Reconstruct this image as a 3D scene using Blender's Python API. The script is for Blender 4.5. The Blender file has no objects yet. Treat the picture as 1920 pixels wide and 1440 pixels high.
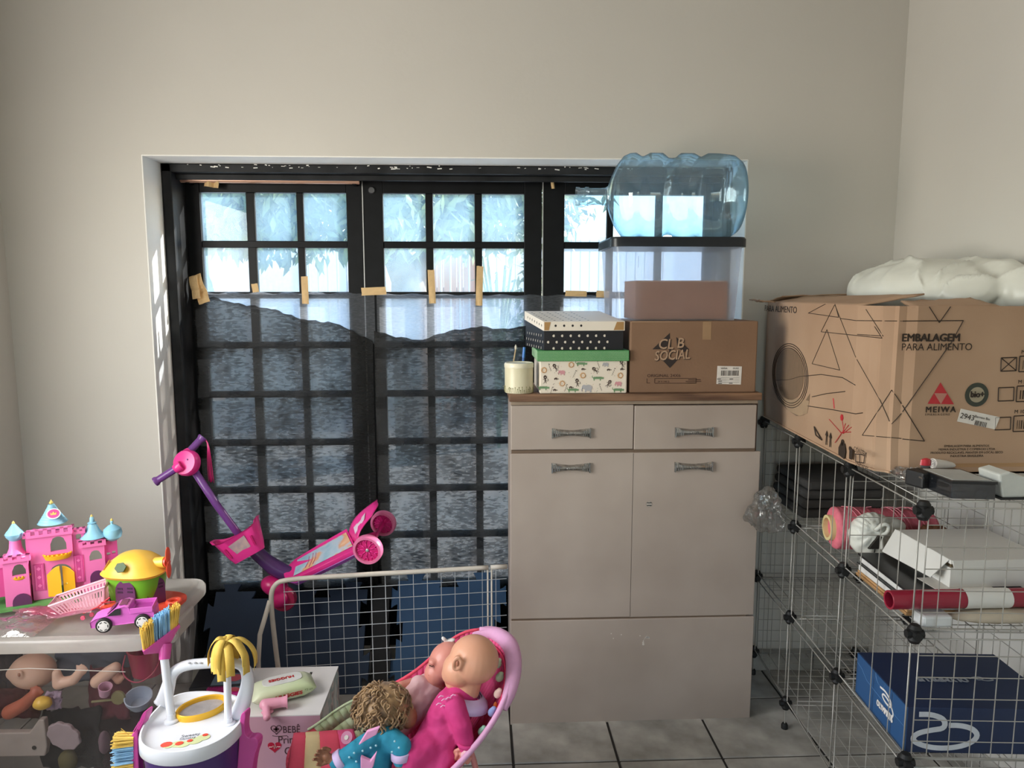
import bpy, math, random
from mathutils import Vector as V, Matrix, Euler, noise as mnoise
R_ = random.Random(7)
PI = math.pi
sc = bpy.context.scene
COL = sc.collection
# ---------------------------------------------------------------- camera
F_PX, PITCH, YAW, CZ = 1350.0, math.radians(7.1), math.radians(2.5), 1.45
CAM = V((0, 0, CZ))
FWD = V((math.sin(YAW)*math.cos(PITCH), math.cos(YAW)*math.cos(PITCH), -math.sin(PITCH)))
RGT = V((math.cos(YAW), -math.sin(YAW), 0)); UPV = RGT.cross(FWD)
cd = bpy.data.cameras.new('camera'); cd.sensor_width = 36; cd.lens = F_PX*36/1920; cd.clip_start = .05
cam = bpy.data.objects.new('camera', cd); COL.objects.link(cam)
cam.matrix_world = Matrix(((RGT.x, UPV.x, -FWD.x, 0), (RGT.y, UPV.y, -FWD.y, 0), (RGT.z, UPV.z, -FWD.z, CZ), (0, 0, 0, 1)))
sc.camera = cam
# ---------------------------------------------------------------- light, sky, exposure
sc.view_settings.view_transform = 'Standard'; sc.view_settings.look = 'None'
sc.view_settings.gamma = 1; sc.view_settings.exposure = 0.0; sc.view_settings.use_curve_mapping = False
w = bpy.data.worlds.new('sky'); sc.world = w; w.use_nodes = True
nt = w.node_tree; nt.nodes.clear()
so = nt.nodes.new('ShaderNodeOutputWorld'); sb = nt.nodes.new('ShaderNodeBackground'); st = nt.nodes.new('ShaderNodeTexSky')
st.sky_type = 'NISHITA'; st.sun_disc = False; st.sun_elevation = math.radians(24); st.sun_rotation = math.radians(75)
sb.inputs[1].default_value = .8
nt.links.new(st.outputs[0], sb.inputs[0]); nt.links.new(sb.outputs[0], so.inputs[0])
def light(name, kind, loc, d, energy, color, **kw):
    l = bpy.data.lights.new(name, kind); l.energy = energy; l.color = color
    for k, v in kw.items(): setattr(l, k, v)
    o = bpy.data.objects.new(name, l); COL.objects.link(o); o.location = loc
    o.rotation_euler = V(d).to_track_quat('-Z', 'Y').to_euler(); return o
light('sun', 'SUN', (4, 6, 6), (-1, -.42, -.42), 13.0, (1, .95, .86), angle=.01)
# daylight key lamp in the unseen left window, fill lamp added in a rear doorway
light('left_window_daylight', 'AREA', (-1.66, 1.15, 1.40), (1, .05, -.10), 47, (1, .945, .865), shape='RECTANGLE', size=1.2, size_y=1.2)
light('doorway_fill', 'AREA', (-.3, -2.45, 1.25), (0, 1, .02), 1.6, (1, .96, .9), shape='RECTANGLE', size=1.6, size_y=2.0)

# ---------------------------------------------------------------- pixel -> place helpers
def ray(px, py): return FWD + RGT*((px-960)/F_PX) - UPV*((py-720)/F_PX)
def PY(px, py, y): d = ray(px, py); return CAM + d*(y/d.y)
def PX(px, py, x): d = ray(px, py); return CAM + d*(x/d.x)
def PZ(px, py, z): d = ray(px, py); return CAM + d*((z-CZ)/d.z)
# ---------------------------------------------------------------- materials
MATS = {}
def lin(c):
    if isinstance(c, str):
        c = [int(c[i:i+2], 16)/255 for i in (0, 2, 4)]
        c = [x/12.92 if x <= .04045 else ((x+.055)/1.055)**2.4 for x in c]
    return tuple(c)
def node(nt, t, **kw):
    n = nt.nodes.new(t)
    for k, v in kw.items():
        if isinstance(k, str) and k.startswith('i'): n.inputs[int(k[1:])].default_value = v
        else: setattr(n, k, v)
    return n
def noise_fac(nt, scale, detail=3, stretch=None):
    tc = node(nt, 'ShaderNodeTexCoord'); tx = node(nt, 'ShaderNodeTexNoise')
    tx.inputs['Scale'].default_value = scale; tx.inputs['Detail'].default_value = detail
    if stretch:
        mp = node(nt, 'ShaderNodeMapping'); mp.inputs['Scale'].default_value = stretch
        nt.links.new(tc.outputs['Object'], mp.inputs[0]); nt.links.new(mp.outputs[0], tx.inputs[0])
    else: nt.links.new(tc.outputs['Object'], tx.inputs[0])
    return tx.outputs[0]
def ramp(nt, fac, stops):
    r = node(nt, 'ShaderNodeValToRGB'); e = r.color_ramp.elements
    while len(e) < len(stops): e.new(.5)
    for el, (p, c) in zip(e, stops): el.position = p; el.color = (*lin(c), 1) if not isinstance(c, (int, float)) else (c, c, c, 1)
    nt.links.new(fac, r.inputs[0]); return r.outputs[0]
def new_mat(name):
    m = bpy.data.materials.new(name); m.use_nodes = True; m.node_tree.nodes.clear()
    return m, m.node_tree, node(m.node_tree, 'ShaderNodeOutputMaterial')
def mat(name, c, rough=.5, var=.08, scale=25, bump=0, bscale=None, metal=0, spec=.5, c2=None, stretch=None, sheen=0, sss=0, detail=3):
    """painted / plastic / cloth surface: principled colour with a procedural mottling and fine relief"""
    if name in MATS: return MATS[name]
    m, nt, out = new_mat(name); b = node(nt, 'ShaderNodeBsdfPrincipled')
    c = lin(c); f = noise_fac(nt, scale, detail, stretch)
    ca = tuple(max(0, x*(1-var)) for x in c); cb = lin(c2) if c2 else tuple(min(1, x*(1+var)) for x in c)
    nt.links.new(ramp(nt, f, [(.3, ca), (.7, cb)]), b.inputs['Base Color'])
    b.inputs['Roughness'].default_value = rough; b.inputs['Metallic'].default_value = metal
    b.inputs['Specular IOR Level'].default_value = spec
    if sheen: b.inputs['Sheen Weight'].default_value = sheen
    if sss: b.inputs['Subsurface Weight'].default_value = sss; b.inputs['Subsurface Radius'].default_value = (.01, .005, .003)
    if bump:
        bn = node(nt, 'ShaderNodeBump'); bn.inputs['Strength'].default_value = bump; bn.inputs['Distance'].default_value = .004
        nt.links.new(noise_fac(nt, bscale or scale*4, 4, stretch), bn.inputs['Height']); nt.links.new(bn.outputs[0], b.inputs['Normal'])
    nt.links.new(b.outputs[0], out.inputs[0]); MATS[name] = m; return m
def clear(name, tint, body, haze=.15, gloss=.1, rough=.08, bump=0, bscale=40, hvar=.5, hscale=12, stretch=None, translucent=True, hdetail=4, coarse=0):
    """thin see-through sheet: transparent + scattering haze (noisy) + fresnel gloss"""
    if name in MATS: return MATS[name]
    m, nt, out = new_mat(name)
    t = node(nt, 'ShaderNodeBsdfTransparent'); t.inputs[0].default_value = (*lin(tint), 1)
    d = node(nt, 'ShaderNodeBsdfDiffuse'); d.inputs[0].default_value = (*lin(body), 1)
    hz = d.outputs[0]
    if translucent:
        tr = node(nt, 'ShaderNodeBsdfTranslucent'); tr.inputs[0].default_value = (*lin(body), 1)
        mx = node(nt, 'ShaderNodeMixShader'); mx.inputs[0].default_value = .8
        nt.links.new(d.outputs[0], mx.inputs[1]); nt.links.new(tr.outputs[0], mx.inputs[2]); hz = mx.outputs[0]
    a = node(nt, 'ShaderNodeMixShader')
    lo, hi = max(0, haze*(1-hvar)), min(1, haze*(1+hvar))
    hf = noise_fac(nt, hscale, hdetail, stretch)
    if coarse:   # broad thick and thin areas over the fibres
        mm = node(nt, 'ShaderNodeMix'); mm.inputs[0].default_value = .5; nt.links.new(hf, mm.inputs[2]); nt.links.new(noise_fac(nt, coarse, 3), mm.inputs[3]); hf = mm.outputs[0]
    nt.links.new(ramp(nt, hf, [(.38, lo), (.62, hi)] if coarse else [(.35, lo), (.65, hi)]), a.inputs[0])
    nt.links.new(t.outputs[0], a.inputs[1]); nt.links.new(hz, a.inputs[2])
    g = node(nt, 'ShaderNodeBsdfGlossy'); g.inputs['Roughness'].default_value = rough
    fr = node(nt, 'ShaderNodeLayerWeight'); fr.inputs[0].default_value = .25
    mul = node(nt, 'ShaderNodeMath', operation='MULTIPLY_ADD'); mul.inputs[1].default_value = gloss*2; mul.inputs[2].default_value = gloss*.35
    nt.links.new(fr.outputs['Fresnel'], mul.inputs[0])
    if bump:
        bn = node(nt, 'ShaderNodeBump'); bn.inputs['Strength'].default_value = bump; bn.inputs['Distance'].default_value = .01
        nt.links.new(noise_fac(nt, bscale, 4, stretch), bn.inputs['Height'])
        for x in (g, fr, d): nt.links.new(bn.outputs[0], x.inputs['Normal'])
    s = node(nt, 'ShaderNodeMixShader')
    nt.links.new(mul.outputs[0], s.inputs[0]); nt.links.new(a.outputs[0], s.inputs[1]); nt.links.new(g.outputs[0], s.inputs[2])
    nt.links.new(s.outputs[0], out.inputs[0]); MATS[name] = m; return m
# ---------------------------------------------------------------- mesh builder
def basis(d):
    d = V(d).normalized(); a = V((0, 0, 1)) if abs(d.z) < .9 else V((1, 0, 0))
    x = d.cross(a).normalized(); return x, d.cross(x).normalized(), d
class MB:
    def __init__(s): s.v = []; s.f = []
    def add(s, vs, fs):
        o = len(s.v); s.v += [V(p) for p in vs]; s.f += [tuple(i+o for i in f) for f in fs]; return s
    def box(s, c, size, rot=None):
        c = V(c); h = V(size)*.5
        M = Euler(rot).to_matrix() if rot else Matrix.Identity(3)
        return s.add([c+M@V((x*h.x, y*h.y, z*h.z)) for z in (-1, 1) for y in (-1, 1) for x in (-1, 1)],
                     [(0, 2, 3, 1), (4, 5, 7, 6), (0, 1, 5, 4), (2, 6, 7, 3), (0, 4, 6, 2), (1, 3, 7, 5)])
    def bb(s, a, b):
        a = V(a); b = V(b); return s.box((a+b)/2, b-a)
    def hexa(s, p):   # bottom 4 ccw then top 4 ccw
        return s.add(p, [(0, 3, 2, 1), (4, 5, 6, 7), (0, 1, 5, 4), (1, 2, 6, 5), (2, 3, 7, 6), (3, 0, 4, 7)])
    def loft(s, rings, closed=True, caps=True, loop=False):
        n = len(rings[0]); o = len(s.v)
        for r in rings: s.v += [V(p) for p in r]
        m = len(rings)
        for i in range(m if loop else m-1):
            a, b = o+i*n, o+((i+1) % m)*n
            for j in range(n if closed else n-1):
                k = (j+1) % n; s.f.append((a+j, a+k, b+k, b+j))
        if caps and closed and not loop:
            s.f.append(tuple(o+j for j in reversed(range(n)))); s.f.append(tuple(o+(m-1)*n+j for j in range(n)))
        return s
    def cyl(s, p0, p1, r0, r1=None, n=16, caps=True):
        p0, p1 = V(p0), V(p1); r1 = r0 if r1 is None else r1; x, y, _ = basis(p1-p0)
        return s.loft([[p+(x*math.cos(2*PI*j/n)+y*math.sin(2*PI*j/n))*r for j in range(n)] for p, r in ((p0, r0), (p1, r1))], caps=caps)
    def tube(s, path, r, n=8, loop=False, smooth=0):
        path = [V(p) for p in path]
        for _ in range(smooth):
            q = [] if loop else [path[0]]
            for i in range(len(path) if loop else len(path)-1):
                a, b = path[i], path[(i+1) % len(path)]; q += [a.lerp(b, .25), a.lerp(b, .75)]
            path = q if loop else q+[path[-1]]
        m = len(path); rs = r if isinstance(r, (list, tuple)) else None
        rings = []; px = None
        for i, p in enumerate(path):
            if loop: d = path[(i+1) % m]-path[i-1]
            else: d = path[min(i+1, m-1)]-path[max(i-1, 0)]
            if d.length < 1e-9: d = V((0, 0, 1))
            d.normalize()
            x = basis(d)[0] if px is None else (px-d*px.dot(d))
            if x.length < 1e-6: x = basis(d)[0]
            x.normalize(); px = x; y = d.cross(x)
            rr = rs[min(int(i*len(rs)/m), len(rs)-1)] if rs else r
            rings.append([p+(x*math.cos(2*PI*j/n)+y*math.sin(2*PI*j/n))*rr for j in range(n)])
        return s.loft(rings, loop=loop)
    def lathe(s, prof, n=24, c=(0, 0, 0), axis=(0, 0, 1), caps=True):
        c = V(c); x, y, d = basis(axis)
        return s.loft([[c+d*h+(x*math.cos(2*PI*j/n)+y*math.sin(2*PI*j/n))*max(r, 1e-5) for j in range(n)] for r, h in prof], caps=caps)
    def prism(s, poly, o, x, y, depth):   # poly in the plane (o; x,y), thickness along -x*y .. extruded by depth*normal
        o, x, y = V(o), V(x), V(y); nrm = x.cross(y).normalized(); n = len(poly)
        a = [o+x*p[0]+y*p[1] for p in poly]; return s.loft([a, [p+nrm*depth for p in a]])
    def ell(s, c, r, n=16, m=10, rot=None):
        c = V(c); r = V(r) if not isinstance(r, (int, float)) else V((r, r, r)); M = Euler(rot).to_matrix() if rot else Matrix.Identity(3)
        rings = []
        for i in range(m+1):
            a = PI*(i/m)*.998+.003 if 0 < i < m else (PI*.02 if i == 0 else PI*.98)
            rings.append([c+M@V((r.x*math.sin(a)*math.cos(2*PI*j/n), r.y*math.sin(a)*math.sin(2*PI*j/n), -r.z*math.cos(a))) for j in range(n)])
        return s.loft(rings)
    def grid(s, fn, nu, nv):
        o = len(s.v)
        s.v += [V(fn(i/nu, j/nv)) for j in range(nv+1) for i in range(nu+1)]
        for j in range(nv):
            for i in range(nu):
                a = o+j*(nu+1)+i; s.f.append((a, a+1, a+nu+2, a+nu+1))
        return s
    def disc(s, c, nrm, r, n=16, th=.0006, sx=1):
        c = V(c); x, y, d = basis(nrm)
        return s.loft([[c+d*h+(x*sx*math.cos(2*PI*j/n)+y*math.sin(2*PI*j/n))*r for j in range(n)] for h in (0, th)])
    def move(s, M): s.v = [M@p for p in s.v]; return s
    def mesh(s, name, m, smooth=False):
        me = bpy.data.meshes.new(name); me.from_pydata([tuple(p) for p in s.v], [], s.f); me.materials.append(m)
        if smooth:
            me.shade_smooth()
            if smooth != 'all': me.set_sharp_from_angle(angle=math.radians(smooth if isinstance(smooth, (int, float)) and smooth > 1 else 40))
        me.update(); return me
    def build(s, name, m, parent=None, smooth=False, bevel=0, solid=0, sub=0, world=False, seg=2, off=-1):
        if world and parent is not None:
            M = Matrix.LocRotScale(parent.location, parent.rotation_euler, None)
            if parent.parent: M = Matrix.LocRotScale(parent.parent.location, parent.parent.rotation_euler, None) @ M
            M = M.inverted(); s.v = [M@p for p in s.v]
        o = bpy.data.objects.new(name, s.mesh(name, m, smooth)); COL.objects.link(o)
        if parent: o.parent = parent
        if name in ('lettering', 'print', 'line_print', 'label_print', 'barcode', 'white_dots', 'black_dots', 'door_rings', 'lashes', 'plant_print', 'heart_outline', 'logo', 'bowl_outline'): o['kind'] = 'stuff'
        if solid: md = o.modifiers.new('s', 'SOLIDIFY'); md.thickness = solid; md.offset = off
        if bevel:
            md = o.modifiers.new('b', 'BEVEL'); md.width = bevel; md.segments = seg; md.limit_method = 'ANGLE'; md.angle_limit = math.radians(35)
        if sub: md = o.modifiers.new('u', 'SUBSURF'); md.levels = sub; md.render_levels = sub
        return o
def T(name, label, cat, loc=(0, 0, 0), rz=0, group=None):
    o = bpy.data.objects.new(name, None); COL.objects.link(o); o.empty_display_size = .05
    o.location = loc; o.rotation_euler = (0, 0, rz); tag(o, label, cat, group); return o
def tag(o, label, cat, group=None):
    o['label'] = label; o['category'] = cat
    if group: o['group'] = group
    return o
def lab(o, label): o['label'] = label; return o
def struct(o): o['kind'] = 'structure'; return o
def stuff(o): o['kind'] = 'stuff'; return o
def dup(o, parent):
    c = o.copy(); COL.objects.link(c); c.parent = parent
    for ch in o.children: dup(ch, c)
    return c
def text_mb(txt, size, o, x, y, depth=.0004, bold=0, align='LEFT', stretch=1.0, spacing=1.0):
    """flat print: the letters as thin geometry in the plane (o; x = reading direction, y = letter up)"""
    cu = bpy.data.curves.new('t', 'FONT'); cu.body = txt; cu.size = size; cu.align_x = align
    cu.resolution_u = 3; cu.space_character = spacing; cu.extrude = .0001
    ob = bpy.data.objects.new('t', cu); me = ob.to_mesh()
    x, y = V(x).normalized(), V(y).normalized(); n = x.cross(y).normalized(); o = V(o); mb = MB()
    for k, (sx, sy) in enumerate(((0, 0), (1, 0), (.5, .6), (.5, -.4)) if bold else ((0, 0),)):   # bold: the strokes drawn again a hair aside
        mb.add([o+x*(p.co.x*stretch+sx*bold*3)+y*(p.co.y+sy*bold*2)+n*(depth*.5+p.co.z+k*.0003) for p in me.vertices], [tuple(f.vertices) for f in me.polygons])
    ob.to_mesh_clear(); bpy.data.objects.remove(ob); bpy.data.curves.remove(cu); return mb
def join(*mbs):
    r = MB()
    for m in mbs: r.add(m.v, m.f)
    return r
def blob(mb, voxel=.006, smooth=6, name='b'):
    """melt overlapping closed shapes into one continuous skin; returns an MB"""
    me = bpy.data.meshes.new(name); me.from_pydata([tuple(p) for p in mb.v], [], mb.f)
    ob = bpy.data.objects.new(name, me); COL.objects.link(ob)
    md = ob.modifiers.new('r', 'REMESH'); md.mode = 'VOXEL'; md.voxel_size = voxel
    if smooth: ms = ob.modifiers.new('s', 'SMOOTH'); ms.factor = .5; ms.iterations = smooth
    ev = ob.evaluated_get(bpy.context.evaluated_depsgraph_get()); em = ev.to_mesh(); r = MB()
    r.v = [p.co.copy() for p in em.vertices]; r.f = [tuple(f.vertices) for f in em.polygons]
    ev.to_mesh_clear(); bpy.data.objects.remove(ob); bpy.data.meshes.remove(me); return r
def caps(mb, p0, p1, r0, r1):
    mb.cyl(p0, p1, r0, r1, n=12); mb.ell(p0, r0, 12, 8); mb.ell(p1, r1, 12, 8); return mb
def fbm(p, s=1.0, o=3): return mnoise.fractal(V(p)*s, 1, 2, o)
# ================================================================ THE ROOM
YW, XR, XL, ZC, YB = 2.60, 1.505, -1.64, 2.80, -2.5
m_wall = mat('wall_paint', (.59, .568, .522), .75, .03, 1.6, .12, 60)
m_white = mat('white_plaster', (.90, .89, .85), .7, .04, 6, .15, 50)
m_black = mat('black_enamel', (.006, .0065, .008), .42, .25, 14, .06, 60, spec=.18)
m_tile = mat('glazed_floor_tile', (.33, .315, .285), .25, .3, 7, .03, 20, c2=(.52, .50, .455), detail=6)
m_grout = mat('dark_grout', (.025, .022, .02), .9)
OPL, OPR, OPT = PY(265, 290, YW).x, PY(1403, 303, YW).x, 1.925
YD = 2.74      # where the white reveal ends and the black door frame begins
YL = 2.86      # front of the sliding leaves
b = MB(); WT = 2.94
b.bb((XL-.2, YW, -.05), (OPL, WT, ZC)); b.bb((OPR, YW, -.05), (XR+.2, WT, ZC)); b.bb((OPL, YW, OPT), (OPR, WT, ZC))
struct(b.build('wall_back', m_wall))
b = MB(); b.bb((XR, YB, -.05), (XR+.2, WT, ZC)); struct(b.build('wall_right', m_wall))
b = MB(); wy0, wy1, wz0, wz1 = .52, 1.78, .78, 2.02
b.bb((XL-.2, YB, -.05), (XL, wy0, ZC)); b.bb((XL-.2, wy1, -.05), (XL, YW, ZC)); b.bb((XL-.2, wy0, -.05), (XL, wy1, wz0)); b.bb((XL-.2, wy0, wz1), (XL, wy1, ZC))
struct(b.build('wall_left', m_wall))
b = MB(); g_ = .06
for a_, c_ in (((wy0-g_, wz0-g_), (wy0, wz1+g_)), ((wy1, wz0-g_), (wy1+g_, wz1+g_)), ((wy0, wz0-g_), (wy1, wz0)), ((wy0, wz1), (wy1, wz1+g_))): b.bb((XL, a_[0], a_[1]), (XL+.012, c_[0], c_[1]))
struct(b.build('window_1', m_white, bevel=.002))
b = MB(); b.bb((XL-.2, YB-.2, -.05), (-1.1, YB, ZC)); b.bb((.5, YB-.2, -.05), (XR+.2, YB, ZC)); b.bb((-1.1, YB-.2, 2.3), (.5, YB, ZC))
struct(b.build('wall_front', m_wall))
b = MB(); b.bb((XL-.2, YB-.2, ZC), (XR+.2, WT, ZC+.1)); struct(b.build('ceiling', m_white))
# floor: a dark grout bed with every tile laid on it
b = MB(); b.bb((XL-.1, YB-.1, -.05), (XR+.1, YL+.06, -.004)); fl = struct(b.build('floor', m_grout))
tp = .33; gx0, gy0 = .0953, 2.075; tiles = {}
ix0, ix1 = math.floor((XL-gx0)/tp), math.floor((XR-gx0)/tp); iy0, iy1 = math.floor((YB-gy0)/tp), math.floor((YW-gy0)/tp)
def tile_mesh(x0, x1, y0, y1):
    q = MB(); g = .003; h = .0025
    q.hexa([(x0+g, y0+g, -.006), (x1-g, y0+g, -.006), (x1-g, y1-g, -.006), (x0+g, y1-g, -.006),
            (x0+g+h, y0+g+h, 0), (x1-g-h, y0+g+h, 0), (x1-g-h, y1-g-h, 0), (x0+g+h, y1-g-h, 0)]); return q.mesh('tile', m_tile)
for j in range(iy0, iy1+1):
    for i in range(ix0, ix1+1):
        x0, y0 = gx0+i*tp, gy0+j*tp
        a, c = max(x0, XL)-x0, min(x0+tp, XR)-x0; d, e = max(y0, YB)-y0, min(y0+tp, YW)-y0
        if c-a < .02 or e-d < .02: continue
        k = tuple(round(t, 3) for t in (a, c, d, e))
        if k not in tiles: tiles[k] = tile_mesh(a, c, d, e)
        o = bpy.data.objects.new('tile', tiles[k]); COL.objects.link(o); o.parent = fl; o.location = (x0, y0, 0)
b = MB(); b.bb((XL, YW+.001, -.004), (OPL, YW+.002, 0)); b.bb((OPL, YW, -.006), (OPR, YL+.05, .0)); struct(b.build('trim_4', m_tile))   # threshold
b = MB(); x = OPR
while x < XR: b.bb((x+.002, YW-.009, .001), (min(x+tp-.002, XR), YW-.0005, .085)); x += tp
struct(b.build('baseboard_back', m_tile, bevel=.002))
b = MB(); y = .3
while y < YW-.02: b.bb((XR-.009, y+.002, .001), (XR-.0005, min(y+tp-.002, YW-.01), .085)); y += tp
struct(b.build('baseboard_right', m_tile, bevel=.002))
# white plaster reveal of the opening, chipped where it meets the black frame
def reveal(a, c, name):
    b = MB(); b.bb(a, c); return struct(b.build(name, m_white, bevel=.003))
t = .004
reveal((OPL-.001, YW-.002, 0), (OPL+t, YD, OPT), 'trim_1'); reveal((OPR-t, YW-.002, 0), (OPR+.001, YD, OPT), 'trim_2')
reveal((OPL, YW-.002, OPT-t), (OPR, YD, OPT+.001), 'trim_3')
b = MB()
for k in range(60):
    x = R_.uniform(OPL+.1, .6); l = R_.uniform(.002, .018)
    b.box((x, YD-.0005, OPT-t-R_.uniform(.002, .014)), (l, .0016, R_.uniform(.001, .004)), (0, R_.uniform(-.2, .2), 0))
struct(b.build('trim_5', m_white))
# black steel frame with tracks
b = MB(); fx0, fx1, fz = OPL+t, OPR-t, OPT-t
b.bb((fx0, YD, 0), (fx0+.035, WT, fz)); b.bb((fx1-.035, YD, 0), (fx1, WT, fz)); b.bb((fx0, YD, fz-.03), (fx1, WT, fz))
b.bb((fx0, YD+.04, fz-.05), (fx1, YD+.055, fz-.03)); b.bb((fx0+.03, YL+.045, fz-.06), (fx1-.03, YL+.06, fz-.03)); b.bb((fx0, YL, 0), (fx1, WT, .03))
struct(b.build('trim_6', mat('lightened_black_enamel', (.02, .021, .023), .45, .4, 10, .06, 60, spec=.2), bevel=.003))  # black enamel lightened so the sun patches on the jamb show brighter
# sliding leaves: stiles, rails, muntins and every pane
m_pane = clear('dusty_glass', (.95, .975, 1.0), (.48, .74, .95), .17, .06, .02, hvar=.35, hscale=5)
LX = [PY(p, 450, YL).x for p in (343, 681, 1017)]; LX.append(fx1-.035)
rowz = [PY(700, p, YL).z for p in (362, 454, 549)]; pit = rowz[1]-rowz[2]
zt, zb = PY(700, 329, YL).z, .03
pane_px = [[(378, 463), (479, 557), (570, 651)], [(719, 798), (812, 890), (904, 983)], [(1058, 1138), (1152, 1230), (1244, 1324)]]
for li in range(3):
    x0, x1 = LX[li]+.002, LX[li+1]-.002; yf, yb = YL+(.0 if li != 1 else .003), YL+.035
    cols = [(PY(a, 450, YL).x, PY(c, 450, YL).x) for a, c in pane_px[li]]
    if li == 2:
        cw = (cols[0][1]-cols[0][0]); cols = [(cols[0][0]+k*(cw+.026), cols[0][0]+k*(cw+.026)+cw) for k in range(3)]
        x1 = min(fx1-.035, cols[2][1]+.07)
    leaf = T('door_%d' % (li+1), 'black steel sliding door leaf with small panes', 'door', (x0, yf, zb)); del leaf['category'], leaf['label']; struct(leaf)
    nrow = int((rowz[0]-.20)/pit)
    zrows = [rowz[0]-k*pit for k in range(nrow+1)]
    zlow = zrows[-1]
    b = MB(); b.bb((x0, yf, zb), (cols[0][0], yb, zt)); b.build('stile', m_black, leaf, bevel=.002, world=True)
    b = MB(); b.bb((cols[2][1], yf, zb), (x1, yb, zt)); b.build('stile', m_black, leaf, bevel=.002, world=True)
    b = MB(); b.bb((cols[0][0], yf, zrows[0]), (cols[2][1], yb, zt)); b.build('rail', m_black, leaf, bevel=.002, world=True)
    b = MB(); b.bb((cols[0][0], yf, zb), (cols[2][1], yb, zlow)); b.build('rail', m_black, leaf, bevel=.002, world=True)
    for k in range(2):
        b = MB(); b.bb((cols[k][1], yf+.006, zlow), (cols[k+1][0], yb-.004, zrows[0])); b.build('muntin', m_black, leaf, bevel=.002, world=True)
    for z in zrows[1:-1]:
        b = MB(); b.bb((cols[0][0], yf+.004, z-.013), (cols[2][1], yb-.006, z+.013)); b.build('muntin', m_black, leaf, bevel=.002, world=True)
    for k in range(3):
        for r in range(len(zrows)-1):
            b = MB(); b.bb((cols[k][0]-.003, yf+.016, zrows[r+1]-.001), (cols[k][1]+.003, yf+.019, zrows[r]+.001)); b.build('pane', m_pane, leaf, world=True)
    if li == 1:
        c = PY(697, 357, yf)
        b = MB(); b.lathe([(.0, 0), (.014, 0), (.014, .005), (.011, .008), (.0, .008)], 20, c, (0, -1, 0)); b.build('lock', mat('dull_steel', (.12, .12, .13), .35, metal=.8), leaf, True, world=True)
    for xx in (x0-.003,):
        if li: b = MB(); b.bb((xx, yf-.003, .9), (xx+.004, yf+.004, zt)); b.build('edge_strip', mat('bare_steel', (.5, .5, .5), .35, metal=.6), leaf, world=True)
# ================================================================ OUTSIDE, seen through the panes
def OUT(px, py, y): return PY(px, py, y)
b = MB(); b.bb((-14, WT, -.25), (14, 26, -.06)); struct(b.build('ground', mat('sunlit_paving', (.55, .52, .47), .8, .1, 2)))
m_leaf = mat('leaf_green', (.10, .17, .07), .5, .5, 3, c2=(.25, .36, .16)); m_bark = mat('bark', (.20, .17, .15), .9, .3, 8, .5, 30)
def leaves(pts_fn, n, size, rng):
    b = MB()
    for _ in range(n):
        c = V(pts_fn()); a = rng.uniform(0, 2*PI); d = V((math.cos(a), rng.uniform(-.6, .6), -abs(math.sin(a))*1.2-.2)).normalized()
        s_ = basis(d)[0].lerp(basis(d)[1], rng.random()).normalized(); L = size*rng.uniform(.7, 1.3); W_ = L*.16
        b.add([c, c+d*L*.5+s_*W_, c+d*L, c+d*L*.5-s_*W_], [(0, 1, 2, 3)])
    return b
def in_ell(c, r, rng):
    while 1:
        p = V((rng.uniform(-1, 1), rng.uniform(-1, 1), rng.uniform(-1, 1)))
        if .25 < p.length < 1: return V((c[0]+p.x*r[0], c[1]+p.y*r[1], c[2]+p.z*r[2]))
rg = random.Random(3)
base = OUT(775, 545, 6.5)
tr = T('tree', 'leafy street tree with a forked trunk seen through the middle door leaf', 'tree', (base.x, 6.5, -.06))
b = MB()
def tw(px, py, y=6.5): return OUT(px, py, y)
b.tube([(base.x, 6.5, -.06), tw(768, 560), tw(765, 520), tw(742, 480), tw(715, 440), tw(690, 380)], [.19, .17, .16, .12, .1, .08], 9)
b.tube([tw(768, 540), tw(785, 510), tw(812, 470), tw(850, 420), tw(890, 370)], [.13, .11, .09, .08, .06], 8)
b.build('trunk', m_bark, tr, 'all', world=True)
cl = [(OUT(400, 398, 6.2), .42), (OUT(470, 380, 6.1), .42)]+[(OUT(p, q, y), r) for p, q, y, r in ((430, 390, 6.6, .5), (540, 400, 6.3, .55), (640, 390, 6.8, .5), (760, 395, 6.2, .5), (850, 400, 6.6, .5), (960, 395, 6.5, .5), (560, 320, 6.6, .7), (800, 310, 6.5, .8), (400, 330, 6.5, .6), (1010, 330, 6.6, .6))]
b = leaves(lambda: in_ell(*(lambda k: (cl[k][0], (cl[k][1]*1.25, cl[k][1]*.8, cl[k][1]*.75)))(rg.randrange(len(cl))), rg), 6400, .15, rg)
stuff(b.build('foliage', m_leaf, tr, world=True))
rg2 = random.Random(5)
bs = OUT(980, 560, 7.3)
bu = T('bush', 'green bush in front of the railing at the right of the middle leaf', 'bush', (bs.x, 7.3, -.06))
b = leaves(lambda: in_ell((bs.x+.1, 7.3, .9), (.30, .25, .95), rg2), 700, .12, rg2); stuff(b.build('foliage', m_leaf, bu, world=True))
b = MB(); b.tube([(bs.x, 7.3, -.06), (bs.x+.05, 7.3, .6), (bs.x+.1, 7.3, 1.4)], .02, 6); b.build('stem', m_bark, bu, world=True)
ag = OUT(935, 545, 7.0)
pl = T('spiky_plant', 'spiky narrow leaved plant at the foot of the white railing', 'plant', (ag.x, 7.0, -.06))
for k in range(11):
    a = 2*PI*k/11; q = MB(); d = V((math.cos(a), math.sin(a)*.6, 0)); top = V((ag.x, 7.0, 1.2))+d*.16+V((0, 0, R_.uniform(.35, .62)))
    q.tube([(ag.x, 7.0, -.06), V((ag.x, 7.0, 1.1))+d*.05, top, top+d*.12+V((0, 0, -.03))], [.02, .018, .012, .004], 5); q.build('leaf', m_leaf, pl, world=True)
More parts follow.
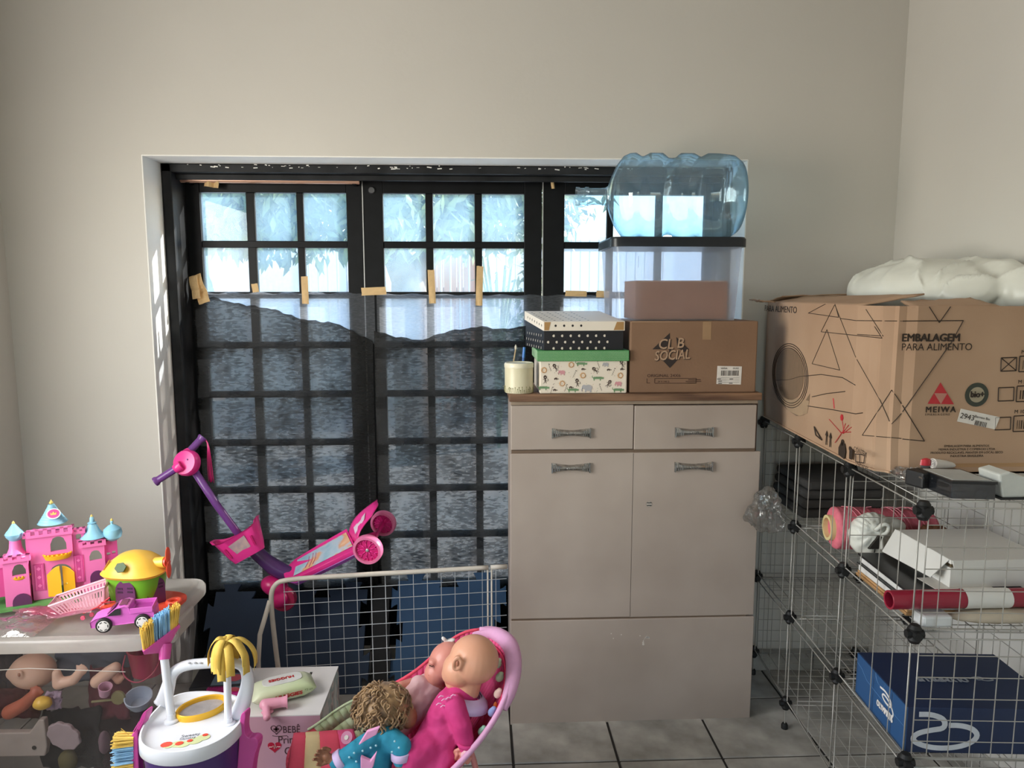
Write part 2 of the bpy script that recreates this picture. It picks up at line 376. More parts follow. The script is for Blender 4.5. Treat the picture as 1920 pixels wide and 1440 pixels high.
# railing
m_rail = mat('pale_railing_paint', (.45, .45, .44), .5)
ra, rb_ = OUT(560, 470, 9.0), OUT(1250, 470, 9.0)
rl = T('railing', 'pale metal bar railing across the far side of the street', 'railing', (ra.x, 9.0, -.06))
zt_ = ra.z
b = MB(); b.bb((ra.x, 8.98, zt_), (rb_.x, 9.02, zt_+.05)); b.bb((ra.x, 8.98, .1), (rb_.x, 9.02, .15)); b.build('rail', m_rail, rl, world=True)
x = ra.x; pb = None
while x < rb_.x:
    if pb is None:
        q = MB(); q.cyl((0, 0, 0), (0, 0, zt_+.2), .013, n=6); pb = q.build('bar', m_rail, rl); pb.location = (x-ra.x, 0, 0)
    else:
        c = pb.copy(); COL.objects.link(c); c.parent = rl; c.location = (x-ra.x, 0, 0)
    x += .115
# timber gate behind the railing
ga, gb = OUT(806, 468, 9.4), OUT(893, 468, 9.4)
gt = T('timber_gate', 'reddish timber board gate behind the railing in the middle leaf', 'gate', (ga.x, 9.4, -.06))
m_gate = mat('reddish_boards', (.50, .24, .14), .7, .2, 6, stretch=(1, 1, .1)); nb = 7; wgt = (gb.x-ga.x)/nb
for k in range(nb):
    q = MB(); q.bb((k*wgt+.005, 0, 0), ((k+1)*wgt-.005, .03, ga.z+.06)); q.build('board', m_gate, gt)
q = MB(); q.bb((0, .03, .4), (nb*wgt, .06, .5)); q.build('batten', m_gate, gt); q = MB(); q.bb((0, .03, 1.5), (nb*wgt, .06, 1.6)); q.build('batten', m_gate, gt)
q = MB(); q.bb((.15, -.02, 1.48), (nb*wgt-.1, -.001, 1.54)); lab(q.build('bar', m_white, gt), 'white bar across the gate')
# boundary wall
b = MB(); b.bb((-3.6, 10.2, -.06), (4.2, 10.45, 2.25)); o = b.build('boundary_wall', mat('whitewash', (.85, .84, .8), .8)); tag(o, 'plain white boundary wall across the street behind the railing', 'wall')
# neighbour house
ha, hb = OUT(330, 545, 11), OUT(470, 545, 11)
hs = T('house', 'pale blue grey neighbouring house with a small window left of the tree', 'house', (ha.x, 11, -.06))
mh = mat('blue_grey_render', (.42, .47, .52), .8)
b = MB(); b.bb((ha.x, 11, -.06), (hb.x, 14, 4.3)); b.build('wall', mh, hs, world=True)
wa, wb = OUT(398, 500, 10.97), OUT(426, 540, 10.97)
b = MB(); b.bb((wa.x, 10.95, wb.z), (wb.x, 11.01, wa.z)); wf = b.build('window', mat('white_frame', (.8, .8, .8), .5), hs, world=True)
b = MB(); b.bb((wa.x+.05, 10.94, wb.z+.05), (wb.x-.05, 10.95, wa.z-.05)); b.build('pane', mat('house_glass', (.25, .3, .35), .1), wf, world=True)
b = MB(); b.bb((ha.x-.2, 10.8, 4.3), (hb.x+.2, 14.2, 4.5)); b.build('roof', mat('clay_roof', (.4, .2, .14), .8), hs, world=True)
# ================================================================ CLOTH, TAPE, MATS AT THE WINDOW
m_tape = mat('masking_tape', 'd6b583', .7, .06, 60, .2, 300)
m_gauze = clear('thin_blue_grey_nonwoven', (.75, .78, .84), (.50, .53, .58), .46, .03, .4, hvar=.22, hscale=60, stretch=(1, 1, 5))
m_cloth = clear('black_nonwoven', (.52, .48, .45), (.022, .022, .022), .83, .04, .5, .25, 60, hvar=.19, hscale=46, stretch=(1, 1, 3.2), hdetail=6, coarse=7)
def sheet(name, x0, x1, ztop, zbot, y, m, label, seed, amp=.006, nu=44, nv=40):
    t = T(name, label, 'cloth', (x0, y, 0))
    def fn(u, v):
        x = x0+(x1-x0)*u; z = zbot(u)+(ztop(u)-zbot(u))*v if callable(zbot) else zbot+(ztop(u)-zbot)*v
        yy = y-min(.3, 1)*0-abs(amp*(.6*math.sin(x*31+seed)+.5*math.sin(x*17+z*3+seed*2)+fbm((x, seed, z), 6)))*(1.1-.5*v)-.004
        return (x, yy, z)
    b = MB(); b.grid(fn, nu, nv); return t, fn, b
zt0 = PY(560, 549, YL).z
xa, xb = PY(372, 700, YL).x, PY(701, 700, YL).x; xc, xd = PY(704, 700, YL).x, PY(1140, 700, YL).x
zpx = lambda py: PY(650, py, YL).z
def edge(pts):
    def f(u):
        for (a, p), (c, q) in zip(pts, pts[1:]):
            if u <= c: return zpx(p+(q-p)*(u-a)/(c-a+1e-9)+1.2*math.sin(u*90)+.8*math.sin(u*217))
        return zpx(pts[-1][1])
    return f
YC = YL-.006
e1 = edge([(0, 560), (.1, 556), (.2, 566), (.45, 580), (.6, 598), (.8, 606), (1, 640)]); e2 = edge([(0, 620), (.1, 632), (.2, 638), (.3, 622), (.45, 612), (.55, 618), (.7, 606), (1, 604)])
E1 = lambda u: min(e1(u)-.012, zt0-.012); E2 = lambda u: e2(u)-.012
t, fn, b = sheet('black_sheet', xa, xb, e1, .15, YC, m_cloth, 'black nonwoven sheet taped over the left door leaf, torn along its top', 1)
t.location.z = 0; b.build('cloth', m_cloth, t, 'all', world=True)
t, fn, b = sheet('black_sheet', xc, xd, e2, .15, YC, m_cloth, 'black nonwoven sheet over the middle door leaf behind the cream canister', 4)
t.location.z = 0; b.build('cloth', m_cloth, t, 'all', world=True)
t, fn, b = sheet('gauze_strip', xa+.01, xb+.01, lambda u: zt0+.004*math.sin(u*40), E1, YC+.005, m_gauze, 'pale thin cloth strip along the top of the left black sheet', 2, .0008, 40, 6)
t.location.z = 0; b.build('cloth', m_gauze, t, 'all', world=True)
t, fn, b = sheet('gauze_strip', xc+.012, xd, lambda u: zt0-.004-.008*u+.003*math.sin(u*50), E2, YC+.005, m_gauze, 'pale thin cloth strip along the top of the middle black sheet', 5, .0008, 40, 6)
t.location.z = 0; b.build('cloth', m_gauze, t, 'all', world=True)
def tape(p, q, wd, label, y=YC-.012, fold=0, rot=0):
    P, Q = PY(*p, y), PY(*q, y); t = T('tape', label, 'tape', (P+Q)/2, group='strips of masking tape'); del t['group']
    d = (Q-P); L = d.length; d.normalize(); s = V((d.z, 0, -d.x)); b = MB(); n = 8
    rr = random.Random(int(p[0]))
    def fn(u, v):
        e = rr.uniform(-.0012, .0012) if u in (0, 1) else 0
        return P+d*(L*u+e)+s*(wd*(v-.5))+V((0, -.001-fold*abs(math.sin(u*5))-.0015*math.sin(u*3.1*v*2), 0))
    b.grid(fn, n, 4); b.build('strip', m_tape, t, world=True, solid=.0006); return t
tape((571, 518), (573, 570), .026, 'upright strip of masking tape on the second muntin of the left leaf')
tape((808, 506), (811, 569), .026, 'upright strip of masking tape on the left muntin of the middle leaf')
tape((900, 499), (898, 573), .026, 'upright strip of masking tape on the right muntin of the middle leaf')
tape((678, 547), (724, 545), .030, 'level strip of masking tape across the joint of left and middle leaf')
tape((366, 516), (386, 568), .044, 'wide crumpled piece of masking tape at the top left corner of the sheet', fold=.012)
tape((362, 518), (370, 560), .030, 'dull piece of masking tape stuck beside the crumpled corner piece', fold=.006, y=YC-.03)
tape((477, 532), (480, 548), .024, 'short stub of masking tape on the first muntin of the left leaf')
tape((1034, 328), (1037, 354), .012, 'narrow tape strip hanging from the top rail near the water bottle')
tape((1118, 551), (1142, 552), .026, 'pale tape strip on the right leaf beside the clear box')
tape((1060, 550), (1100, 551), .022, 'brown tape strip low on the right leaf above the dotted box')
tape((384, 342), (412, 346), .03, 'crumpled tape wad under the left end of the copper rod', y=YL-.03, fold=.012)
# copper coloured rod
a, c = PY(338, 337, YL-.035), PY(674, 340, YL-.035); rod = T('curtain_rod', 'thin copper coloured rod along the top of the left door leaf', 'rod', a)
b = MB(); b.cyl(a, c, .011, n=14); b.build('tube', mat('copper_rod', 'c9a088', .3, .1, 8, metal=.35), rod, True, world=True)
for q in (a.lerp(c, .04), a.lerp(c, .97)):
    b = MB(); b.bb(q-V((.008, .004, .014)), q+V((.008, .036, .014))); b.build('bracket', m_black, rod, bevel=.002, world=True)
# puzzle mats standing against the glass
m_mat = mat('blue_eva_foam', '27496b', .75, .12, 5, .25, 160); m_matd = mat('shaded_navy_foam', '14283f', .75, .12, 5, .25, 160)  # left mat takes a darker navy, the shade put into its colour
def puzzle(w_, h_, tab=.026, pitch=.105):
    pts = []
    def side(p, d, nrm, L):
        n = max(1, int(L/pitch)); st = L/n; out = []
        for k in range(n):
            o = p+d*(st*k+st*.30); q = p+d*(st*k+st*.70); s = nrm*tab*(1 if k % 2 == 0 else -1)*.9
            out += [o, o+s*.5-d*.004, o+s-d*.012, q+s+d*.012, q+s*.5+d*.004, q]
        return [p]+out
    c = [V((0, 0)), V((w_, 0)), V((w_, h_)), V((0, h_))]
    for i, nr in enumerate((V((0, -1)), V((1, 0)), V((0, 1)), V((-1, 0)))):
        d = c[(i+1) % 4]-c[i]
        pts += side(c[i], d.normalized(), nr, d.length) if i else [c[0]]
    return pts
def puzzmat(px0, px1, top, y, m, label, ytop=.05, tab=.026):
    lean = YC-ytop-y; p0, p1 = PY(px0, 1150, y+lean*.6), PY(px1, 1150, y+lean*.6); zt_ = PY((px0+px1)/2, top, y+lean).z
    t = T('puzzle_mat', label, 'foam mat', (p0.x, y, 0)); b = MB()
    b.prism([(p.x, p.y) for p in puzzle(p1.x-p0.x, zt_-.02, tab)], (0, 0, .0), (1, 0, 0), (0, lean/.45, 1), -.012)
    b.build('foam', m, t, bevel=.001); return t
puzzmat(402, 688, 1080, 2.492, m_matd, 'shade-darkened navy puzzle mat upright behind the left half of the mesh fence')
puzzmat(746, 938, 1066, 2.545, m_mat, 'mid blue puzzle mat upright behind the right half of the mesh fence')
puzzmat(700, 734, 1075, 2.525, mat('black_eva_foam', '0c0d10', .8, .1, 5, .25, 160), 'black puzzle mat added to darken the gap between the two blue mats', .05, .008)  # added so the gap between the blue mats reads dark
# mesh fence with a round tube frame
m_wire = mat('white_coated_wire', 'aeb2b6', .45, .06, 30); m_tube = mat('white_painted_tube', 'cfc8bb', .45, .08, 20)
fP, fQ = V((-.735, 2.425, 0)), V((.092, 2.515, 0)); fd = (fQ-fP); fL = fd.length; fd.normalize(); fZ = .468
def FP(s, z): return fP+fd*s+V((0, 0, z))
fence = T('mesh_fence', 'white wire mesh fence with a rounded tube frame in front of the mats', 'fence', fP)
seam = fL-.065
b = MB(); b.tube([FP(.028, 0), FP(.012, .2), FP(.0, fZ-.07), FP(.012, fZ-.02), FP(.05, fZ), FP(.3, fZ), FP(seam-.004, fZ)], .0085, 10, smooth=2); b.build('frame', m_tube, fence, 'all', world=True)
b = MB(); b.tube([FP(seam+.004, fZ), FP(fL, fZ)], .0085, 10); b.build('frame', m_tube, fence, 'all', world=True)
q = FP(-.002, fZ-.075); b = MB(); b.tube([q, q+V((-.012, -.02, -.05)), q+V((-.03, -.05, -.12)), q+V((-.035, -.06, -.39))], .008, 8, smooth=1); b.build('strut', m_tube, fence, 'all', world=True)
s = .048; k = 0
while s < fL-.004:
    b = MB(); b.cyl(FP(s, .03), FP(s, fZ-.006), .0013, n=6, caps=False); b.build('wire', m_wire, fence, 'all', world=True); s += .0495
for s in (seam-.006, seam+.008):
    b = MB(); b.cyl(FP(s, 0), FP(s, fZ-.006), .0035, n=6); b.build('post', m_tube, fence, 'all', world=True)
z = fZ-.045
while z > .02:
    b = MB(); b.cyl(FP(.046, z)-V((0, .0032, 0)), FP(fL-.002, z)-V((0, .0032, 0)), .0013, n=6, caps=False); b.build('wire', m_wire, fence, 'all', world=True); z -= .0465
# ================================================================ CABINET AND THE STACK ON IT
CF = 2.287; cx0, cx1 = PY(957, 1100, CF).x, PY(1413, 1000, CF).x
m_lac = mat('worn_cream_lacquer', 'a39489', .42, .05, 3, .03, 60, c2='b0a297'); m_side = mat('dark_carcass', '4a362b', .6, .2, 20, stretch=(1, 1, .2))
m_top = mat('worn_worktop', '5f4130', .6, .3, 14, .2, 60, c2='8c6a50', stretch=(.3, 3, 3)); m_chr = mat('worn_chrome', (.42, .42, .41), .22, .3, 90, metal=1)
m_drk = mat('black_gap', (.03, .025, .02), .9)
zf = lambda py, px=1180: PY(px, py, CF).z
cab = T('cabinet', 'cream lacquered kitchen base cabinet with two drawers and two doors', 'cabinet', (cx0, CF, 0))
zt_c = zf(738)
b = MB(); b.bb((cx0+.004, CF+.021, .012), (cx0+.02, 2.585, zt_c-.03)); b.build('side_panel', m_lac, cab, world=True)
b = MB(); b.bb((cx1-.012, CF+.021, .012), (cx1+.004, 2.585, zt_c-.03)); b.build('side_panel', m_side, cab, world=True)
b = MB(); b.bb((cx0+.02, CF+.023, .012), (cx1-.012, 2.58, zt_c-.03)); b.build('carcass', m_side, cab, world=True)
b = MB(); b.bb((cx0+.01, CF+.018, 0), (cx1-.01, 2.57, .012)); b.build('plinth', m_drk, cab, world=True)
b = MB(); b.bb((cx0-.004, CF-.004, zf(752)), (cx1+.008, 2.592, zt_c)); b.build('worktop', m_top, cab, bevel=.003, world=True)
b = MB(); b.bb((cx0+.002, CF+.012, zf(759)), (cx1, CF+.022, zf(752))); b.build('top_rail', mat('pale_varnish', 'a08d7a', .5), cab, world=True)
def front(px0, py0, px1, py1, name, th=.019):
    p, q = PY(px0, py0, CF), PY(px1, py1, CF); b = MB(); b.bb((p.x, CF, q.z), (q.x, CF+th, p.z)); return b.build(name, m_lac, cab, bevel=.0025, world=True)
def handle(par, px, py):
    c = PY(px, py, CF); b = MB(); L, H = .062, .0165
    prof = []
    for k in range(13):
        u = -1+k/6; h = H*(.58+.42*abs(u)**1.5); prof.append((u*L, h, .012-.008*abs(u)**3))
    rings = [[c+V((x, 0.0005, h)), c+V((x, -d, h*.55)), c+V((x, -d-.003, 0)), c+V((x, -d, -h*.55)), c+V((x, 0.0005, -h))] for x, h, d in prof]
    b.loft(rings)
    for sg in (-1, 1):
        for k in range(4): b.box(c+V((sg*(L*.62+k*.007), -.0095+k*.0012, 0)), (.003, .007, .017+.002*k))
    for k in range(5): b.ell(c+V(((k-2)*.006, -.0155, 0)), (.002, .002, .005), 8, 6)
    b.box(c+V((-L, -.004, 0)), (.003, .009, H*2)); b.box(c+V((L, -.004, 0)), (.003, .009, H*2))
    return b.build('handle', m_chr, par, 35, world=True)
d1 = front(958, 761, 1187, 842, 'drawer'); d2 = front(1190, 761, 1416, 841, 'drawer')
d3 = front(957, 851, 1183, 1157, 'door'); d4 = front(1186, 849, 1413, 1153, 'door')
pn = front(957, 1165, 1406, 1350, 'kick_panel', .016)
handle(d1, 1071, 812); handle(d2, 1301, 810); handle(d3, 1070, 877); handle(d4, 1300, 875)
b = MB(); b.bb((cx0+.004, CF+.004, zf(850)), (cx1-.006, CF+.02, zf(843))); b.build('mid_rail', mat('dark_varnish', '6b5848', .6), cab, world=True)  # rails in the gaps, darker than the top rail
b = MB(); b.bb((cx0+.004, CF+.004, zf(1164)), (cx1-.012, CF+.02, zf(1157))); b.build('mid_rail', MATS['dark_varnish'], cab, world=True)
c = PY(1217, 945, CF)
b = MB(); b.disc(c, (0, -1, 0), .0095, 20, .0006); st = b.build('sticker', mat('sticker_black', (.05, .05, .05), .5), d4, world=True)
b = MB(); b.disc(c+V((0, -.0006, 0)), (0, -1, 0), .0088, 20, .0004); b.build('sticker', mat('sticker_pale', 'b9afa5', .5), d4, world=True)
for dz in (.0042, -.0042):
    b = MB(); b.box(c+V((0, -.0013, dz)), (.014, .0006, .0032)); b.build('sticker_bar', MATS['sticker_black'], d4, world=True)
# scuffs
b = MB(); rr = random.Random(9)
for k in range(9):
    a = -1.2+k*.3; q = PY(1213, 1205, CF)+V((.013*math.cos(a+2.2), -.0004, .02*math.sin(a+2.2))); b.disc(q, (0, -1, 0), .0025+.0015*math.sin(k), 7, .0004)
for px, py in ((1146, 1188), (1150, 1197), (1165, 1190), (1200, 1192)): b.disc(PY(px, py, CF), (0, -1, 0), .002, 6, .0004)
stuff(b.build('scuff_marks', mat('scuff_white', 'cfc8c0', .6), pn, world=True))
# --- cardboard carton with a diamond logo
m_cb = mat('brown_cardboard', '7d5f49', .8, .07, 4, .12, 120, c2='876850'); m_ink = mat('dark_print', '2c211d', .7); m_label = mat('paper_label', 'd8d2ca', .6)
ZT = zt_c
def carton(t, x0, x1, y0, y1, z0, z1, m, name='body'):
    b = MB(); b.bb((x0, y0, z0), (x1, y1, z1)); return b.build(name, m, t, bevel=.004, world=True)
KY = CF+.012; kx0, kx1 = PY(1181, 680, KY).x, PY(1419, 680, KY).x; KZ = PY(1300, 602, KY).z
car = T('cardboard_carton', 'brown cardboard carton with a broken diamond logo, under the clear box', 'carton', (kx0, KY, ZT))
kb = carton(car, kx0, kx1, KY, 2.585, ZT, KZ, m_cb)
b = MB(); b.bb(V((kx0+.004, KY-.0006, KZ-.003)), (PY(1275, 602, KY).x, KY, KZ-.001)); b.build('flap_edge', mat('cardboard_edge', 'b09074', .8), car, world=True)
b = MB(); xs = PY(1318, 602, KY).x; b.bb((xs, KY-.0006, KZ-.06), (xs+.028, KY, KZ-.002)); b.build('clear_tape', mat('packing_tape', '9a7b5c', .25), car, world=True)
kp = lambda px, py, o=-.0005: PY(px, py, KY)+V((0, o, 0))
def poly(mb, pts, th=.0003, fn=kp):
    q = [fn(*p) for p in pts]; mb.loft([q, [p+V((0, -th, 0)) for p in q]]); return mb
b = MB()
poly(b, [(1223, 655), (1256, 624), (1256, 652), (1240, 655)]); poly(b, [(1268, 632), (1292, 655), (1283, 660), (1270, 652)])
poly(b, [(1240, 673), (1272, 673), (1256, 690)]); poly(b, [(1255, 640), (1258, 640), (1258, 672), (1254, 672)])
b.build('logo', m_ink, car, world=True)
X, Z = (1, 0, 0), (0, .0, 1)
tl = join(text_mb('CL', .046, kp(1233, 654, -.0012), X, (.12, 0, 1), bold=.0006, stretch=.9), text_mb('B', .046, kp(1268, 652, -.0012), X, (.12, 0, 1), bold=.0006, stretch=.9),
          text_mb('SOCIAL', .044, kp(1226, 676, -.0012), (1, 0, .05), (.1, 0, 1), bold=.0006, stretch=.78))
tl2 = MB().add([p+V((.0014, .0005, -.0020)) for p in tl.v], tl.f); tl2.build('lettering', m_ink, car, world=True)
lab(tl.build('lettering', mat('faded_letters', 'a88a70', .8), car, world=True), 'pale letters of the logo')
b = join(text_mb('ORIGINAL 24X6', .0135, kp(1213, 707), X, Z, .0002, stretch=1.15), text_mb('24 X 144 G', .008, kp(1233, 717), X, Z, .0003))
for px, py, w_, h_ in ((1267, 709.5, 80, 1), (1267, 718.5, 80, 1), (1213, 714, 1, 9), (1216, 718, 6, 1), (1227.5, 714, 1, 9), (1305, 714, 1, 9), (1302, 712, 24, 1.4), (1300, 715, 30, 1.2), (1296, 718, 16, 1)):
    b.box(kp(px, py), (w_*.0017, .0004, h_*.0017))
b.build('print', mat('brown_print', '3d2519', .7), car, world=True)
b = MB(); poly(b, [(1345, 686), (1391, 687), (1389, 721), (1343, 720)]); b.build('label', m_label, car, world=True)
b = join(text_mb('VIANA', .0075, kp(1351, 692, -.001), X, Z, .0003), text_mb('DUKE', .0075, kp(1374, 692, -.001), X, Z, .0003)); rr = random.Random(2)
px = 1352
while px < 1384: wd = rr.choice((.6, 1, 1.6)); b.box(kp(px, 699.5, -.0012), (wd*.0017, .0003, .017)); px += wd+rr.choice((.7, 1.1, 1.6))
for py in (708.5, 712.5, 716.5): b.box(kp(1366, py, -.0012), (.07, .0003, .0006))
for q in ((1348, 710.5), (1371, 710.5), (1350, 714.5), (1370, 718.5), (1350, 718.8)): b.box(kp(*q, -.0012), (.012, .0003, .0022))
b.build('print', m_ink, car, world=True)
# --- clear storage box with a dark lid, a cardboard box inside it
BY = CF+.02; bx0, bx1 = PY(1152, 480, BY).x, PY(1395, 480, BY).x; BZ = PY(1270, 459, BY).z; LZ = PY(1270, 444, BY).z
m_bin = clear('milky_plastic', (.93, .95, 1.0), (.92, .94, .98), .31, .06, .2, hvar=.1, hscale=4)
bt = T('storage_box', 'milky clear storage box with a dark lid standing on the carton', 'storage box', (bx0, BY, KZ))
def shell(x0, x1, y0, y1, z0, z1, tap, r=.025, th=.003, n=5, thin=True):
    """open tapered box with rounded corners, walls of thickness th"""
    def ring(ix, z, inset):
        out = []; a0, a1, c0, c1 = x0+ix+inset, x1-ix-inset, y0+ix*.6+inset, y1-ix*.6-inset; rr_ = max(r-inset, .004)
        for cx, cy, s in ((a1-rr_, c1-rr_, 0), (a0+rr_, c1-rr_, 1), (a0+rr_, c0+rr_, 2), (a1-rr_, c0+rr_, 3)):
            for k in range(n+1):
                an = PI/2*(s+k/n); out.append((cx+rr_*math.cos(an), cy+rr_*math.sin(an), z))
        return out
    b = MB(); m = 5
    rings = [ring(tap, z0, 0)]+[ring(tap*(1-k/m), z0+(z1-z0)*k/m, 0) for k in range(1, m+1)]
    inner = [ring(tap*(1-k/m), max(z0+(z1-z0)*k/m, z0+th), th) for k in range(m, -1, -1)]
    b.loft(rings if thin else rings+inner, caps=not thin)
    if thin: b.loft([ring(tap*.6, z0+.004, 0)], caps=False); o = len(b.v); b.v += [V(p) for p in rings[0]]; b.f.append(tuple(range(o+len(rings[0])-1, o-1, -1)))
    return b, ring
b, ring = shell(bx0, bx1, BY, 2.575, KZ+.001, BZ, .014)
b.build('tub', m_bin, bt, 30, world=True)
_, ring2 = shell(bx0-.012, bx1+.012, BY-.010, 2.585, BZ, LZ, 0, .035)
b = MB(); b.loft([ring2(0, BZ-.006, 0), ring2(0, LZ-.006, 0), ring2(.004, LZ, 0), ring2(.02, LZ, 0), ring2(.02, LZ-.004, 0), ring2(.02, LZ-.006, .01)])
b.build('lid', mat('navy_plastic_lid', '10171f', .35, .1, 10), bt, 30, world=True)
c = (PY(1197, 480, BY), PY(1197, 502, BY)); b = MB(); b.bb(c[1]+V((-.001, -.0008, 0)), c[0]+V((.001, .002, 0))); b.build('rib', m_bin, bt, world=True)
ibx0, ibx1 = PY(1191, 560, BY+.02).x, PY(1364, 560, BY+.02).x
ib = T('cardboard_box', 'small plain brown cardboard box inside the milky storage box', 'box', (ibx0, BY+.02, KZ+.005)); b = MB()
b.bb((ibx0, BY+.0215, KZ+.0045), (ibx1, BY+.20, PY(1280, 526, BY+.02).z)); b.build('body', mat('pale_cardboard', '8a5f48', .8, .06, 5), ib, bevel=.002, world=True)
b = MB(); b.bb((ibx0+.01, BY+.0205, PY(1280, 526, BY+.02).z-.004), (ibx1-.01, BY+.0215, PY(1280, 526, BY+.02).z-.001)); b.build('flap_edge', MATS['cardboard_edge'], ib, world=True)
# --- twenty litre water bottle lying on the lid
m_jug = None
def jug():
    m, nt, out = new_mat('blue_bottle_plastic')
    lw = node(nt, 'ShaderNodeLayerWeight'); lw.inputs[0].default_value = .45
    t = node(nt, 'ShaderNodeBsdfTransparent'); nt.links.new(ramp(nt, lw.outputs['Facing'], [(.25, (.80, .93, .99)), (.62, (.62, .82, .92)), (.9, (.22, .42, .55))]), t.inputs[0])
    g = node(nt, 'ShaderNodeBsdfGlossy'); g.inputs['Roughness'].default_value = .05
    bn = node(nt, 'ShaderNodeBump'); bn.inputs['Strength'].default_value = .25; bn.inputs['Distance'].default_value = .006; nt.links.new(noise_fac(nt, 16, 2, (.5, 1, 1)), bn.inputs['Height']); nt.links.new(bn.outputs[0], g.inputs['Normal']); nt.links.new(bn.outputs[0], lw.inputs['Normal'])
    d = node(nt, 'ShaderNodeBsdfTranslucent'); d.inputs[0].default_value = (.70, .88, .97, 1); m1 = node(nt, 'ShaderNodeMixShader'); m1.inputs[0].default_value = .17
    nt.links.new(t.outputs[0], m1.inputs[1]); nt.links.new(d.outputs[0], m1.inputs[2])
    mu = node(nt, 'ShaderNodeMath', operation='MULTIPLY_ADD'); mu.inputs[1].default_value = .35; mu.inputs[2].default_value = .05; nt.links.new(lw.outputs['Fresnel'], mu.inputs[0])
    m2 = node(nt, 'ShaderNodeMixShader'); nt.links.new(mu.outputs[0], m2.inputs[0]); nt.links.new(m1.outputs[0], m2.inputs[1]); nt.links.new(g.outputs[0], m2.inputs[2]); nt.links.new(m2.outputs[0], out.inputs[0])
    R = .1405; y = CF+.015+R; c0 = PY(1262, 367, y); cz = LZ+R+.001
    k = (PY(1385, 367, y).x-PY(1140, 367, y).x)
    xr = PY(1385, 367, y).x
    j = T('water_bottle', 'empty blue ribbed water bottle lying on its side on the dark lid', 'bottle', (xr, y, LZ))
    prof = [(.0, 0), (.5, 0), (.86, .012), (.965, .035), (.99, .07), (1, .09), (1, .12), (.925, .142), (.925, .153), (1, .175), (1, .215), (.90, .232), (.885, .25), (.90, .265), (1, .285), (1, .325), (.925, .347), (.925, .358), (1, .378), (.99, .395), (.93, .415), (.74, .437), (.48, .455), (.25, .468), (.205, .478), (.2, .49)]
    prof = [(r*R, h*k/.468) for r, h in prof]; xs_ = prof[-1][1]
    s2 = (xr-PY(1080, 373, y).x-xs_)
    neck = [(.0275, xs_+.006), (.0275, xs_+s2*.5), (.031, xs_+s2*.53), (.031, xs_+s2*.65), (.0275, xs_+s2*.67), (.0275, xs_+s2*.85), (.0305, xs_+s2*.88), (.0305, xs_+s2)]
    def full(pr): return pr
    outer = prof+neck; inner = [(max(r-.0022, 0), h+(.0025 if h < .01 else 0)) for r, h in reversed(outer)]
    b = MB(); b.lathe(outer, 56, (0, 0, R+.001), (-1, 0, 0), caps=False); b.build('body', m, j, 60)
    # recessed grip pad
    return j
jug()
# --- photo boxes: green lidded box below, dotted box above
GY = CF+.006; gx0_, gx1_ = PY(1012, 700, GY).x, PY(1176, 700, GY).x; GZ = PY(1090, 657, GY).z; GB = PY(1090, 677, GY).z
gb = T('animal_print_box', 'cream card box with little animals and a green dotted lid', 'box', (gx0_, GY, ZT))
m_cream = mat('cream_card', 'dfd3c2', .6, .03, 5); m_green = mat('green_card', '3f8a4a', .6, .06, 6)
carton(gb, gx0_, gx1_, GY, GY+.235, ZT+.0005, GZ-.004, m_cream)
b = MB(); b.bb((gx0_-.008, GY-.006, GB), (gx1_+.004, GY+.241, GZ)); gl = b.build('lid', m_green, gb, bevel=.001, world=True)
b = MB(); k = 0; z = GB+.003
while z < GZ-.002:
    x = gx0_-.006+(.0017 if k % 2 else 0)
    while x < gx1_+.003: b.box((x, GY-.0063, z), (.0011, .0005, .0011), (0, PI/4, 0)); x += .0034
    y = GY-.004+(.0017 if k % 2 else 0)
    while y < GY+.238: b.box((gx0_-.0083, y, z), (.0005, .0011, .0011)); y += .0034
    z += .0026; k += 1
stuff(b.build('white_dots', mat('pale_green_dot', 'cfe0c4', .6), gl, world=True))
gp = lambda px, py, o=-.0006: PY(px, py, GY)+V((0, o, 0)); u = .0016
P = {k: MB() for k in ('green', 'brown', 'grey', 'orange', 'pink')}
def croc(px, py, s=1):
    b = P['green']; c = gp(px, py); b.box(c, (.034*s, .0005, .006)); b.box(c+V((-.014*s, 0, -.005)), (.003, .0005, .006)); b.box(c+V((.006*s, 0, -.005)), (.003, .0005, .006))
    for k in range(5): b.box(c+V((-.012+.005*k, 0, .0035)), (.003, .0005, .003), (0, PI/4, 0))
    b.tube([c+V((-.016*s, 0, 0)), c+V((-.021*s, 0, .003)), c+V((-.020*s, 0, .008))], .0008, 4)
def lion(px, py):
    c = gp(px, py); b = P['orange']
    b.tube([c+V((.0072*math.cos(a*PI/6), 0, .0072*math.sin(a*PI/6))) for a in range(12)], .0011, 4, loop=True)
    for a in range(12): b.box(c+V((.0092*math.cos(a*PI/6), 0, .0092*math.sin(a*PI/6))), (.0022, .0005, .0022))
    for dx, dz in ((-.003, .001), (.003, .001), (0, -.002)): b.box(c+V((dx, 0, dz)), (.0014, .0005, .0014))
def monkey(px, py, r):
    b = P['brown']; rot = lambda x, z: gp(px, py)+V((x*math.cos(r)-z*math.sin(r), 0, x*math.sin(r)+z*math.cos(r)))
    b.tube([rot(.0045*math.cos(a*PI/5), .007+.004*math.sin(a*PI/5)) for a in range(10)], .0012, 4, loop=True); b.disc(rot(0, .010), (0, -1, 0), .003, 8, .0004)
    b.tube([rot(0, .003), rot(0, -.006)], .0018, 4); b.tube([rot(-.007, 0), rot(0, .002), rot(.006, .004)], .0008, 4); b.tube([rot(-.004, -.013), rot(0, -.006), rot(.004, -.013)], .0008, 4)
    b.tube([rot(.002, -.005), rot(.009, -.006), rot(.010, 0), rot(.007, .001)], .0006, 4)
    for dx in (-.002, .002): b.disc(rot(dx*1.0, .0065), (0, -1, 0), .0007, 6, .0005)
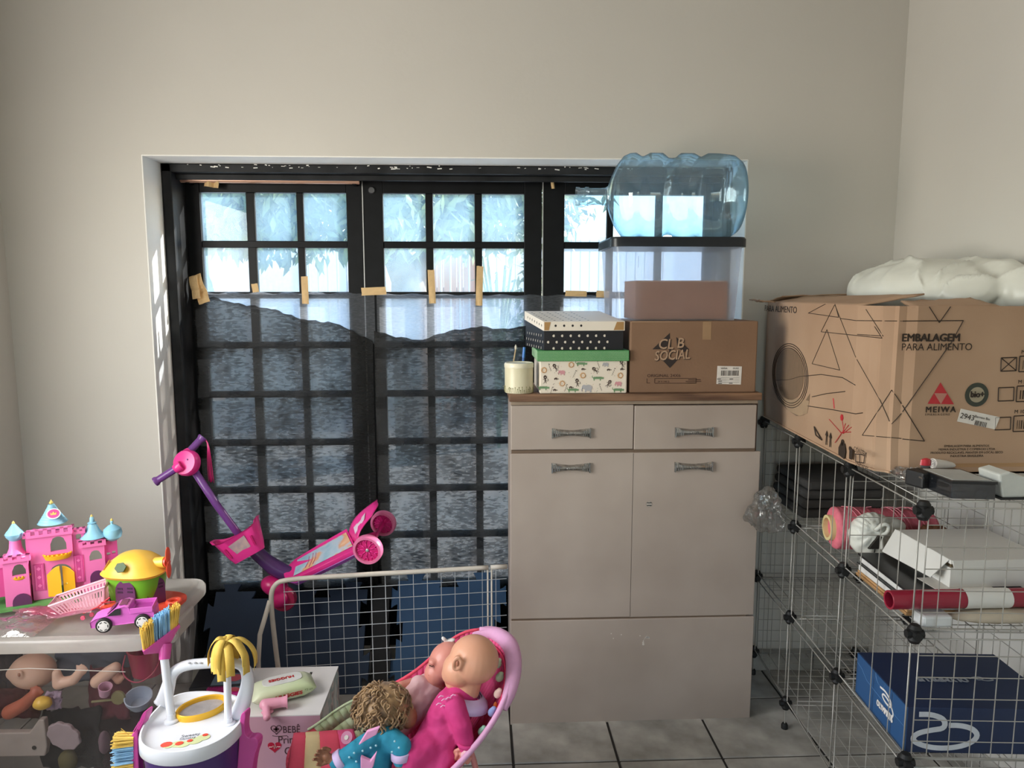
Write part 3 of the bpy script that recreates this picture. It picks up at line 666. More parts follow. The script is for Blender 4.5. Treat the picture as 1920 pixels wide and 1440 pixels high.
def turtle(px, py):
    b = P['brown']; c = gp(px, py); b.prism([(.006*math.cos(a*PI/6), .005*math.sin(a*PI/6)) for a in range(7)], c, X, Z, .0004); b.box(c+V((.008, 0, .001)), (.003, .0005, .002)); b.box(c+V((-.003, 0, -.001)), (.002, .0005, .003)); b.box(c+V((.003, 0, -.001)), (.002, .0005, .003))
def elephant(px, py, s=1, k='grey'):
    b = P[k]; c = gp(px, py); b.disc(c, (0, -1, 0), .008*s, 12, .0004, sx=1.3); b.disc(c+V((-.011*s, 0, .002*s)), (0, -1, 0), .006*s, 10, .0005)
    for dx in (-.007, .006): b.box(c+V((dx*s, 0, -.008*s)), (.004*s, .0005, .008*s))
    b.tube([c+V((-.016*s, 0, .001)), c+V((-.018*s, 0, -.005*s)), c+V((-.016*s, 0, -.009*s))], .0014*s, 4)
def giraffe(px, py, r):
    b = P['brown']
    for k in range(7):
        q = gp(px, py)+V((.003*k*math.sin(r)-.008*math.sin(r), 0, .003*k*math.cos(r)-.009)); b.box(q+V((.0012*(k % 2), 0, 0)), (.0016, .0005, .0016))
    b.box(gp(px, py)+V((.012*math.sin(r)+.002, 0, .012)), (.004, .0005, .002))
for a in ((1091, 682), (1122, 709), (1075, 731), (1160, 731), (1020, 727)): croc(*a)
for a in ((1020, 694), (1071, 684), (1093, 704), (1054, 719), (1163, 704)): lion(*a)
for a in ((1041, 689, .5), (1022, 711, 0), (1082, 717, .1), (1116, 694, .8), (1141, 719, -.6), (1166, 682, .3)): monkey(*a)
for a in ((1093, 693), (1141, 694), (1166, 693), (1042, 711), (1070, 727), (1040, 732)): turtle(*a)
elephant(1103, 727, 1.25); elephant(1055, 698, .8, 'pink'); elephant(1161, 719, .8, 'pink'); elephant(1137, 683, .7)
for a in ((1031, 690, -.4), (1076, 702, .4), (1122, 684, -.4), (1149, 698, .4), (1033, 733, .3), (1126, 727, -.4), (1060, 728, .3)): giraffe(*a)
rr = random.Random(4)
for k in range(70):
    px, py = rr.uniform(1014, 1176), rr.uniform(681, 740); P[rr.choice(('brown', 'orange', 'green', 'pink'))].box(gp(px, py, -.0004), (.0016, .0003, .0014), (0, rr.random(), 0))
for k, c in (('green', '6f9168'), ('brown', '4a3a32'), ('grey', 'a9a7aa'), ('orange', 'c99a66'), ('pink', 'c98f93')): P[k].build('print', mat('print_'+k, c, .65), gb, world=True)
# dotted box, turned a little, its lid riding up at the back
m_blk = mat('black_card', '14131a', .5, .1, 5); m_wcard = mat('white_card', 'e6dccd', .55, .03, 5)
A = PY(1020, 620, GY+.002); Bp = PY(1169, 624, GY+.012); ax = (Bp-A); ax.z = 0; DW = ax.length; ax.normalize(); ay = V((-ax.y, ax.x, 0)); ay = (ay+ax*-.17).normalized()
db = T('dotted_box', 'black card box with white dots and a white dotted lid', 'box', (A.x, A.y, GZ))
O = V((A.x, A.y, GZ+.0005)); DD, DH = .22, PY(1095, 603, GY).z-GZ
def dbx(o, a, d, h, x0=0, y0=0, z0=0, lift=0):
    q = lambda x, y, z: o+ax*x+ay*y+V((0, 0, z))
    return [q(x0, y0, z0), q(x0+a, y0, z0), q(x0+a, y0+d, z0+lift), q(x0, y0+d, z0+lift), q(x0, y0, z0+h), q(x0+a, y0, z0+h), q(x0+a, y0+d, z0+h+lift), q(x0, y0+d, z0+h+lift)]
b = MB(); b.hexa(dbx(O, DW, DD, DH-.006)); b.build('body', m_blk, db, bevel=.001, world=True)
lh = .030; b = MB(); b.hexa(dbx(O, DW+.006, DD+.008, lh, -.003, -.004, DH-lh, .028)); dl = b.build('lid', m_wcard, db, bevel=.001, world=True)
wd, bd = MB(), MB(); sp = .0275
for r, z in enumerate((.006, .026, .046)):
    for k in range(-1, 8):
        x = k*sp+(.0138 if r % 2 else .004)
        if .006 < x < DW-.006 and z < DH-lh-.001: wd.disc(O+ax*x+V((0, 0, z)), -ay, .0042, 12, .0005)
        if .006 < x < DD-.006 and z < DH-lh+.02: wd.disc(O+ay*x+V((0, 0, z)), -ax, .0042, 12, .0005)
for k in range(4): bd.disc(O+ax*(.036+sp*k)-ay*.004+V((0, 0, DH-lh*.45)), -ay, .0038, 12, .0006)
for k in range(7): bd.disc(O+ay*(.016+sp*k)-ax*.003+V((0, 0, DH-lh*.5+.028*(.07+.125*k))), -ax, .0038, 12, .0006)
nrm = ax.cross((ay*DD+V((0, 0, .028))).normalized())
for i in range(6):
    for k in range(7): bd.disc(O+ax*(.012+sp*i)+ay*(.02+sp*k)+V((0, 0, DH+.028*(.02+sp*k)/(DD+.008)+.0001)), nrm, .0036, 10, .0005)
wd.build('white_dots', m_wcard, db, world=True); bd.build('black_dots', m_blk, dl, world=True)
for x0, x1, sl in ((0, .020, .006), (DW-.034, DW-.001, -.010)):
    b = MB(); q = lambda x, z: O+ax*x-ay*.0043+V((0, 0, z))
    p4 = [q(x0, DH-lh+.002), q(x1-(sl if sl > 0 else 0), DH-lh+.002), q(x1, DH-.002), q(x0-(sl if sl < 0 else 0), DH-.002)]; b.loft([p4, [p-ay*.0005 for p in p4]]); lab(b.build('corner_tape', mat('brown_corner', 'a9814f', .6), dl, world=True), 'brown paper corner')
# --- cream canister, pen and scissors behind it
cc = PY(973, 724, CF+.05); cn = T('canister', 'small cream tin canister with a lid and a flower border', 'canister', (cc.x, CF+.05, ZT)); r = .0465
b = MB(); b.lathe([(r-.002, 0), (r, .002), (r, .082), (r-.001, .084)], 32); b.build('body', mat('cream_tin', 'cfc6a4', .4, .04, 8, c2='d9d1b4'), cn, True)
b = MB(); b.lathe([(r+.001, .082), (r+.0015, .084), (r+.0015, .094), (r-.001, .098), (r-.004, .098), (r-.006, .0955), (0, .0955)], 32); b.build('lid', mat('ivory_lid', 'ddd6bd', .35), cn, True)
b = MB()
for k in range(46):
    a = 2*PI*k/46; h = .010+.012*abs(math.sin(k*1.7)); q = V((math.cos(a)*(r+.0003), math.sin(a)*(r+.0003), 0)); b.tube([q+V((0, 0, .003)), q+V((.002*math.sin(k), 0, h))], .0007, 4); b.ell(q+V((.002*math.sin(k), 0, h)), .0016, 6, 4)
stuff(b.build('flower_border', mat('olive_print', '7d7a4c', .6), cn))
q0 = V((cc.x+.012, CF+.125, ZT)); q1 = PY(983, 651, CF+.14)
pen = T('pen', 'blue pen standing behind the cream canister', 'pen', q0); b = MB(); b.cyl(q0, q0.lerp(q1, .75), .004, n=10); b.build('barrel', mat('blue_plastic', '2d5fa8', .3), pen, True, world=True)
b = MB(); b.cyl(q0.lerp(q1, .75), q1, .0048, n=10); b.build('cap', mat('blue_cap', '3f79c8', .3), pen, True, world=True)
q0 = V((cc.x-.03, CF+.125, ZT)); q1 = PY(967, 655, CF+.13)
sc_ = T('paint_brush', 'thin brush with a pale tip standing left of the blue pen', 'brush', q0); b = MB(); b.cyl(q0, q1, .0025, n=8); b.build('handle', mat('pale_wood', 'b59c78', .6), sc_, True, world=True)
b = MB(); b.lathe([(.003, 0), (.004, .008), (.001, .016)], 8, q1, (0, 0, 1)); b.build('bristles', mat('pale_bristle', 'd8d0c0', .8), sc_, True, world=True)
# ================================================================ SCOOTER wedged behind the fence
m_pk = mat('hot_pink_plastic', 'e8358f', .28, .05, 10); m_pkd = mat('magenta_plastic', 'c9206f', .3, .06, 10); m_pu = mat('purple_plastic', '6f3f86', .3, .06, 10); m_lp = mat('lilac_plastic', '9a55a8', .3, .05, 10)
SY = 2.56
sco = T('scooter', 'pink and purple toy scooter wedged behind the mesh fence', 'scooter', PY(520, 1105, SY+.02))
hd = PY(351, 868, SY-.06); nk = PY(515, 1062, SY+.01)
st = MB(); st.tube([hd+V((.0, .012, 0)), PY(405, 945, SY-.03), PY(440, 992, SY-.015), PY(470, 1030, SY)], .0135, 12); st.build('stem', m_pu, sco, 'all', world=True)
b = MB(); b.tube([PY(458, 1010, SY-.005), PY(490, 1045, SY), PY(520, 1068, SY+.01), PY(555, 1082, SY+.01)], [.020, .026, .03, .028], 12, smooth=1); lab(b.build('neck', mat('dark_purple_plastic', '55316a', .3), sco, 'all', world=True), 'darker purple neck')
ax_ = V((-.18, -.92, .30)).normalized()
b = MB(); b.lathe([(0, -.02), (.038, -.018), (.045, -.010), (.045, .012), (.040, .020), (.012, .023), (0, .023)], 28, hd, ax_); hb = b.build('handle_hub', m_pk, sco, 35, world=True)
b = MB()
for dx, dz in ((-.012, -.012), (.014, .010)): b.lathe([(0, 0), (.003, 0), (.002, .002), (0, .002)], 8, hd+ax_*.0235+V((dx, 0, dz)), ax_)
stuff(b.build('screw_holes', m_pu, hb, world=True))
g0, g1 = PY(290, 904, SY-.11), PY(381, 819, SY+.0); gd = (g1-g0).normalized()
for a, c, e in ((PY(334, 876, SY-.09), g0, -1), (PY(352, 850, SY-.03), g1, 1)):
    d = (c-a).normalized(); L = (c-a).length
    b = MB(); b.lathe([(.018, -.012), (.019, .0), (.015, .012), (.0135, .014)], 18, a, d); b.build('grip_collar', m_pk, sco, True, world=True)
    b = MB(); pr = [(.0125, .01)]
    for k in range(9): pr += [(.0132, .016+k*(L-.03)/9), (.0124, .018+k*(L-.03)/9)]
    pr += [(.0135, L-.012), (.0165, L-.008), (.0165, L-.001), (.012, L), (0, L)]
    b.lathe(pr, 16, a, d); b.build('grip', m_pu, sco, 40, world=True)
rr = random.Random(6)
for k in range(9):
    o = g1+V((.008, -.004, -.006)); e = rr.uniform(-.008, .008)
    b = MB(); b.tube([o, o+V((.012+e*.3, -.004, -.02)), o+V((.014+e, -.006+e*.4, -.08)), o+V((.018+e*1.4, -.006, -.13-rr.uniform(0, .035)))], .0014, 5, smooth=1); b.build('streamer', m_pkd, sco, 'all', world=True)
# basket
c = PY(447, 1003, SY-.045)
u = V((.86, .1, .46)).normalized(); dn = V((.42, -.12, -.90)); dn = (dn-u*dn.dot(u)).normalized(); w_ = u.cross(dn).normalized()
if w_.y > 0: w_ = -w_
def bring(h, a, d, wav=0, n=40):
    out = []
    for k in range(n):
        t_ = 2*PI*k/n; cx, cy = math.cos(t_), math.sin(t_)
        x = a*math.copysign(abs(cx)**.55, cx); y = d*math.copysign(abs(cy)**.55, cy)
        out.append(c+u*x+w_*y+dn*(h-wav*(.5+.5*math.cos(2*t_))*(1 if cy < .5 else .6)))
    return out
b = MB()
b.loft([bring(.085, .055, .028), bring(.06, .064, .036), bring(.0, .086, .048, .022), bring(-.004, .091, .053, .024), bring(-.001, .083, .045, .022), bring(.055, .061, .033), bring(.08, .05, .025)]); bk = b.build('basket', m_pk, sco, 40, world=True)
b = MB()
for sx in (-.052, .052):
    for k in range(1): b.box(c+u*sx+dn*.042+w_*.0425, (.001, .001, .001))
def on_b(x, h): return c+u*x+dn*h+w_*(.0495-.0185*max(h, 0)/.085*1.25+.0015)
b = MB(); pts = [on_b(-.034, .018), on_b(.032, .010), on_b(.030, .055), on_b(-.022, .062)]; b.loft([pts, [p+w_*.0008 for p in pts]]); lab(b.build('sticker', mat('grey_lilac_sticker', 'b09aa8', .3, .2, 40, c2='c9aaa4'), bk, world=True), 'greyish sticker on the basket front')
for sx in (-1, 1):
    b = MB(); p0, p1 = on_b(sx*.05, .022), on_b(sx*.046, .058); b.tube([p0, p1], .004, 6); lab(b.build('slot', m_pkd, bk, world=True), 'dark slot in the basket side')
# front wheel housing
f0 = PY(515, 1098, SY+.005); b = MB(); b.ell(f0, (.052, .045, .036), 20, 12, (0, .35, 0)); b.ell(f0+V((.02, -.01, -.045)), (.035, .038, .035), 16, 10); b = blob(b, .006, 6); b.build('wheel_cover', m_pkd, sco, 'all', world=True)
f1 = PY(532, 1122, SY+.005); b = MB(); b.lathe([(0, -.015), (.042, -.015), (.046, -.01), (.046, .01), (.042, .015), (0, .015)], 24, f1, (0, 1, 0)); b.build('front_wheel', mat('red_pink_wheel', 'a8284f', .4), sco, 40, world=True)
# deck: a shallow tray seen from its rider's side
def D(px, py, y): return PY(px, py, y)
fl_, fr_, rl_, rr_ = D(553, 1052, SY+.05), D(548, 1088, SY-.05), D(652, 996, SY+.085), D(668, 1028, SY-.05)
def deckpt(s, t_, up=0):
    p = fl_.lerp(rl_, s).lerp(fr_.lerp(rr_, s), t_); return p+dnrm*up
dnrm = (rl_-fl_).cross(fr_-fl_).normalized()
if dnrm.z < 0: dnrm = -dnrm
def dring(up, g):
    out = [deckpt(-.16-g, .5, up+.012), deckpt(-.11-g, .2, up+.004), deckpt(.03, -.06-g, up), deckpt(.5, -.1-g, up), deckpt(1.0, -.1-g, up), deckpt(1.0, 1.1+g, up), deckpt(.5, 1.1+g, up), deckpt(.03, 1.06+g, up), deckpt(-.11-g, .8, up+.004)]
    return out
b = MB(); b.loft([dring(-.012, 0), dring(.0, .0), dring(.006, -.02), dring(.004, -.06)]); dk = b.build('deck', m_pk, sco, 40, bevel=.003, world=True)
b = MB(); b.loft([dring(-.034, -.12), dring(-.028, -.03), dring(-.013, .012), dring(-.011, .0)]); lab(b.build('deck_skirt', m_lp, sco, 40, world=True), 'lilac underside of the deck')
b = MB(); q = [deckpt(.07, .12, .0066), deckpt(.97, .10, .0066), deckpt(.97, .9, .0066), deckpt(.03, .9, .0066)]; b.loft([q, [p+dnrm*.0008 for p in q]])
ms, nt, out = new_mat('deck_sticker_print'); pb_ = node(nt, 'ShaderNodeBsdfPrincipled'); pb_.inputs['Roughness'].default_value = .3
nt.links.new(ramp(nt, noise_fac(nt, 14, 2), [(.3, '8fb8c9'), (.48, 'b9c9d6'), (.56, 'e0a57a'), (.68, 'e9c0a0'), (.8, 'd98aa6')]), pb_.inputs[0]); nt.links.new(pb_.outputs[0], out.inputs[0])
lab(b.build('sticker', ms, dk, world=True), 'pale blue and peach print on the deck')
b = MB()
for k, (s0, t0, s1, t1) in enumerate(((.28, .85, .36, .25), (.34, .8, .41, .3), (.22, .78, .29, .3))): b.tube([deckpt(s0, t0, .0076), deckpt((s0+s1)/2+.02, (t0+t1)/2, .0078), deckpt(s1, t1, .0076)], .0018, 4)
stuff(b.build('lettering', mat('berry_print', 'a8336e', .4), dk, world=True))
# rear fender and wheels
b = MB()
def fend(u_, v_):
    base = D(655, 1000, SY+.06).lerp(D(676, 1035, SY-.05), v_); top = D(708, 938, SY+.10).lerp(D(698, 968, SY-.02), v_)
    wv = .5+.5*math.cos((v_-.5)*2*PI); p = base.lerp(top, u_); return p+V((-.018, -.03, .008))*math.sin(u_*PI)*1.1+V((.012, 0, .01))*u_*u_*wv
b.grid(fend, 10, 10); b.build('fender', m_pk, sco, 'all', world=True, solid=.004)
b = MB(); q = [fend(.35, .35), fend(.75, .35), fend(.75, .7), fend(.35, .7)]; b.loft([[p+V((-.004, -.006, .003)) for p in q], [p+V((-.005, -.007, .004)) for p in q]]); lab(b.build('sticker', mat('pale_oval_sticker', 'd9c2cf', .4), sco, world=True), 'small pale sticker on the fender')
w0, w1 = D(690, 1030, SY-.08), D(719, 981, SY+.12)
wa_ = V((-.20, -.95, -.12)).normalized()
for i, cw in enumerate((w0, w1)):
    R = .0535 if i == 0 else .049
    b = MB(); b.lathe([(R*.80, -.014), (R*.96, -.014), (R, -.009), (R, .009), (R*.96, .014), (R*.80, .014), (R*.78, .008), (R*.78, -.008), (R*.80, -.014)], 32, cw, wa_, caps=False); wh = b.build('wheel', mat('pink_tyre', 'e0759f', .35), sco, 40, world=True)
    b = MB(); b.lathe([(0, -.006), (R*.79, -.006), (R*.79, .004), (R*.3, .005), (0, .005)], 28, cw, wa_); b.build('disc', m_pkd, wh, 40, world=True)
    x, y, d = basis(wa_)
    b = MB()
    for k in range(9):
        a = 2*PI*k/9; e = a+.22; b.tube([cw+d*.006+(x*math.cos(a)+y*math.sin(a))*R*.18, cw+d*.007+(x*math.cos(a)+y*math.sin(a))*R*.5], .0018, 5)
        for g in (-.2, .2): b.tube([cw+d*.007+(x*math.cos(a)+y*math.sin(a))*R*.5, cw+d*.006+(x*math.cos(a+g)+y*math.sin(a+g))*R*.77], .0015, 5)
    stuff(b.build('spokes', m_pk, wh, 'all', world=True))
    b = MB(); b.lathe([(.006, .004), (.006, .01), (.0035, .012), (0, .012)], 12, cw, wa_); b.build('axle_nut', mat('bare_steel', (.5, .5, .5), .35, metal=.6), wh, True, world=True)
b = MB(); b.cyl(w0-wa_*.002, w1, .009, n=10); b.build('axle', m_pkd, sco, True, world=True)
b = MB(); b.tube([deckpt(.95, .5, -.01), (w0+w1)/2], .016, 8); b.build('axle_bracket', m_pk, sco, True, world=True)
# ================================================================ BIG TOY BIN AT THE LEFT
LZ0 = .55; lx1 = -.865; ly0, ly1 = 1.835, 2.25; lx0 = -1.60
m_big = clear('clear_bin_plastic', (.88, .87, .88), (.55, .53, .52), .10, .12, .12, hvar=.5, hscale=3)
m_lidp = clear('frosted_lid_plastic', (.93, .92, .90), (.86, .84, .80), .80, .09, .2, hvar=.12, hscale=6)
tb = T('toy_bin', 'big clear plastic toy bin full of dolls, left of the toy cleaning trolley', 'storage bin', (lx0, ly0, 0))
b, rg_ = shell(lx0+.02, lx1-.02, ly0+.02, ly1-.02, .012, LZ0-.035, .05, r=.05, th=.003, n=5)
b.build('tub', m_big, tb, 40, world=True)
def lring(g, z, r=.06, n=6):
    out = []; x0, x1, y0, y1 = lx0-g, lx1+g, ly0-g, ly1+g; r = max(r+g, .005)
    for cx, cy, s in ((x1-r, y1-r, 0), (x0+r, y1-r, 1), (x0+r, y0+r, 2), (x1-r, y0+r, 3)):
        for k in range(n+1): an = PI/2*(s+k/n); out.append((cx+r*math.cos(an), cy+r*math.sin(an), z))
    return out
b = MB(); b.loft([lring(-.03, LZ0-.026), lring(-.012, LZ0-.028), lring(-.002, LZ0-.034), lring(0, LZ0-.028), lring(.001, LZ0-.008), lring(-.004, LZ0), lring(-.018, LZ0+.003), lring(-.030, LZ0), lring(-.042, LZ0-.010), lring(-.10, LZ0-.011), lring(-.15, LZ0-.010)])
b.build('lid', m_lidp, tb, 40, world=True)
TOP = LZ0-.0095
b = MB(); b.box((lx1+.004, 2.02, LZ0-.04), (.014, .12, .045)); b.build('latch', m_lidp, tb, bevel=.004, world=True)
b = MB(); b.box((lx1+.004, 1.94, LZ0-.05), (.018, .02, .02)); b.build('latch', m_lidp, tb, bevel=.004, world=True)
b = MB(); b.tube([(lx0+.08, ly0+.0165, .455), (-1.2, ly0+.0165, .468), (-.95, ly0+.0165, .452)], .001, 6); b.build('moulded_line', m_lidp, tb, world=True)
# contents
m_sk = mat('doll_vinyl', 'd9a48a', .45, .04, 6, sss=.05); m_sk2 = mat('pale_doll_vinyl', 'd8b29c', .45, .04, 6, sss=.05)
FY = ly0+.10     # plane just behind the front wall of the bin
def bp(px, py, d=0): return PY(px, py, FY+d)
def inbin(name, label, cat, px, py, d=0): return T(name, label, cat, bp(px, py, d))
# doll head
t = inbin('doll', 'bald pale doll with head sideways against the front of the clear bin', 'doll', 62, 1258, .03)
b = MB(); c = bp(62, 1258, .03); b.ell(c, (.060, .055, .046), 20, 14, (0, .2, 0)); b.ell(c+V((-.04, -.02, .005)), (.02, .02, .018), 10, 8); b.ell(c+V((.0, -.055, .02)), (.010, .006, .013), 10, 8); b = blob(b, .004, 5); b.build('head', m_sk2, t, 'all', world=True)
b = MB(); b.ell(c+V((.0, -.059, .021)), (.004, .003, .006), 8, 6); b.build('ear_hole', mat('vinyl_shadow', 'a87560', .5), t, 'all', world=True)
def limb(name, label, pts, radii, d=0, m=None, hand=True):
    t = T('doll', label, 'doll', bp(*pts[0], d)); b = MB(); P = [bp(x, y, d) for x, y in pts]
    for a, c, r0, r1 in zip(P, P[1:], radii, radii[1:]): caps(b, a, c, r0, r1)
    if hand:
        dr = (P[-1]-P[-2]).normalized(); s = dr.cross(V((0, 1, 0)))
        for k in range(4): q = P[-1]+s*(k-1.5)*radii[-1]*.6; caps(b, q, q+dr*radii[-1]*(1.5-.15*abs(k-1.5)), radii[-1]*.34, radii[-1]*.28)
        caps(b, P[-1], P[-1]+s*radii[-1]*1.5+dr*radii[-1]*.4, radii[-1]*.4, radii[-1]*.3)
    b = blob(b, .0035, 4); b.build(name.split('_')[1], m or m_sk2, t, 'all', world=True); return t
limb('doll_arm', 'bent doll arm with its hand up in the clear bin', [(106, 1262), (110, 1282), (138, 1275), (152, 1258)], [.012, .016, .014, .012], -.02)
limb('doll_leg', 'doll leg with a foot, right of the bent arm in the bin', [(182, 1278), (205, 1260), (216, 1252)], [.018, .018, .016], -.01, hand=False)
t = inbin('doll', 'peach doll foot beside the doll leg in the bin', 'doll', 222, 1272); b = MB(); caps(b, bp(212, 1258), bp(222, 1276), .014, .011); caps(b, bp(222, 1276), bp(229, 1270), .010, .008); b = blob(b, .0035, 4); b.build('foot', m_sk, t, 'all', world=True)
limb('doll_arm', 'orange tinted doll arm low at the left end of the bin', [(18, 1335), (45, 1320), (66, 1300)], [.02, .018, .014], -.01, m=mat('orange_vinyl', 'b0614a', .5))
# assorted things
def lump(name, label, cat, px, py, r, m, d=0, rot=None, sq=None, seed=0):
    t = inbin(name, label, cat, px, py, d); b = MB(); c = bp(px, py, d); b.ell(c, r, 18, 12, rot); b.v = [p+(p-c).normalized()*.18*min(r)*fbm(p+V((seed, 0, 0)), 38) for p in b.v]; b.build('body', m, t, 'all', world=True); return t
def fold(name, label, px0, py0, px1, py1, m, d=0, amp=.01, seed=0, skew=0):
    t = inbin(name, label, 'cloth', (px0+px1)/2, py1, d); b = MB()
    def fn(u, v): p = bp(px0+(px1-px0)*u+skew*(v-.5), py0+(py1-py0)*v, d); return p+V((0, amp*fbm((u*3+seed, v*3, seed), 1.6), .3*amp*fbm((u*5, v*2, seed), 1)))
    b.grid(fn, 14, 12); b.build('cloth', m, t, 'all', world=True, solid=.004); return t
lump('yellow_toy', 'yellow wedge shaped toy under the bent arm in the bin', 'toy', 80, 1318, (.024, .02, .017), mat('yellow_plastic', 'd9b04a', .4), -.035, seed=1)
fold('lilac_cloth', 'pale lilac doll dress beside the yellow toy in the bin', 88, 1296, 116, 1328, mat('lilac_cloth', 'a08a9c', .8), -.01, .012, 2)
fold('crimson_cloth', 'dark crimson doll clothes around the doll leg in the bin', 168, 1250, 245, 1345, mat('crimson_cloth', '5f2330', .85), .05, .02, 3)
fold('black_cloth', 'black fabric filling the low middle of the clear bin', 78, 1330, 190, 1440, mat('black_fabric', '141216', .85), .03, .025, 4)
fold('grey_blue_cloth', 'grey blue cloth under the lid in the middle of the bin', 105, 1205, 255, 1275, mat('grey_blue_cloth', '565c68', .85), .07, .02, 5)
fold('wine_cloth', 'wine coloured cloth low in the right half of the bin', 180, 1330, 300, 1450, mat('wine_cloth', '3c2029', .85), .10, .02, 6)
fold('dark_red_cloth', 'dark red fabric behind the orange doll arm in the bin', -5, 1290, 75, 1345, mat('dark_red_cloth', '4a1519', .85), .06, .02, 7)
fold('dark_cloth', 'dark cloth behind the bald head at the left of the bin', -5, 1210, 40, 1300, mat('charcoal_cloth', '26222a', .85), .08, .02, 8)
t = inbin('red_bucket', 'translucent red toy bucket against the right end of the bin', 'bucket', 278, 1252, .0); c = bp(275, 1215, .03); b = MB(); b.lathe([(.036, -.075), (.040, -.072), (.050, .0), (.052, .002), (.047, .002), (.038, -.068), (0, -.068)], 28, c, (0, 0, 1)); b.build('body', mat('red_pink_plastic', 'a83a52', .35), t, 40, world=True)
b = MB(); b.tube([c+V((-.05, -.02, -.01)), c+V((-.045, -.06, -.045)), c+V((0, -.072, -.07)), c+V((.045, -.06, -.045)), c+V((.05, -.02, -.01))], .002, 6, smooth=2); b.build('handle', MATS['red_pink_plastic'], t, 'all', world=True)
t = inbin('pale_bowl', 'pale blue white toy bowl below the red bucket in the bin', 'bowl', 272, 1320, -.02); c = bp(262, 1322, -.02); b = MB(); b.lathe([(0, 0), (.024, 0), (.034, .022), (.036, .034), (.033, .034), (.031, .022), (.022, .004), (0, .004)], 24, c, (.1, -.35, 1)); b.build('bowl', mat('pale_blue_plastic', 'aab4c2', .4), t, 40, world=True)
t = inbin('toy_wand', 'olive round headed toy wand lying across the bin', 'toy', 222, 1312, -.03); c = bp(222, 1308, -.035); b = MB(); b.lathe([(0, -.004), (.018, -.004), (.020, 0), (.018, .004), (.014, .005), (0, .004)], 20, c, (0, -1, .1)); b.build('head', mat('olive_plastic', '77704a', .4), t, 40, world=True)
b = MB(); b.cyl(bp(210, 1312, -.035), bp(172, 1316, -.035), .0035, n=8); b.build('stick', MATS['olive_plastic'], t, True, world=True)
t = inbin('pink_toy', 'small pale pink toy cup left of the round wand', 'toy', 196, 1300, -.03); c = bp(196, 1302, -.03); b = MB(); b.lathe([(0, 0), (.013, 0), (.018, .03), (.016, .03), (.012, .003), (0, .003)], 16, c, (.3, -.3, 1)); b.build('cup', mat('pale_pink_plastic', 'c99ab0', .4), t, 40, world=True)
t = inbin('white_board', 'white moulded toy panel low at the left of the bin', 'toy', 40, 1420, -.02); b = MB()
q = [bp(*p, -.03) for p in ((-40, 1375), (55, 1374), (72, 1350), (82, 1350), (88, 1400), (84, 1418), (-40, 1420))]; b.loft([q, [p+V((0, .02, 0)) for p in q]]); b.build('panel', mat('off_white_plastic', 'a79b93', .5), t, bevel=.003, world=True)
b = MB(); b.disc(bp(64, 1402, -.031), (0, -1, 0), .006, 12); b.build('hole', m_drk, t, world=True)
t = inbin('shell_toy', 'pale scalloped toy dish in front of the black fabric', 'toy', 118, 1382, -.03); b = MB()
q = [bp(118+math.cos(a)*31*(1+.05*math.sin(a*9)), 1382+math.sin(a)*24*(1+.06*math.sin(a*9))+.25*math.cos(a)*31, -.035) for a in [2*PI*k/28 for k in range(28)]]; b.loft([q, [p+V((0, .012, 0)) for p in q]]); b.build('dish', mat('pale_mauve_plastic', 'a08f92', .5), t, bevel=.003, world=True)
lump('toy_figure', 'dim olive soft toy at the bottom of the bin under the dish', 'toy', 128, 1425, (.024, .02, .03), mat('olive_plush', '57502f', .9), -.02, seed=5)
lump('plush_toy', 'dim mauve soft toy in the lower right of the bin', 'toy', 196, 1392, (.014, .02, .034), mat('mauve_plush', '6d5560', .9), -.02, seed=6)
# loose wrap bag on the lid
m_film = clear('clear_film', (.97, .96, .97), (.9, .88, .88), .12, .55, .05, 1.0, 30, hvar=.9, hscale=14)
t = T('plastic_bag', 'crumpled clear plastic bag spread on the bin lid before the pink castle', 'bag', (-1.35, 1.9, TOP)); b = MB()
def film(u, v):
    x = -1.58+.40*u; y = 1.845+(.07+.07*u)*v+.008*math.sin(u*9); e = min(u, 1-u, v, 1-v)*6; return (x, y, LZ0+.006+min(1, e)*.012*(1+fbm((x*3, y*3, 1), 9))+.010*min(1, e)*abs(fbm((x, y, 2), 24)))
b.grid(film, 40, 24); b.build('film', m_film, t, 'all', world=True)
m_pf = clear('pink_film', (.98, .62, .74), (.95, .45, .62), .45, .25, .1, .6, 30)
t = T('pink_bag', 'crumpled pink plastic bag on the bin lid between castle and car', 'bag', (-1.18, 1.98, TOP))
rr = random.Random(12)
for k in range(16):
    b = MB(); p = V((-1.25+.12*rr.random(), 1.955+.04*rr.random(), LZ0+.014+.012*rr.random())); a = rr.uniform(-.4, .6); L = rr.uniform(.08, .16); d = V((math.cos(a), math.sin(a)*.5, 0)); s = V((-d.y, d.x, .2)).normalized()
    b.grid(lambda u, v: p+d*L*(u-.5)+s*(.022*(v-.5))*(1-.6*abs(2*u-1))+V((0, 0, .006*math.sin(u*5+k)+.004*math.sin(v*3))), 10, 3); b.build('fold', m_pf, t, 'all', world=True)
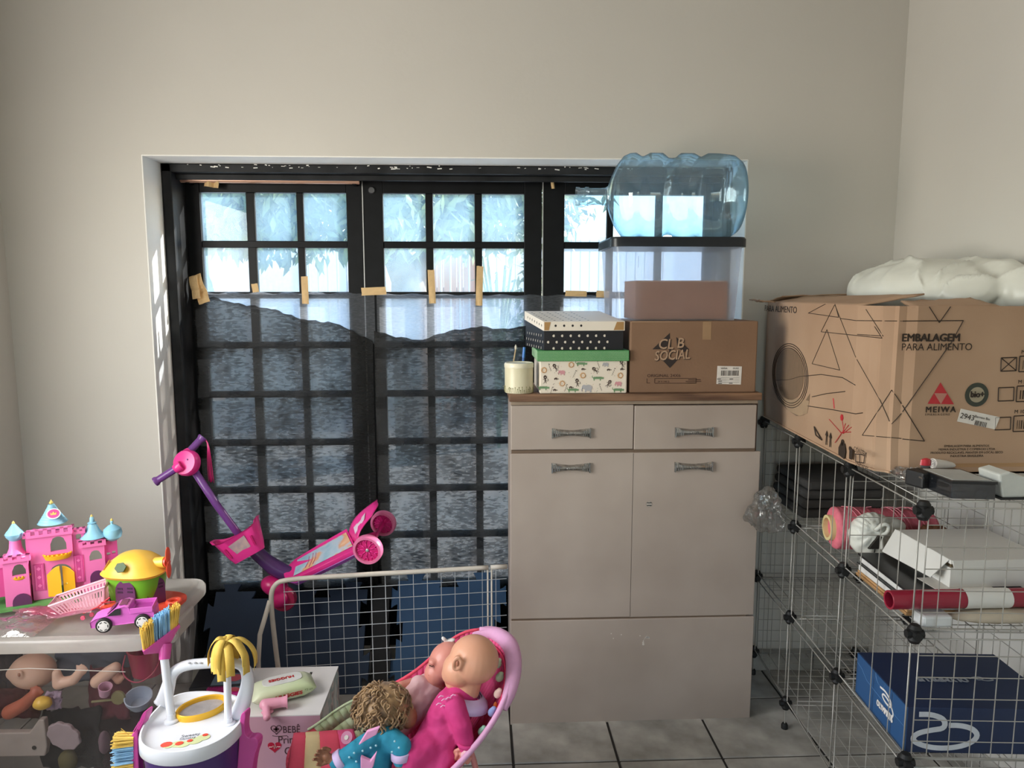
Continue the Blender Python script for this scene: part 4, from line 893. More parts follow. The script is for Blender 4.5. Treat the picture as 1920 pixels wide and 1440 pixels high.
# ================================================================ TOYS ON THE BIN LID
TL = LZ0+.0035
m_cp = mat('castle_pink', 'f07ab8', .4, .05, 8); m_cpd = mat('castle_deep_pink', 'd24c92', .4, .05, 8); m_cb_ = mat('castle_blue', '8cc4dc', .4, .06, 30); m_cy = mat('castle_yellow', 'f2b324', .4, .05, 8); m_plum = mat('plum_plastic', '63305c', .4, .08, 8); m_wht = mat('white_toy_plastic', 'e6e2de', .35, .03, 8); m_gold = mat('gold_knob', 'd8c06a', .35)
def arch(x0, x1, z0, z1, n=9):
    r = (x1-x0)/2; c = (x0+x1)/2; h = min(r*1.1, (z1-z0)*.75); return [(x1, z0)]+[(c+r*math.cos(PI*k/n), z1-h+h*math.sin(PI*k/n)) for k in range(n+1)]+[(x0, z0)]
def holed(outer, holes, y0, th):
    """wall panel with arched openings, made from vertical strips"""
    x0, x1, z0, z1 = outer; b = MB(); xs = sorted({x0, x1, *[v for h in holes for v in (h[0], h[1])]})
    fine = []
    for a, c in zip(xs, xs[1:]):
        n = max(1, int((c-a)/.006)); fine += [a+(c-a)*k/n for k in range(n)]
    fine.append(x1)
    def top(h, x):
        c, r = (h[0]+h[1])/2, (h[1]-h[0])/2; hh = min(r*1.1, (h[3]-h[2])*.75); e = max(0, 1-((x-c)/r)**2); return h[3]-hh+hh*math.sqrt(e)
    for a, c in zip(fine, fine[1:]):
        m_ = (a+c)/2; hs = sorted([h for h in holes if h[0] < m_ < h[1]], key=lambda h: h[2]); z = z0; za = zc = z0
        for h in hs:
            if h[2] > z+1e-4: b.hexa([(a, y0, za), (c, y0, zc), (c, y0+th, zc), (a, y0+th, za), (a, y0, h[2]), (c, y0, h[2]), (c, y0+th, h[2]), (a, y0+th, h[2])])
            z = h[2]; za, zc = top(h, a), top(h, c)
        b.hexa([(a, y0, za), (c, y0, zc), (c, y0+th, zc), (a, y0+th, za), (a, y0, z1), (c, y0, z1), (c, y0+th, z1), (a, y0+th, z1)])
    return b
K = T('toy_castle', 'pink toy castle with pale blue tower roofs on the bin lid', 'toy castle', PY(85, 1120, 2.09)); K.location.z = TL; CR = .42; K.rotation_euler.z = CR
KS = 1.0
def P_(px, py): # castle front local x,z from the photo on its own plane
    d = ray(px, py); n = V((math.sin(CR), -math.cos(CR), 0)); o = K.location; s = (o-CAM).dot(n)/d.dot(n); p = CAM+d*s-o; return (p.x*math.cos(CR)+p.y*math.sin(CR), p.z)
def rect(pa, pb): (a, c), (e, f) = P_(*pa), P_(*pb); return (min(a, e), max(a, e), min(c, f), max(c, f))
# main gatehouse
x0, x1 = P_(62, 1110)[0], P_(142, 1100)[0]; zt_m = P_(102, 1001)[1]
g = rect((93, 1115), (137, 1054)); wd = rect((95, 1035), (123, 1004)); ws = rect((142, 1014), (151, 1000))
b = holed((x0, x1, .004, zt_m), [(g[0], g[1], .006, g[3]), wd], 0, .008); b.build('gatehouse', m_cp, K)
b = MB()
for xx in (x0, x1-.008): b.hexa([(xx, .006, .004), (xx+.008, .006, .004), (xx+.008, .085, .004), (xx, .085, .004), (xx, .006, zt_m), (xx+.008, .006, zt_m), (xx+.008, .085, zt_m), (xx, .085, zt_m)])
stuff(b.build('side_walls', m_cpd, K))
def battlement(xa, xb, z, y=-.006, n=6, h=.020):
    b = MB(); b.bb((xa-.006, y, z-.004), (xb+.006, .05, z+.004)); w = (xb-xa+.012)/(2*n-1)
    for k in range(n): b.bb((xa-.006+2*k*w, y, z+.004), (xa-.006+(2*k+1)*w, y+.008, z+h))
    b.bb((xa-.006, y, z+h-.004), (xb+.006, y+.008, z+h)); return b.build('battlement', m_cp, K)
battlement(x0+.002, x1-.004, zt_m, n=6)
ap = P_(90, 945); bb_ = P_(92, 991)[1]; rc = (P_(66, 990)[0]+P_(124, 980)[0])/2; rr0 = (P_(124, 980)[0]-P_(66, 990)[0])/2
pr = []
for k in range(9): f = k/8; pr += [(rr0*(1-f)**1.12+.008*f+.001, .018+(ap[1]-bb_-.02)*f), (rr0*(1-f)**1.12*.97+.008*f, .019+(ap[1]-bb_-.02)*f)]
b = MB(); b.lathe(pr, 22, (rc, .045, bb_-.012)); rf = b.build('tower_roof', m_cb_, K, 25)
b = MB(); b.lathe([(.004, 0), (.006, .004), (.003, .008), (.001, .013)], 10, (rc, .045, ap[1]-.012)); b.build('finial', m_gold, rf, True)
mc = P_(99, 967); b = MB(); b.disc((mc[0], .045-rr0*.66, mc[1]), (0, -1, .55), .016, 20, .003, 1.15); b.build('emblem', m_wht, rf); b = MB(); b.disc((mc[0], .045-rr0*.66-.0028, mc[1]+.0016), (0, -1, .55), .013, 20, .001, 1.15); b.build('emblem', m_cpd, rf)
b = MB(); o = V((mc[0], .045-rr0*.66-.004, mc[1]+.0022))
b.prism([(-.007, -.004), (.007, -.004), (.008, .004), (.004, 0), (0, .006), (-.004, 0), (-.008, .004)], o, (1, 0, 0), V((0, .45, 1)).normalized(), .0008); b.build('crown_mark', m_gold, rf)
# doors, one ajar
def door(pa, pb, name='gate_door', ang=0, right=False):
    r = rect(pa, pb); w = r[1]-r[0]; n = 6; pts = [(0, 0), (w, 0)]
    pts += [(w*(1-k/n), (r[3]-r[2])*(.72+.28*math.sin((k/n if not right else 1-k/n)*PI/2)) if True else 0) for k in range(n+1)]
    if right: pts = [(0, 0), (w, 0)]+[(w*(1-k/n), (r[3]-r[2])*(.72+.28*math.sin((k/n)*PI/2))) for k in range(n+1)]
    else: pts = [(0, 0), (w, 0)]+[(w*(1-k/n), (r[3]-r[2])*(.72+.28*math.cos((k/n)*PI/2))) for k in range(n+1)]
    b = MB(); b.prism(pts, (r[0], -.010, r[2]), (1, ang, 0), (0, 0, 1), .004); return b.build(name, m_cy, K, bevel=.0008)
door((93, 1116), (114, 1056), ang=-.35); door((121, 1113), (138, 1056), ang=.2, right=True)
c = P_(126, 1091); b = MB(); b.ell((c[0], -.012, c[1]), .0022, 8, 6); b.build('door_knob', m_gold, K, True)
def balcony(pa, pb, dep=.022):
    r = rect(pa, pb); b = MB(); n = 10; rings = []
    cx, hw = (r[0]+r[1])/2, (r[1]-r[0])/2
    def ring(z, s): return [(cx+hw*s*math.cos(PI+PI*k/n), -.001+dep*s*math.sin(PI+PI*k/n), z) for k in range(n+1)]
    b.loft([ring(r[2], .9), ring(r[3]-.004, 1), ring(r[3], 1.03), ring(r[3], .95), ring(r[3]-.004, .92), ring(r[2]+.003, .84)]); o = b.build('balcony', m_cy, K, 40)
    b = MB()
    for k in range(9): a = PI+PI*(k+.5)/9; b.ell((cx+hw*math.cos(a), dep*math.sin(a), r[3]+.002), .0028, 6, 5)
    stuff(b.build('beading', m_cy, o)); return o
balcony((82, 1050), (134, 1035)); balcony((18, 1087), (57, 1077), .018)
def banner(pa, pb):
    r = rect(pa, pb); b = MB(); b.bb((r[0], -.003, r[2]), (r[1], 0, r[3])); o = b.build('banner', m_cpd, K)
    b = MB(); w = r[1]-r[0]
    b.bb((r[0]+w*.15, -.0036, r[2]+.003), (r[0]+w*.22, -.003, r[3]-.003)); b.bb((r[1]-w*.22, -.0036, r[2]+.003), (r[1]-w*.15, -.003, r[3]-.003))
    for f in (.18, .5, .82):
        z = r[2]+(r[3]-r[2])*f; b.box(((r[0]+r[1])/2, -.0034, z), (w*.3, .0008, w*.3), (0, PI/4, 0))
    stuff(b.build('ornament', m_cp, o))
banner((66, 1108), (82, 1056)); banner((142, 1092), (155, 1040))
# shoulders beside the gatehouse
xl, xr_ = P_(45, 1000)[0], P_(156, 990)[0]; zl = P_(52, 1008)[1]; zr = P_(150, 999)[1]
w1 = rect((57, 1024), (71, 1010)); b = holed((xl, x0, .05, zl), [w1], .01, .008); b.build('shoulder_wall', m_cp, K); battlement(xl, x0-.004, zl, .004, 3, .014)
b = holed((x1, xr_, .004, zr), [ws], .01, .008); b.build('shoulder_wall', m_cp, K); battlement(x1+.004, xr_-.002, zr, .004, 3, .014)
# left turret
tx0, tx1 = P_(12, 1120)[0], P_(60, 1120)[0]; tz = P_(35, 1047)[1]; wl = rect((25, 1077), (49, 1053)); dl_ = rect((26, 1128), (60, 1101))
b = holed((tx0, tx1, .002, tz), [wl], -.016, .008); b.build('turret_wall', m_cp, K); battlement(tx0, tx1, tz, -.022, 4, .016)
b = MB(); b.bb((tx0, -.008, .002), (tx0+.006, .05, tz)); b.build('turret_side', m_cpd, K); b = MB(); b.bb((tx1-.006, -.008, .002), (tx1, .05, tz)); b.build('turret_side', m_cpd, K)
b = MB(); b.prism([(x-dl_[0], z-dl_[2]) for x, z in arch(dl_[0], dl_[1], dl_[2], dl_[3])], (dl_[0], -.018, .003), (1, 0, 0), (0, 0, 1), .003); o = b.build('plum_door', m_plum, K)
b = MB()
for dx in (-.006, .006): b.tube([((dl_[0]+dl_[1])/2+dx+.003*math.cos(k), -.0195, .022+.004*math.sin(k)) for k in [2*PI*i/8 for i in range(8)]], .0006, 4, loop=True)
b.build('door_rings', m_cp, o)
sx = (P_(17, 1020)[0]+P_(37, 1020)[0])/2; sz0, sz1 = tz+.004, P_(27, 1015)[1]
b = MB(); b.lathe([(.030, 0), (.021, .014), (.016, .026), (.014, sz1-sz0)], 18, (sx, .012, sz0)); b.build('spire_neck', m_cp, K, True)
def roof(cx, cz, prof, y=.012):
    b = MB(); b.lathe(prof, 18, (cx, y, cz)); o = b.build('tower_roof', m_cb_, K, 30)
    b = MB(); b.lathe([(.003, 0), (.0045, .003), (.001, .009)], 8, (cx, y, cz+prof[-1][1]-.002)); b.build('finial', m_gold, o, True)
hh = P_(27, 983)[1]-sz1
roof(sx, sz1, [(.013, 0), (.022, .012), (.024, .020), (.020, .026), (.016, hh*.6), (.009, hh*.82), (.003, hh)])
# far left sliver of the castle
b = MB(); b.bb((P_(-25, 1100)[0], .0, .03), (tx0, .04, P_(0, 1062)[1])); b.build('turret_wall', m_cpd, K); battlement(P_(-25, 1100)[0], tx0-.004, P_(0, 1062)[1], -.004, 3, .014)
# right tower
ux0, ux1 = P_(157, 1085)[0], P_(199, 1080)[0]; uz = P_(178, 1021)[1]; wr = rect((168, 1052), (190, 1030)); dr_ = rect((170, 1092), (196, 1067))
b = holed((ux0, ux1, .004, uz), [wr], .0, .008); b.build('tower_wall', m_cp, K); battlement(ux0, ux1, uz, -.006, 4, .016)
b = MB(); b.prism([(x-dr_[0], z-dr_[2]) for x, z in arch(dr_[0], dr_[1], dr_[2], dr_[3])], (dr_[0], -.002, max(.003, dr_[2])), (1, 0, 0), (0, 0, 1), .003); b.build('plum_door', m_plum, K)
vx1 = P_(222, 1060)[0]; wa1, wa2 = rect((200, 1043), (206, 1034)), rect((210, 1040), (216, 1031))
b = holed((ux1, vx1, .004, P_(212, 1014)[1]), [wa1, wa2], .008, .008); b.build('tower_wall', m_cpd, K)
hx = P_(173, 1000)[0]; hz = P_(172, 1010)[1]; h2 = P_(171, 972)[1]-hz
roof(hx, hz, [(.036, 0), (.026, .010), (.018, .022), (.012, h2*.6), (.010, h2*.66), (.013, h2*.70), (.007, h2*.74), (.006, h2*.92), (.004, h2)], .02)
dx_, dz_ = P_(211, 1010); d2 = P_(208, 984)[1]-dz_
roof(dx_, dz_, [(.012, -.010), (.024, 0), (.027, .012), (.024, .026), (.012, .036), (.004, .040), (.003, .044), (.005, .047), (.003, .052)], .018)
b = MB(); b.bb((P_(-30, 1120)[0], -.05, 0), (P_(150, 1110)[0], .10, .003)); b.build('green_base', mat('green_base', '4f8f4a', .5), K, bevel=.002)
# --- snail-shaped toy house
hc = PY(258, 1110, 2.06); hc.z = TL
H = T('toy_house', 'green toy house with a bulging yellow roof and plum doors, right of the castle', 'toy house', hc, -.15)
m_gr = mat('bright_green_plastic', '6fae2e', .35, .05, 8); m_or = mat('coral_plastic', 'e8563c', .35, .05, 8); m_yel = mat('roof_yellow', 'f0b428', .35, .06, 6, c2='f4c95a')
ht = PY(255, 1070, 2.06).z-TL
b = MB(); n = 28
def hring(z, a, d, ox=0): return [(ox+a*math.copysign(abs(math.cos(2*PI*k/n))**.75, math.cos(2*PI*k/n)), d*math.copysign(abs(math.sin(2*PI*k/n))**.75, math.sin(2*PI*k/n)), z) for k in range(n)]
b.loft([hring(.006, .066, .05), hring(ht*.3, .072, .055), hring(ht*.75, .078, .06), hring(ht+.006, .082, .063)]); b.build('body', m_gr, H, 45)
b = MB(); b.loft([hring(ht-.004, .086, .066), hring(ht+.004, .092, .072), hring(ht+.010, .086, .066), hring(ht+.016, .080, .062), hring(ht+.034, .066, .052), hring(ht+.050, .044, .036), hring(ht+.058, .02, .018), hring(ht+.060, .004, .004)]); b.build('roof', m_yel, H, 45)
b = MB(); b.prism([(.017*math.cos(PI/3*k+.3), .015*math.sin(PI/3*k+.3)) for k in range(6)], (-.002, -.063, ht+.033), (1, 0, -.05), V((0, .55, .8)).normalized(), .004); b.build('hexagon_hole', mat('dark_green_hole', '2c4a12', .5), H)
b = MB(); b.prism([(-.004, -.016), (.004, -.016), (.005, .012), (0, .017), (-.005, .012)], (-.062, -.036, ht+.028), V((.5, -.6, 0)).normalized(), V((.45, .25, .85)).normalized(), .003); b.build('slot_hole', mat('amber_hole', 'a8741c', .5), H)
def hdoor(x, y, ang, w, h):
    b = MB(); X_ = V((math.cos(ang), math.sin(ang), 0)); b.prism([(px, pz) for px, pz in arch(-w/2, w/2, 0, h)], V((x, y, .006)), X_, (0, 0, 1), .006); o = b.build('plum_door', m_plum, H)
    b = MB(); nrm = X_.cross(V((0, 0, 1)))
    for i, j in ((-.25, .72), (.25, .74), (-.25, .6), (.25, .62)): c = V((x, y, .006))+X_*w*i+V((0, 0, h*j))+nrm*.0065; b.prism([(-w*.13, -h*.03), (w*.13, -h*.03), (w*.13, h*.03), (-w*.13, h*.03)], c, X_, (0, 0, 1), .0006)
    stuff(b.build('window_slots', mat('deep_plum', '3a1a38', .5), o))
hdoor(.004, -.055, 0.03, .058, ht*.88); hdoor(.068, -.018, .95, .05, ht*.85); hdoor(-.066, -.022, -.95, .036, ht*.8)
b = MB(); b.tube([(.062, 0, ht+.026), (.092, .0, ht+.030)], .016, 14); b.build('propeller_hub', m_yel, H, 45)
b = MB(); b.cyl((.092, 0, ht+.030), (.098, 0, ht+.0305), .014, n=14); b.ell((.101, 0, ht+.05), (.004, .012, .026), 12, 8); b.ell((.101, 0, ht+.008), (.004, .012, .026), 12, 8); b.cyl((.097, 0, ht+.03), (.105, 0, ht+.03), .006, n=10); b.build('propeller', m_or, H, 45)
b = MB(); b.loft([hring(0, .10, .075, .035), hring(.007, .10, .075, .035), hring(.009, .094, .07, .035)]); b.build('base_plate', m_or, H, 45)
b = MB(); b.tube([(.115+.018*math.cos(a), -.005+.018*math.sin(a), .012) for a in [2*PI*k/16 for k in range(16)]], .006, 8, loop=True); b.build('base_ring', m_or, H, 'all')
b = MB(); b.tube([(.118, -.03, .009), (.125, -.05, .010), (.12, -.062, .009)], .008, 8); b.build('base_lobe', m_or, H, 'all')
b = MB(); b.tube([(.022, -.075, .004), (.023, -.076, .028), (.026, -.076, .036)], [.005, .006, .008], 8); b.ell((.026, -.076, .036), .0085, 10, 8); b.build('yellow_peg', m_yel, H, 'all')
# --- toy pickup
cc_ = PY(237, 1168, 1.915); cc_.z = TL
carr = T('toy_pickup', 'small pink toy pickup with white wheels on the bin lid', 'toy car', cc_, .22)
m_car = mat('orchid_plastic', 'd86ac4', .28, .04, 8); m_cark = mat('black_tyre', '1b1718', .6)
prof = [(-.078, .014), (-.080, .030), (-.066, .038), (-.040, .043), (-.016, .062), (.004, .066), (.016, .062), (.018, .045), (.070, .045), (.076, .042), (.077, .018)]
b = MB(); hw = .033
def cring(y, s): return [(x, y, z if z < .045 else .045+(z-.045)*s) for x, z in prof]
b.loft([cring(-hw+.004, .9), cring(-hw, .94), cring(-hw*.6, 1), cring(hw*.6, 1), cring(hw, .94), cring(hw-.004, .9)]); b.build('body', m_car, carr, bevel=.002, smooth=30)
b = MB(); b.bb((.022, -hw+.005, .040), (.070, hw-.005, .0458)); b.build('bed', mat('orchid_dark', 'a83f96', .4), carr)
b = MB()
for y in (-hw+.001, hw-.004): b.bb((.018, y, .043), (.074, y+.003, .058))
b.bb((.071, -hw+.002, .043), (.074, hw-.002, .057)); b.build('bed_rim', m_car, carr, bevel=.001)
b = MB(); q = [(-.036, -hw-.0006, .044), (-.004, -hw-.0006, .044), (-.004, -hw+.002, .060), (-.016, -hw+.002, .060)]; b.loft([q, [V(p)+V((0, .001, 0)) for p in q]]); b.build('side_window', m_cark, carr)
b = MB(); q = [(-.038, -.024, .0455), (-.038, .024, .0455), (-.019, .022, .0635), (-.019, -.022, .0635)]; b.loft([q, [V(p)+V((-.001, 0, .001)) for p in q]]); b.build('windscreen', mat('plum_window', '6d2f66', .2), carr)
b = MB(); b.bb((-.010, -.02, .0655), (.008, .02, .0668)); b.build('sunroof', MATS['plum_window'], carr)
b = MB(); b.box((.080, -.006, .022), (.008, .012, .010)); b.build('tow_hook', m_cark, carr, bevel=.001)
for x in (-.046, .048):
    for s in (-1, 1):
        b = MB(); b.lathe([(0, 0), (.019, 0), (.020, .003), (.020, .009), (.018, .011), (0, .011)], 24, (x, s*(hw-.006), .020), (0, s, 0)); wh = b.build('wheel', m_cark, carr, 40)
        b = MB(); b.lathe([(0, .0112), (.0145, .0112), (.0145, .0128), (.011, .0134), (0, .0138)], 24, (x, s*(hw-.006), .020), (0, s, 0)); rim = b.build('rim', m_wht, wh, 40)
        b = MB()
        for k in range(6): a = 2*PI*k/6; b.box((x+.0112*math.cos(a), s*(hw-.006+.0136), .020+.0112*math.sin(a)), (.002, .0008, .007), (0, -a, 0))
        stuff(b.build('rim_slots', m_cark, rim))
# --- toy shopping basket and the red cart frame
bc = PY(160, 1110, 2.0); bc.z = TL
B = T('toy_basket', 'pale pink slatted toy shopping basket leaning on the toy house', 'toy basket', bc, .25)
m_pp = mat('pale_pink_basket', 'eeb4c2', .4, .04, 8)
def bq(u, v, s=1): return V((u, v, s))
B0 = [V((-.055, -.028, .012)), V((.052, -.028, .024)), V((.052, .024, .024)), V((-.055, .024, .012))]; B1 = [V((-.082, -.038, .046)), V((.058, -.038, .084)), V((.058, .034, .084)), V((-.082, .034, .046))]
b = MB(); b.tube(B1, .0028, 6, loop=True); b.build('rim', m_pp, B, 'all')
b = MB(); b.hexa([p-V((0, 0, .002)) for p in B0]+B0); b.build('bottom', m_pp, B)
def slats(i, n, f0=0, f1=1):
    j = (i+1) % 4
    for (lo, hi) in ((0, .16), (.84, 1)):
        q = [B0[i].lerp(B1[i], lo), B0[j].lerp(B1[j], lo), B0[j].lerp(B1[j], hi), B0[i].lerp(B1[i], hi)]; nrm = (q[1]-q[0]).cross(q[3]-q[0]).normalized(); b = MB(); b.loft([q, [p+nrm*.0016 for p in q]]); b.build('band', m_pp, B)
    for k in range(n):
        u0, u1 = (k+.0)/(n-.45), (k+.55)/(n-.45); q = [B0[i].lerp(B0[j], u0), B0[i].lerp(B0[j], u1), B1[i].lerp(B1[j], u1), B1[i].lerp(B1[j], u0)]; nrm = (q[1]-q[0]).cross(q[3]-q[0]).normalized(); b = MB(); b.loft([q, [p+nrm*.0015 for p in q]]); b.build('slat', m_pp, B)
slats(0, 16); slats(1, 7); slats(2, 16); slats(3, 7)
rc0 = PY(172, 1142, 1.965); rc0.z = TL
Rr = T('toy_cart_frame', 'thin red toy cart frame with small pink wheels before the basket', 'toy cart', rc0)
m_rd = mat('red_plastic', 'c8323c', .35); r1, r2, r3, r4 = PY(156, 1154, 1.95), PY(182, 1140, 1.95), PY(200, 1126, 1.955), PY(206, 1112, 1.975)
for a, c in (((156, 1150), (182, 1139)), ((182, 1139), (206, 1120)), ((182, 1139), (212, 1145)), ((190, 1130), (216, 1128))):
    b = MB(); b.cyl(PY(*a, 1.955), PY(*c, 1.965), .0022, n=8); b.build('rod', m_rd, Rr, True, world=True)
for p, y in (((155, 1152), 1.95), ((171, 1140), 1.97), ((214, 1146), 1.965)):
    b = MB(); c = PY(*p, y); c.z = TL+.0065; b.lathe([(0, -.003), (.0055, -.003), (.0065, 0), (.0055, .003), (0, .003)], 14, c, (.3, -1, 0)); b.build('wheel', mat('pink_red_wheel', 'e0607c', .4), Rr, True, world=True)
oc = PY(205, 1128, 1.985); oc.z = TL
Oo = T('orange_toy_box', 'orange toy tub lying behind the red cart frame', 'toy', oc, .4); b = MB(); b.loft([[(x*.020, y*.014, z) for x, y in ((-1, -1), (1, -1), (1, 1), (-1, 1))] for z in (0, .026)]); b.build('tub', mat('orange_plastic', 'ee8a2c', .35), Oo, bevel=.003)
b = MB(); b.bb((-.022, -.016, .022), (.022, .016, .027)); b.build('rim', m_or, Oo, bevel=.002)
# ================================================================ TOY CLEANING TROLLEY
m_tw = mat('glossy_white_plastic', 'dfe3ea', .22, .02, 6); m_tp = mat('dark_violet_plastic', '43296b', .35, .08, 6); m_hp = mat('trolley_pink', 'c94a9a', .3, .05, 8); m_ye = mat('sun_yellow_plastic', 'f0b82a', .35, .05, 8)
ZTR = .425
tcx = PZ(355, 1365, ZTR)
tr_ = T('cleaning_trolley', 'white and purple toy cleaning trolley with an arched handle, before the toy bin', 'toy trolley', (tcx.x, tcx.y, 0))
out_px = [(258, 1380), (262, 1398), (290, 1411), (335, 1412), (385, 1402), (428, 1380), (455, 1352), (464, 1325), (452, 1306), (425, 1298), (385, 1294), (340, 1297), (308, 1312), (283, 1337), (266, 1360)]
def smoothloop(p, it=2):
    for _ in range(it):
        q = []
        for i in range(len(p)): a, c = p[i], p[(i+1) % len(p)]; q += [a.lerp(c, .25), a.lerp(c, .75)]
        p = q
    return p
OUTL = smoothloop([PZ(x, y, ZTR) for x, y in out_px]); OC = sum(OUTL, V())/len(OUTL)
def oring(s, z): return [V((OC.x+(p.x-OC.x)*s, OC.y+(p.y-OC.y)*s, z)) for p in OUTL]
b = MB(); b.loft([oring(.99, ZTR-.034), oring(1.005, ZTR-.032), oring(1.0, ZTR-.006), oring(.985, ZTR), oring(.95, ZTR), oring(.90, ZTR-.010), oring(.86, ZTR-.012), oring(.3, ZTR-.012)]); tray = b.build('tray', m_tw, tr_, 50, world=True)
b = MB(); b.loft([oring(.72, .03), oring(.80, .06), oring(.88, .30), oring(.94, ZTR-.03)]); b.build('body', m_tp, tr_, 50, world=True)
for k in range(4):
    p = oring(.74, .03)[k*15+6]; b = MB(); b.lathe([(0, -.012), (.026, -.012), (.03, -.008), (.03, .008), (.026, .012), (0, .012)], 20, (p.x, p.y, .0305), (1, .2, 0)); b.build('wheel', m_hp, tr_, 40, world=True)
HY = tcx.y+.065
hp_ = [PZ(306, 1322, ZTR-.01)]+[PY(*p, HY) for p in ((316, 1285), (322, 1262), (345, 1247), (390, 1243), (440, 1240), (462, 1252), (466, 1285))]+[PZ(446, 1345, ZTR-.01)]
b = MB(); pth = hp_
for _ in range(2):
    q = [pth[0]]
    for a, c in zip(pth, pth[1:]): q += [a.lerp(c, .25), a.lerp(c, .75)]
    pth = q+[pth[-1]]
hd_n = V((0, -1, 0)); rings = []
for i, p in enumerate(pth):
    d = (pth[min(i+1, len(pth)-1)]-pth[max(i-1, 0)]).normalized(); s = d.cross(hd_n).normalized(); f = abs(i/(len(pth)-1)-.5)*2
    wd_ = .0125+.013*f**3; rings.append([p+s*(wd_*math.cos(2*PI*k/12))+hd_n*(.013*math.sin(2*PI*k/12)) for k in range(12)])
b.loft(rings); b.build('handle', m_tw, tr_, 'all', world=True)
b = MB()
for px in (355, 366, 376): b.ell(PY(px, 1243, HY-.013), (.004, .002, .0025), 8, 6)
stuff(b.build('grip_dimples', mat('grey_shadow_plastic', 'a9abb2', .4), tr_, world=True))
# yellow bucket ring with a pale net
rc_ = PZ(378, 1325, ZTR); b = MB(); ra_, rb2 = (PZ(420, 1325, ZTR)-rc_).length*.96, .047
E_ = [V((rc_.x+ra_*math.cos(a)+.004*math.sin(a), rc_.y+rb2*math.sin(a)+.012*math.cos(a), 0)) for a in [2*PI*k/40 for k in range(40)]]
def er(s, z): return [V((rc_.x+(p.x-rc_.x)*s, rc_.y+(p.y-rc_.y)*s, z)) for p in E_]
b.loft([er(1.0, ZTR-.012), er(1.03, ZTR-.002), er(1.02, ZTR+.003), er(.99, ZTR+.005), er(.92, ZTR+.003), er(.88, ZTR-.007), er(.92, ZTR-.010)], loop=True); b.build('bucket_rim', m_ye, tr_, 40, world=True)
b = MB(); b.loft([er(.90, ZTR-.010), er(.90, ZTR-.006)]); b.build('bucket_base', mat('pale_grey_mesh', 'b7b2b3', .7, .1, 80), tr_, world=True)
# sticker
b = MB()
so_, sx_, sy_ = PZ(345, 1387, ZTR-.0115), V((.97, .24, 0)).normalized(), V((-.24, .97, 0)).normalized()
def onp(mb, x, y, r, sx=1.3, n=12): mb.prism([(r*sx*math.cos(2*PI*k/n), r*math.sin(2*PI*k/n)) for k in range(n)], so_+sx_*x+sy_*y, sx_, sy_, .0006+.00012*len(mb.f)/14)
for x, y, r in ((-.012, -.014, .012), (.0, -.018, .012), (.025, -.012, .013), (.042, -.004, .012), (-.03, -.014, .010)): onp(b, x, y, r)
b.build('sticker', mat('pale_green_print', 'cfd8a4', .4), tray, world=True)
b = MB()
for x, y, r in ((-.036, -.010, .010), (-.008, -.014, .007), (.014, -.010, .005), (.046, .004, .005)): onp(b, x, y+.0, r)
b.v = [p+V((0, 0, .0010)) for p in b.v]; b.build('sticker', mat('tomato_print', 'e0503c', .4), tray, world=True)
join(text_mb('Sweety', .014, so_+sx_*-.008+sy_*.010+V((0, 0, .0004)), sx_, sy_, .0006), text_mb('Fantasy', .012, so_+sx_*-.010+sy_*-.001+V((0, 0, .0012)), sx_, sy_, .0006)).build('lettering', mat('grey_print', '6f737b', .5), tray, world=True)
# pink holders at both sides
def plate(name, pts, y, th, m):
    q = smoothloop([PY(px, py, y) for px, py in pts], 2); b = MB(); b.loft([q, [p+V((.006, th, 0)) for p in q]]); return b.build(name, m, tr_, bevel=.002, world=True)
plate('side_holder', [(449, 1342), (458, 1334), (461, 1340), (457, 1365), (462, 1385), (478, 1382), (486, 1392), (474, 1425), (470, 1490), (440, 1490), (448, 1400)], HY-.045, .022, m_hp)
plate('side_holder', [(268, 1335), (276, 1333), (270, 1352), (256, 1378), (252, 1400), (262, 1490), (248, 1490), (246, 1390), (258, 1360)], HY-.05, .022, m_hp)
for p0, p1 in (((262, 1352), (250, 1372)), ((266, 1350), (254, 1372))):
    b = MB(); b.cyl(PY(*p0, HY-.06), PY(*p1, HY-.06), .0014, n=6); b.build('peg', m_hp, tr_, True, world=True)
# broom standing in the tray
m_by = mat('yellow_bristle', 'e6c25a', .6, .15, 40); m_bb = mat('blue_bristle', '8fbfe0', .6, .12, 40)
b0 = PZ(322, 1352, ZTR-.012); BRY = b0.y+.004; b1 = PY(308, 1232, BRY)
br = T('toy_broom', 'toy broom standing head up in the trolley, yellow and blue bristles', 'broom', b0)
b = MB(); b.lathe([(.018, 0), (.0175, .004), (.0115, .007), (.0105, .02)], 18, b0, (b1-b0)); b.build('foot_ring', m_tw, br, True, world=True)
b = MB(); b.cyl(b0+(b1-b0)*.03, b1, .0098, n=16); b.build('pole', m_tw, br, True, world=True)
hA, hB = PY(267, 1219, BRY-.012), PY(335, 1168, BRY+.035); hm = hA.lerp(hB, .55); upd = V((-.22, -.04, 1)).normalized()
b = MB(); hdir = (hB-hA).normalized(); sd = hdir.cross(upd).normalized()
def hr(s, dn, wd): return None
rings = []
for k in range(9):
    f = k/8; p = hA.lerp(hB, f); dep = .010+.030*max(0, 1-abs(f-.48)*2.1); wd = .012+.003*math.sin(f*PI)
    rings.append([p+sd*wd, p+sd*wd-upd*.008, p+sd*wd*.45-upd*dep, p-sd*wd*.45-upd*dep, p-sd*wd-upd*.008, p-sd*wd])
b.loft(rings); b.build('head', m_hp, br, 50, world=True)
b = MB(); b.cyl(b1-(b1-b0).normalized()*.006, hm-upd*.024, .0125, .015, n=14); b.build('socket', m_hp, br, True, world=True)
rr = random.Random(8)
